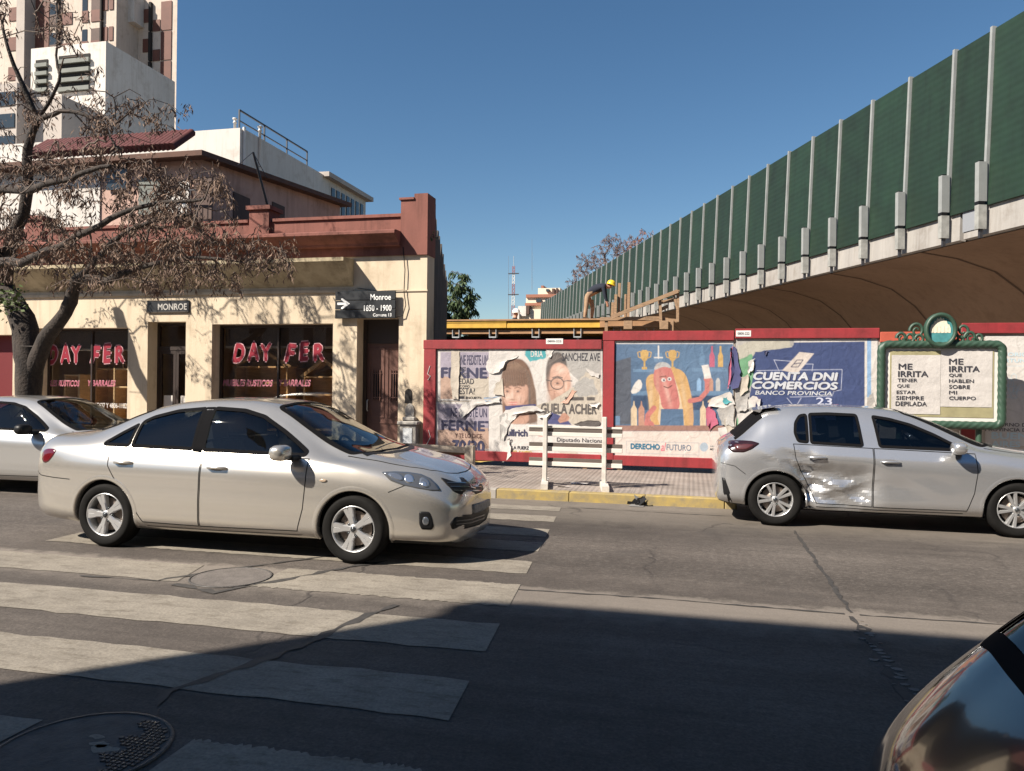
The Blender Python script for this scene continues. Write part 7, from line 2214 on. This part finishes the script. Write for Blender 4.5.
HATCH = [
 (-.70, .60, .02, .58, .02, .56, .02, .44), (-.694, .70, .34, .67, .40, .62, .42, .36), (-.68, .79, .47, .76, .57, .70, .60, .31), (-.655, .87, .535, .84, .665, .78, .695, .28), (-.62, .935, .565, .90, .71, .83, .745, .26),
 (-.56, .985, .58, .95, .74, .88, .78, .25), (-.48, 1.035, .58, .985, .757, .92, .805, .24), (-.38, 1.135, .57, 1.06, .768, .95, .825, .235), (-.28, 1.235, .56, 1.15, .775, .968, .838, .23), (-.18, 1.325, .553, 1.235, .778, .976, .846, .225),
 (-.10, 1.375, .552, 1.285, .78, .978, .852, .222), (.02, 1.398, .555, 1.315, .782, .976, .858, .22),
 (.25, 1.424, .56, 1.345, .782, .968, .866, .215), (.60, 1.430, .56, 1.350, .782, .958, .868, .21), (.95, 1.428, .56, 1.342, .782, .948, .868, .21), (1.25, 1.412, .56, 1.315, .782, .940, .868, .21),
 (1.50, 1.375, .565, 1.262, .782, .932, .867, .21), (1.75, 1.295, .585, 1.165, .782, .925, .866, .21), (2.00, 1.185, .615, 1.055, .782, .918, .864, .21), (2.20, 1.085, .65, .970, .78, .908, .862, .21), (2.35, 1.020, .675, .940, .778, .895, .860, .21),
 (2.55, .980, .68, .915, .77, .870, .852, .205), (2.78, .945, .67, .885, .752, .835, .836, .20), (2.95, .912, .645, .852, .722, .795, .805, .195), (3.10, .865, .60, .808, .675, .745, .755, .19), (3.22, .80, .53, .752, .595, .69, .675, .19),
 (3.30, .725, .42, .69, .475, .64, .555, .19), (3.345, .66, .27, .635, .31, .60, .37, .20), (3.37, .58, .02, .57, .02, .56, .02, .25)]
def common_body(car, spec):
    W = spec['wheel']
    for x in W['x']: arch(car, x, W['r'], W['arch'], spec['hw'])
    gl = spec['glass']
    for sg in (-1, 1):
        doors = []
        for dp in spec['doors']:
            fs = car.cut(dp, ('side', sg), .06)
            d = car.take(fs, 'door', car.paint)
            car.ribbon('door_gap', dp, ('side', sg), .004, .004, .0016, m_seam, d)
            doors.append(d)
        for k, (wp, g, di) in enumerate(spec['windows']):
            window_cut(car, round_poly(wp, .03), ('side', sg), g, 'window', spec.get('seal', .022), doors[di] if di is not None and doors[di] else None)
        for pp in spec.get('pillars', []): car.patch('pillar_trim', densify(round_poly(pp, .01), .03), ('side', sg), .0022, m_rub, rings=4, skirt=.002)
        for (hx_, hz_, di) in spec['handles']: handle(car, hx_, hz_, sg, spec['handle_mat'], doors[di])
        mx_, my_, mz_ = spec['mirror']
        mirror_part(car, mx_, sg*my_, mz_*car.zs, spec['mirror_mat'], sg, spec.get('mirror_size', 1.0))
    window_cut(car, round_poly(spec['windshield'], .05), ('top', .8), gl, 'windshield', .03)
    window_cut(car, round_poly(spec['rear_window'], .05), ('top', .8), spec.get('rear_glass', gl), 'rear_window', .03)
    make_interior(car, car.zs, *spec['interior'])
    for x in W['x']:
        for sg in (-1, 1): wheel(car, x, sg*(spec['hw'] - W.get('in', .02)), W['r'], .205, W['rim'], W['style'])

def sedan_spec(glass, tint, style='five'):
    return dict(wheel=dict(x=(0, 2.6), r=.316, arch=.352, rim=.212, style=style), hw=.872, glass=glass,
        doors=[[(.03, .968), (.045, .80), (.16, .63), (.34, .42), (.44, .275), (1.045, .265), (1.06, .955)], [(1.072, .955), (1.058, .265), (2.06, .275), (2.12, .48), (2.145, .74), (2.14, .925)]],
        windows=[([(.93, .975), (.935, 1.365), (.62, 1.335), (.36, 1.27), (.255, 1.22), (.25, .985)], tint, 0), ([(.225, .985), (.225, 1.20), (.06, 1.105), (-.08, 1.01), (-.06, .99)], tint, None), ([(1.03, .972), (1.03, 1.37), (1.36, 1.355), (1.58, 1.30), (1.82, 1.165), (2.10, .985), (2.09, .95)], glass, 1)],
        pillars=[[(.93, .955), (.93, 1.372), (1.03, 1.375), (1.03, .95)]],
        handles=[(.22, .835, 0), (1.24, .82, 1)], mirror=(1.98, .985, .99), windshield=[(1.66, -.50), (1.66, .50), (1.78, .52), (2.50, .63), (2.62, .52), (2.70, .0), (2.62, -.52), (2.50, -.63), (1.78, -.52)],
        rear_window=[(.30, -.50), (.30, .50), (-.30, .56), (-.36, .0), (-.30, -.56)], interior=(2.32, 1.35, .42, .87, .98))

# ---- champagne sedan in the foreground
p_champ = paintmat('champagne_paint', (0.58, 0.545, 0.49), .26, .72)
car = Car('sedan_car', 'champagne silver sedan driving over the crosswalk', 'cars in the street', (-5.53, 7.22, 0), SEDAN, p_champ)
car.paint2 = mat('champagne_recess', (0.30, 0.27, 0.225), .4, metal=.4)
sp = sedan_spec(m_carglass, m_tint); sp['handle_mat'] = p_champ; sp['mirror_mat'] = p_champ
common_body(car, sp)
S = ('side', -1)
hl = [(381.5, 472.2), (394, 471.6), (408, 472.2), (421, 474.2), (430.5, 478.5), (437, 484.5), (441.5, 491.2), (431, 490.8), (417, 488.4), (402, 485.2), (390, 480.6)]
h_ = car.patch('headlight', round_poly(hl, 1.5), ('px',), .004, mat('headlight_bezel', (0.17, 0.175, 0.18), .10, metal=.6, coat=1.0), rings=6, mirror=True)
def glint(poly, m, par=None, off=.0062): return car.patch('lamp_reflector', chaikin(poly, 1), ('px',), off, m, parent=par or h_, rings=3, skirt=.002)
glint([(386, 473.2), (398, 473.2), (404, 477.5), (403, 481.5), (394, 479.5)], m_lens); glint([(405, 474.5), (412, 474.5), (415, 482), (408, 484), (404, 480)], m_bright); glint([(420, 477), (427, 479), (431, 485), (427, 488.5), (419, 486)], m_lens); glint([(421.5, 481.5), (426.5, 482.5), (427, 487.5), (421.5, 486.5)], m_bright, off=.0075)
gr = [(440, 478.0), (463, 477.6), (468, 482.5), (471, 488), (477, 487.6), (481.5, 483.5), (483.5, 489), (479, 494.6), (460, 494.4), (453.5, 491.5), (446.5, 484.5)]
g_ = car.patch('grille', round_poly(gr, 1.2), ('px',), .004, M_BLACK, rings=6)
for yy_ in (482.8, 486.6, 490.4): car.strip('grille_bar', [(446 + (yy_ - 482)*.9, yy_), (470, yy_ + .3), (481, yy_ + .0)], ('px',), .9, .0062, m_lensdark, g_)
car.strip('grille_trim', [(459.5, 495.3), (473, 495.6), (482.5, 492.2)], ('px',), .9, .007, m_chrome, g_)
car.strip('grille_trim', [(462.6, 477.2), (468.8, 482), (471.2, 487.6), (475, 488.2)], ('px',), 1.2, .008, p_champ, g_)
em = [(474.4 + 4.0*math.cos(2*math.pi*k/20), 482.6 + 4.0*math.sin(2*math.pi*k/20)) for k in range(20)]
e_ = car.ribbon('emblem', em, ('px',), .45, .45, .012, m_chrome)
car.ribbon('emblem_ring', [(474.4 + 1.6*math.cos(2*math.pi*k/16), 482.8 + 3.4*math.sin(2*math.pi*k/16)) for k in range(16)], ('px',), .35, .35, .014, m_chrome, e_)
car.ribbon('emblem_ring', [(474.4 + 3.2*math.cos(2*math.pi*k/16), 480.6 + 1.5*math.sin(2*math.pi*k/16)) for k in range(16)], ('px',), .35, .35, .015, m_chrome, e_)
lo = [(450, 523.5), (455, 517.2), (464, 514.6), (476, 512.8), (484, 510.6), (488.4, 505.5), (489, 511), (486, 519.6), (479, 525), (466, 528.6), (452, 529.3)]
car.patch('lower_intake', round_poly(lo, 1.2), ('px',), .003, M_BLACK, rings=6)
for k in range(2): car.strip('intake_bar', [(456, 521 + k*3.2), (470, 519.6 + k*3.2), (484, 514.8 + k*3.2)], ('px',), .9, .006, m_lensdark)
fg = [(419, 511.6), (424, 511.4), (429.5, 512), (432, 518), (434, 527), (431.5, 529.8), (421.5, 529.3), (419.2, 524)]
f_ = car.patch('fog_lamp', round_poly(fg, 1.5), ('px',), .003, M_BLACK, rings=4, mirror=True)
car.patch('fog_lens', [(425.6 + 3.2*math.cos(2*math.pi*k/14), 521 + 4.2*math.sin(2*math.pi*k/14)) for k in range(14)], ('px',), .007, m_lens, f_, rings=3, skirt=.003)
# number plate, hung in front of the bumper
car.patch('number_plate', [(472.6, 504.6), (480, 502.6), (488.8, 498.8), (489.2, 505.4), (482, 510.6), (473.2, 513.6)], ('px',), .012, mat('plate_grey', (.30, .30, .30), .5, col2=(.12, .12, .12), vscale=30), rings=4)
tl = [(43.2, 451.2), (47, 448.8), (53, 448.6), (56.3, 450.2), (53, 456), (48.5, 461.6), (44.2, 463), (42.0, 459)]
car.patch('tail_light', round_poly(tl, 2), ('px',), .004, m_redlens, rings=5, mirror=True)
car.strip('bumper_gap', [(-.93, .705), (-.80, .665), (-.62, .655), (-.40, .648)], S, .008, .0012, m_seam, mirror=True)
car.strip('bumper_gap', [(2.93, .66), (3.02, .70), (3.10, .735)], S, .007, .0012, m_seam, mirror=True)
hood = [(2.46, .655), (2.60, .655), (2.85, .635), (3.05, .60), (3.22, .53), (3.33, .40), (3.38, .2), (3.395, 0), (3.38, -.2), (3.33, -.40), (3.22, -.53), (3.05, -.60), (2.85, -.635), (2.60, -.655), (2.46, -.655)]
car.strip('bonnet_gap', hood, ('top',), .010, .0012, m_seam)
car.patch('side_repeater', [(2.32 + .035*math.cos(2*math.pi*k/12), .745 + .014*math.sin(2*math.pi*k/12)) for k in range(12)], S, .008, mat('amber_lens', (.35, .27, .2), .2), rings=2, mirror=True)
car.strip('wiper', [(2.63, -.45), (2.58, .2)], ('top',), .02, .03, M_BLACK); car.strip('cowl', [(2.60, -.60), (2.72, -.3), (2.76, 0), (2.72, .3), (2.60, .60)], ('top',), .06, .003, M_BLACK)
car.strip('sill_gap', [(.47, .235), (1.2, .23), (2.1, .235)], S, .006, .001, m_seam, mirror=True)
car.finish(m_under)

# ---- crashed grey hatchback
def crush_w(x, z):
    return max(math.exp(-((x - .62)/.40)**4 - ((z - .50)/.24)**4), math.exp(-((x - .32)/.16)**2 - ((z - .52)/.30)**2), .8*math.exp(-((x - 1.25)/.5)**2 - ((z - .53)/.12)**2), .8*math.exp(-((x - .14)/.22)**2 - ((z - .80)/.09)**2))
def crumple(x, y, z):
    if y > -.5: return x, y, z
    # crushed zone: rear door foot, front of the rear arch
    d = math.exp(-((x - .64)/.42)**4 - ((z - .48)/.25)**4)
    e = math.exp(-((x - .34)/.13)**2 - ((z - .50)/.28)**2)
    g = math.exp(-((x - 1.25)/.55)**2 - ((z - .53)/.12)**2)
    h2 = math.exp(-((x - .14)/.22)**2 - ((z - .80)/.09)**2)
    r1, r2, r3 = facet(x + .5*z, z - .3*x, .24, 3), facet(x + .3*z, z*1.5 - .2*x, .13, 11), facet(x, z, .07, 23)
    # one long fold running up the door, then smaller buckles round it
    fold = max(0, 1 - abs((z - .44) - .32*(x - .62))/.10)
    dy = d * (.012 + .085*r1 + .050*r2 + .016*r3 - .035*fold) + e * (.075*r2 + .04*r1 + .04*r3) + g * (.004 + .034*r1) + h2 * .05 * r2
    return x + e*.03*(r2 - .4), y + dy, z + e*.02*(r1 - .4)
def facet(x, z, cell, seed):
    """random heights joined by flat triangles: folded sheet metal"""
    u, v = x / cell, z / cell; i, j = math.floor(u), math.floor(v); a, c = u - i, v - j
    def hgt(p, q):
        t = math.sin(p*127.1 + q*311.7 + seed*74.7) * 43758.5453
        return t - math.floor(t)
    h00, h10, h01, h11 = hgt(i, j), hgt(i+1, j), hgt(i, j+1), hgt(i+1, j+1)
    if a + c < 1: return h00 + (h10 - h00)*a + (h01 - h00)*c
    return h11 + (h01 - h11)*(1 - a) + (h10 - h11)*(1 - c)
p_silver = paintmat('silver_grey_paint', (0.57, 0.57, 0.575), .25, .75)
car = Car('hatchback_car', 'silver hatchback with its crumpled rear door parked by the posters', 'cars in the street', (.985, 10.36, 0), HATCH, p_silver, dent=crumple, step=.016)
car.flat = lambda c: c.y < -.5 and crush_w(c.x, c.z) > .10
car.paint2 = mat('silver_recess', (0.22, 0.22, 0.225), .4, metal=.5)
sp = dict(wheel=dict(x=(0, 2.54), r=.312, arch=.350, rim=.205, style='twin'), hw=.862, glass=m_carglass,
    doors=[[(.20, .972), (.225, .80), (.30, .63), (.385, .47), (.46, .285), (1.055, .275), (1.065, .945)], [(1.077, .945), (1.067, .275), (2.03, .28), (2.10, .48), (2.135, .72), (2.125, .915)]],
    windows=[([(.395, .985), (.39, 1.325), (.60, 1.335), (.92, 1.325), (.965, .965)], m_tint, 0), ([(.365, .988), (.36, 1.32), (.28, 1.305), (.225, 1.22), (.215, 1.10), (.25, 1.0)], m_tint, None), ([(1.14, .962), (1.09, 1.315), (1.28, 1.285), (1.50, 1.225), (1.75, 1.115), (2.00, .975), (1.97, .945)], m_tint, 1)],
    handles=[(.46, .825, 0), (1.24, .80, 1)], mirror=(1.93, .955, .985), windshield=[(1.43, -.48), (1.43, .48), (1.55, .50), (2.26, .62), (2.36, .52), (2.44, 0), (2.36, -.52), (2.26, -.62), (1.55, -.50)],
    rear_window=[(-.14, -.47), (-.14, .47), (-.45, .54), (-.47, 0), (-.45, -.54)], interior=(2.08, 1.15, .34, .86, .97), handle_mat=p_silver, mirror_mat=p_silver, rear_glass=m_rub, mirror_size=.95)
common_body(car, sp)
tl = [(728.5, 440.6), (740, 440.4), (752, 441.0), (760, 443.4), (752, 449.2), (744, 452.4), (733, 452.2), (728.0, 449)]
t_ = car.patch('tail_light', round_poly(tl, 2), ('px',), .004, m_darkred, rings=5, mirror=True)
car.patch('tail_lens', round_poly([(734, 444.5), (748, 444), (755, 445), (747, 449.5), (736, 450)], 2), ('px',), .0065, mat('smoked_red_glow', (.075, .022, .024), .2, coat=.4), t_, rings=3)
car.strip('rear_pillar_trim', [(-.14, -.52), (-.30, -.545), (-.46, -.575)], ('top',), .07, .004, m_rub, mirror=True)
car.patch('lower_bumper', round_poly([(722.0, 477), (725, 478), (729.5, 491), (732.6, 503), (729, 502), (723.5, 493)], 1.5), ('px',), .004, M_BLACK, rings=4)
car.strip('bumper_gap', [(-.62, .72), (-.46, .69), (-.34, .60)], S, .007, .0012, m_seam, mirror=True)
car.strip('sill_gap', [(.46, .245), (1.2, .24), (2.0, .245)], S, .008, .001, m_seam, mirror=True)
hood = [(2.26, .64), (2.55, .645), (2.80, .62), (3.0, .55), (3.12, .42), (3.18, .2), (3.19, 0), (3.18, -.2), (3.12, -.42), (3.0, -.55), (2.80, -.62), (2.55, -.645), (2.26, -.64)]
car.strip('bonnet_gap', hood, ('top',), .010, .0012, m_seam)
b = MB(); b.add([(-.13, -.52, 1.372), (-.13, .52, 1.372), (.05, .55, 1.405), (.05, -.55, 1.405), (-.26, -.49, 1.352), (-.26, .49, 1.352), (-.16, .50, 1.325), (-.16, -.50, 1.325)], [(0, 3, 2, 1), (4, 0, 1, 5), (4, 5, 6, 7), (0, 4, 7), (1, 6, 5)]); b.build('spoiler', p_silver, car.t, local=True)
car.strip('cowl', [(2.34, -.58), (2.44, -.3), (2.48, 0), (2.44, .3), (2.34, .58)], ('top',), .05, .003, M_BLACK)
car.finish(m_under)

# ---- pale sedan at the left edge
p_pale = paintmat('pale_silver_paint', (0.52, 0.505, 0.48), .28, .65)
car = Car('sedan_car', 'pale silver sedan parked at the far kerb under the tree', 'cars in the street', (-10.88, 9.78, 0), SEDAN, p_pale, zscale=.945, step=.04)
car.paint2 = mat('pale_recess', (0.32, 0.30, 0.28), .4, metal=.4)
sp = sedan_spec(glass_mat('pale_car_glass', (.5, .54, .52), 1.0, 1.5), glass_mat('pale_car_glass', (0, 0, 0)), 'twin'); sp['handle_mat'] = m_lensdark; sp['mirror_mat'] = M_BLACK; sp['mirror'] = (1.93, .97, .985)
common_body(car, sp)
car.finish(m_under)

# ---- dark car beside the camera
LIFTBACK = [(-.70, .50, .02, .49, .02, .48, .02, .40), (-.69, .55, .30, .53, .36, .50, .40, .34), (-.66, .60, .44, .57, .52, .53, .56, .30), (-.60, .70, .53, .66, .64, .60, .68, .27), (-.52, .80, .57, .755, .70, .68, .745, .25),
 (-.42, .92, .585, .865, .735, .76, .785, .24), (-.30, 1.05, .585, .98, .755, .84, .812, .235), (-.15, 1.185, .575, 1.10, .767, .90, .83, .23), (.0, 1.29, .565, 1.20, .775, .94, .845, .225), (.15, 1.36, .56, 1.27, .78, .96, .857, .22)] + [r for r in HATCH if r[0] > .2]
p_black = paintmat('black_paint', (0.010, 0.009, 0.009), .12, .0)
car = Car('dark_car', 'glossy black hatchback parked right beside the camera at lower right', 'cars in the street', (1.13, 1.75, 0), LIFTBACK, p_black, zscale=1.0, step=.03)
car.paint2 = mat('black_recess', (0.006, 0.006, 0.006), .4)
sp = dict(wheel=dict(x=(0, 2.54), r=.312, arch=.350, rim=.205, style='five'), hw=.862, glass=m_carglass,
    doors=[[(-.03, .92), (.04, .78), (.17, .62), (.33, .44), (.42, .285), (1.055, .275), (1.065, .925)], [(1.077, .925), (1.067, .275), (2.03, .28), (2.10, .48), (2.135, .72), (2.125, .885)]],
    windows=[([(.21, .985), (.205, 1.325), (.48, 1.335), (.90, 1.325), (.955, .965)], m_tint, 0), ([(1.14, .962), (1.09, 1.315), (1.28, 1.285), (1.50, 1.225), (1.75, 1.115), (2.00, .975), (1.97, .945)], m_tint, 1)],
    handles=[(.27, .825, 0), (1.22, .80, 1)], mirror=(1.93, .955, .985), windshield=[(1.43, -.48), (1.43, .48), (1.55, .50), (2.26, .62), (2.36, .52), (2.44, 0), (2.36, -.52), (2.26, -.62), (1.55, -.50)],
    rear_window=[(.08, -.46), (.08, .46), (-.36, .56), (-.40, 0), (-.36, -.56)], interior=(2.08, 1.15, .34, .86, .97), handle_mat=p_black, mirror_mat=p_black, rear_glass=m_tint)
common_body(car, sp)
car.finish(m_under)
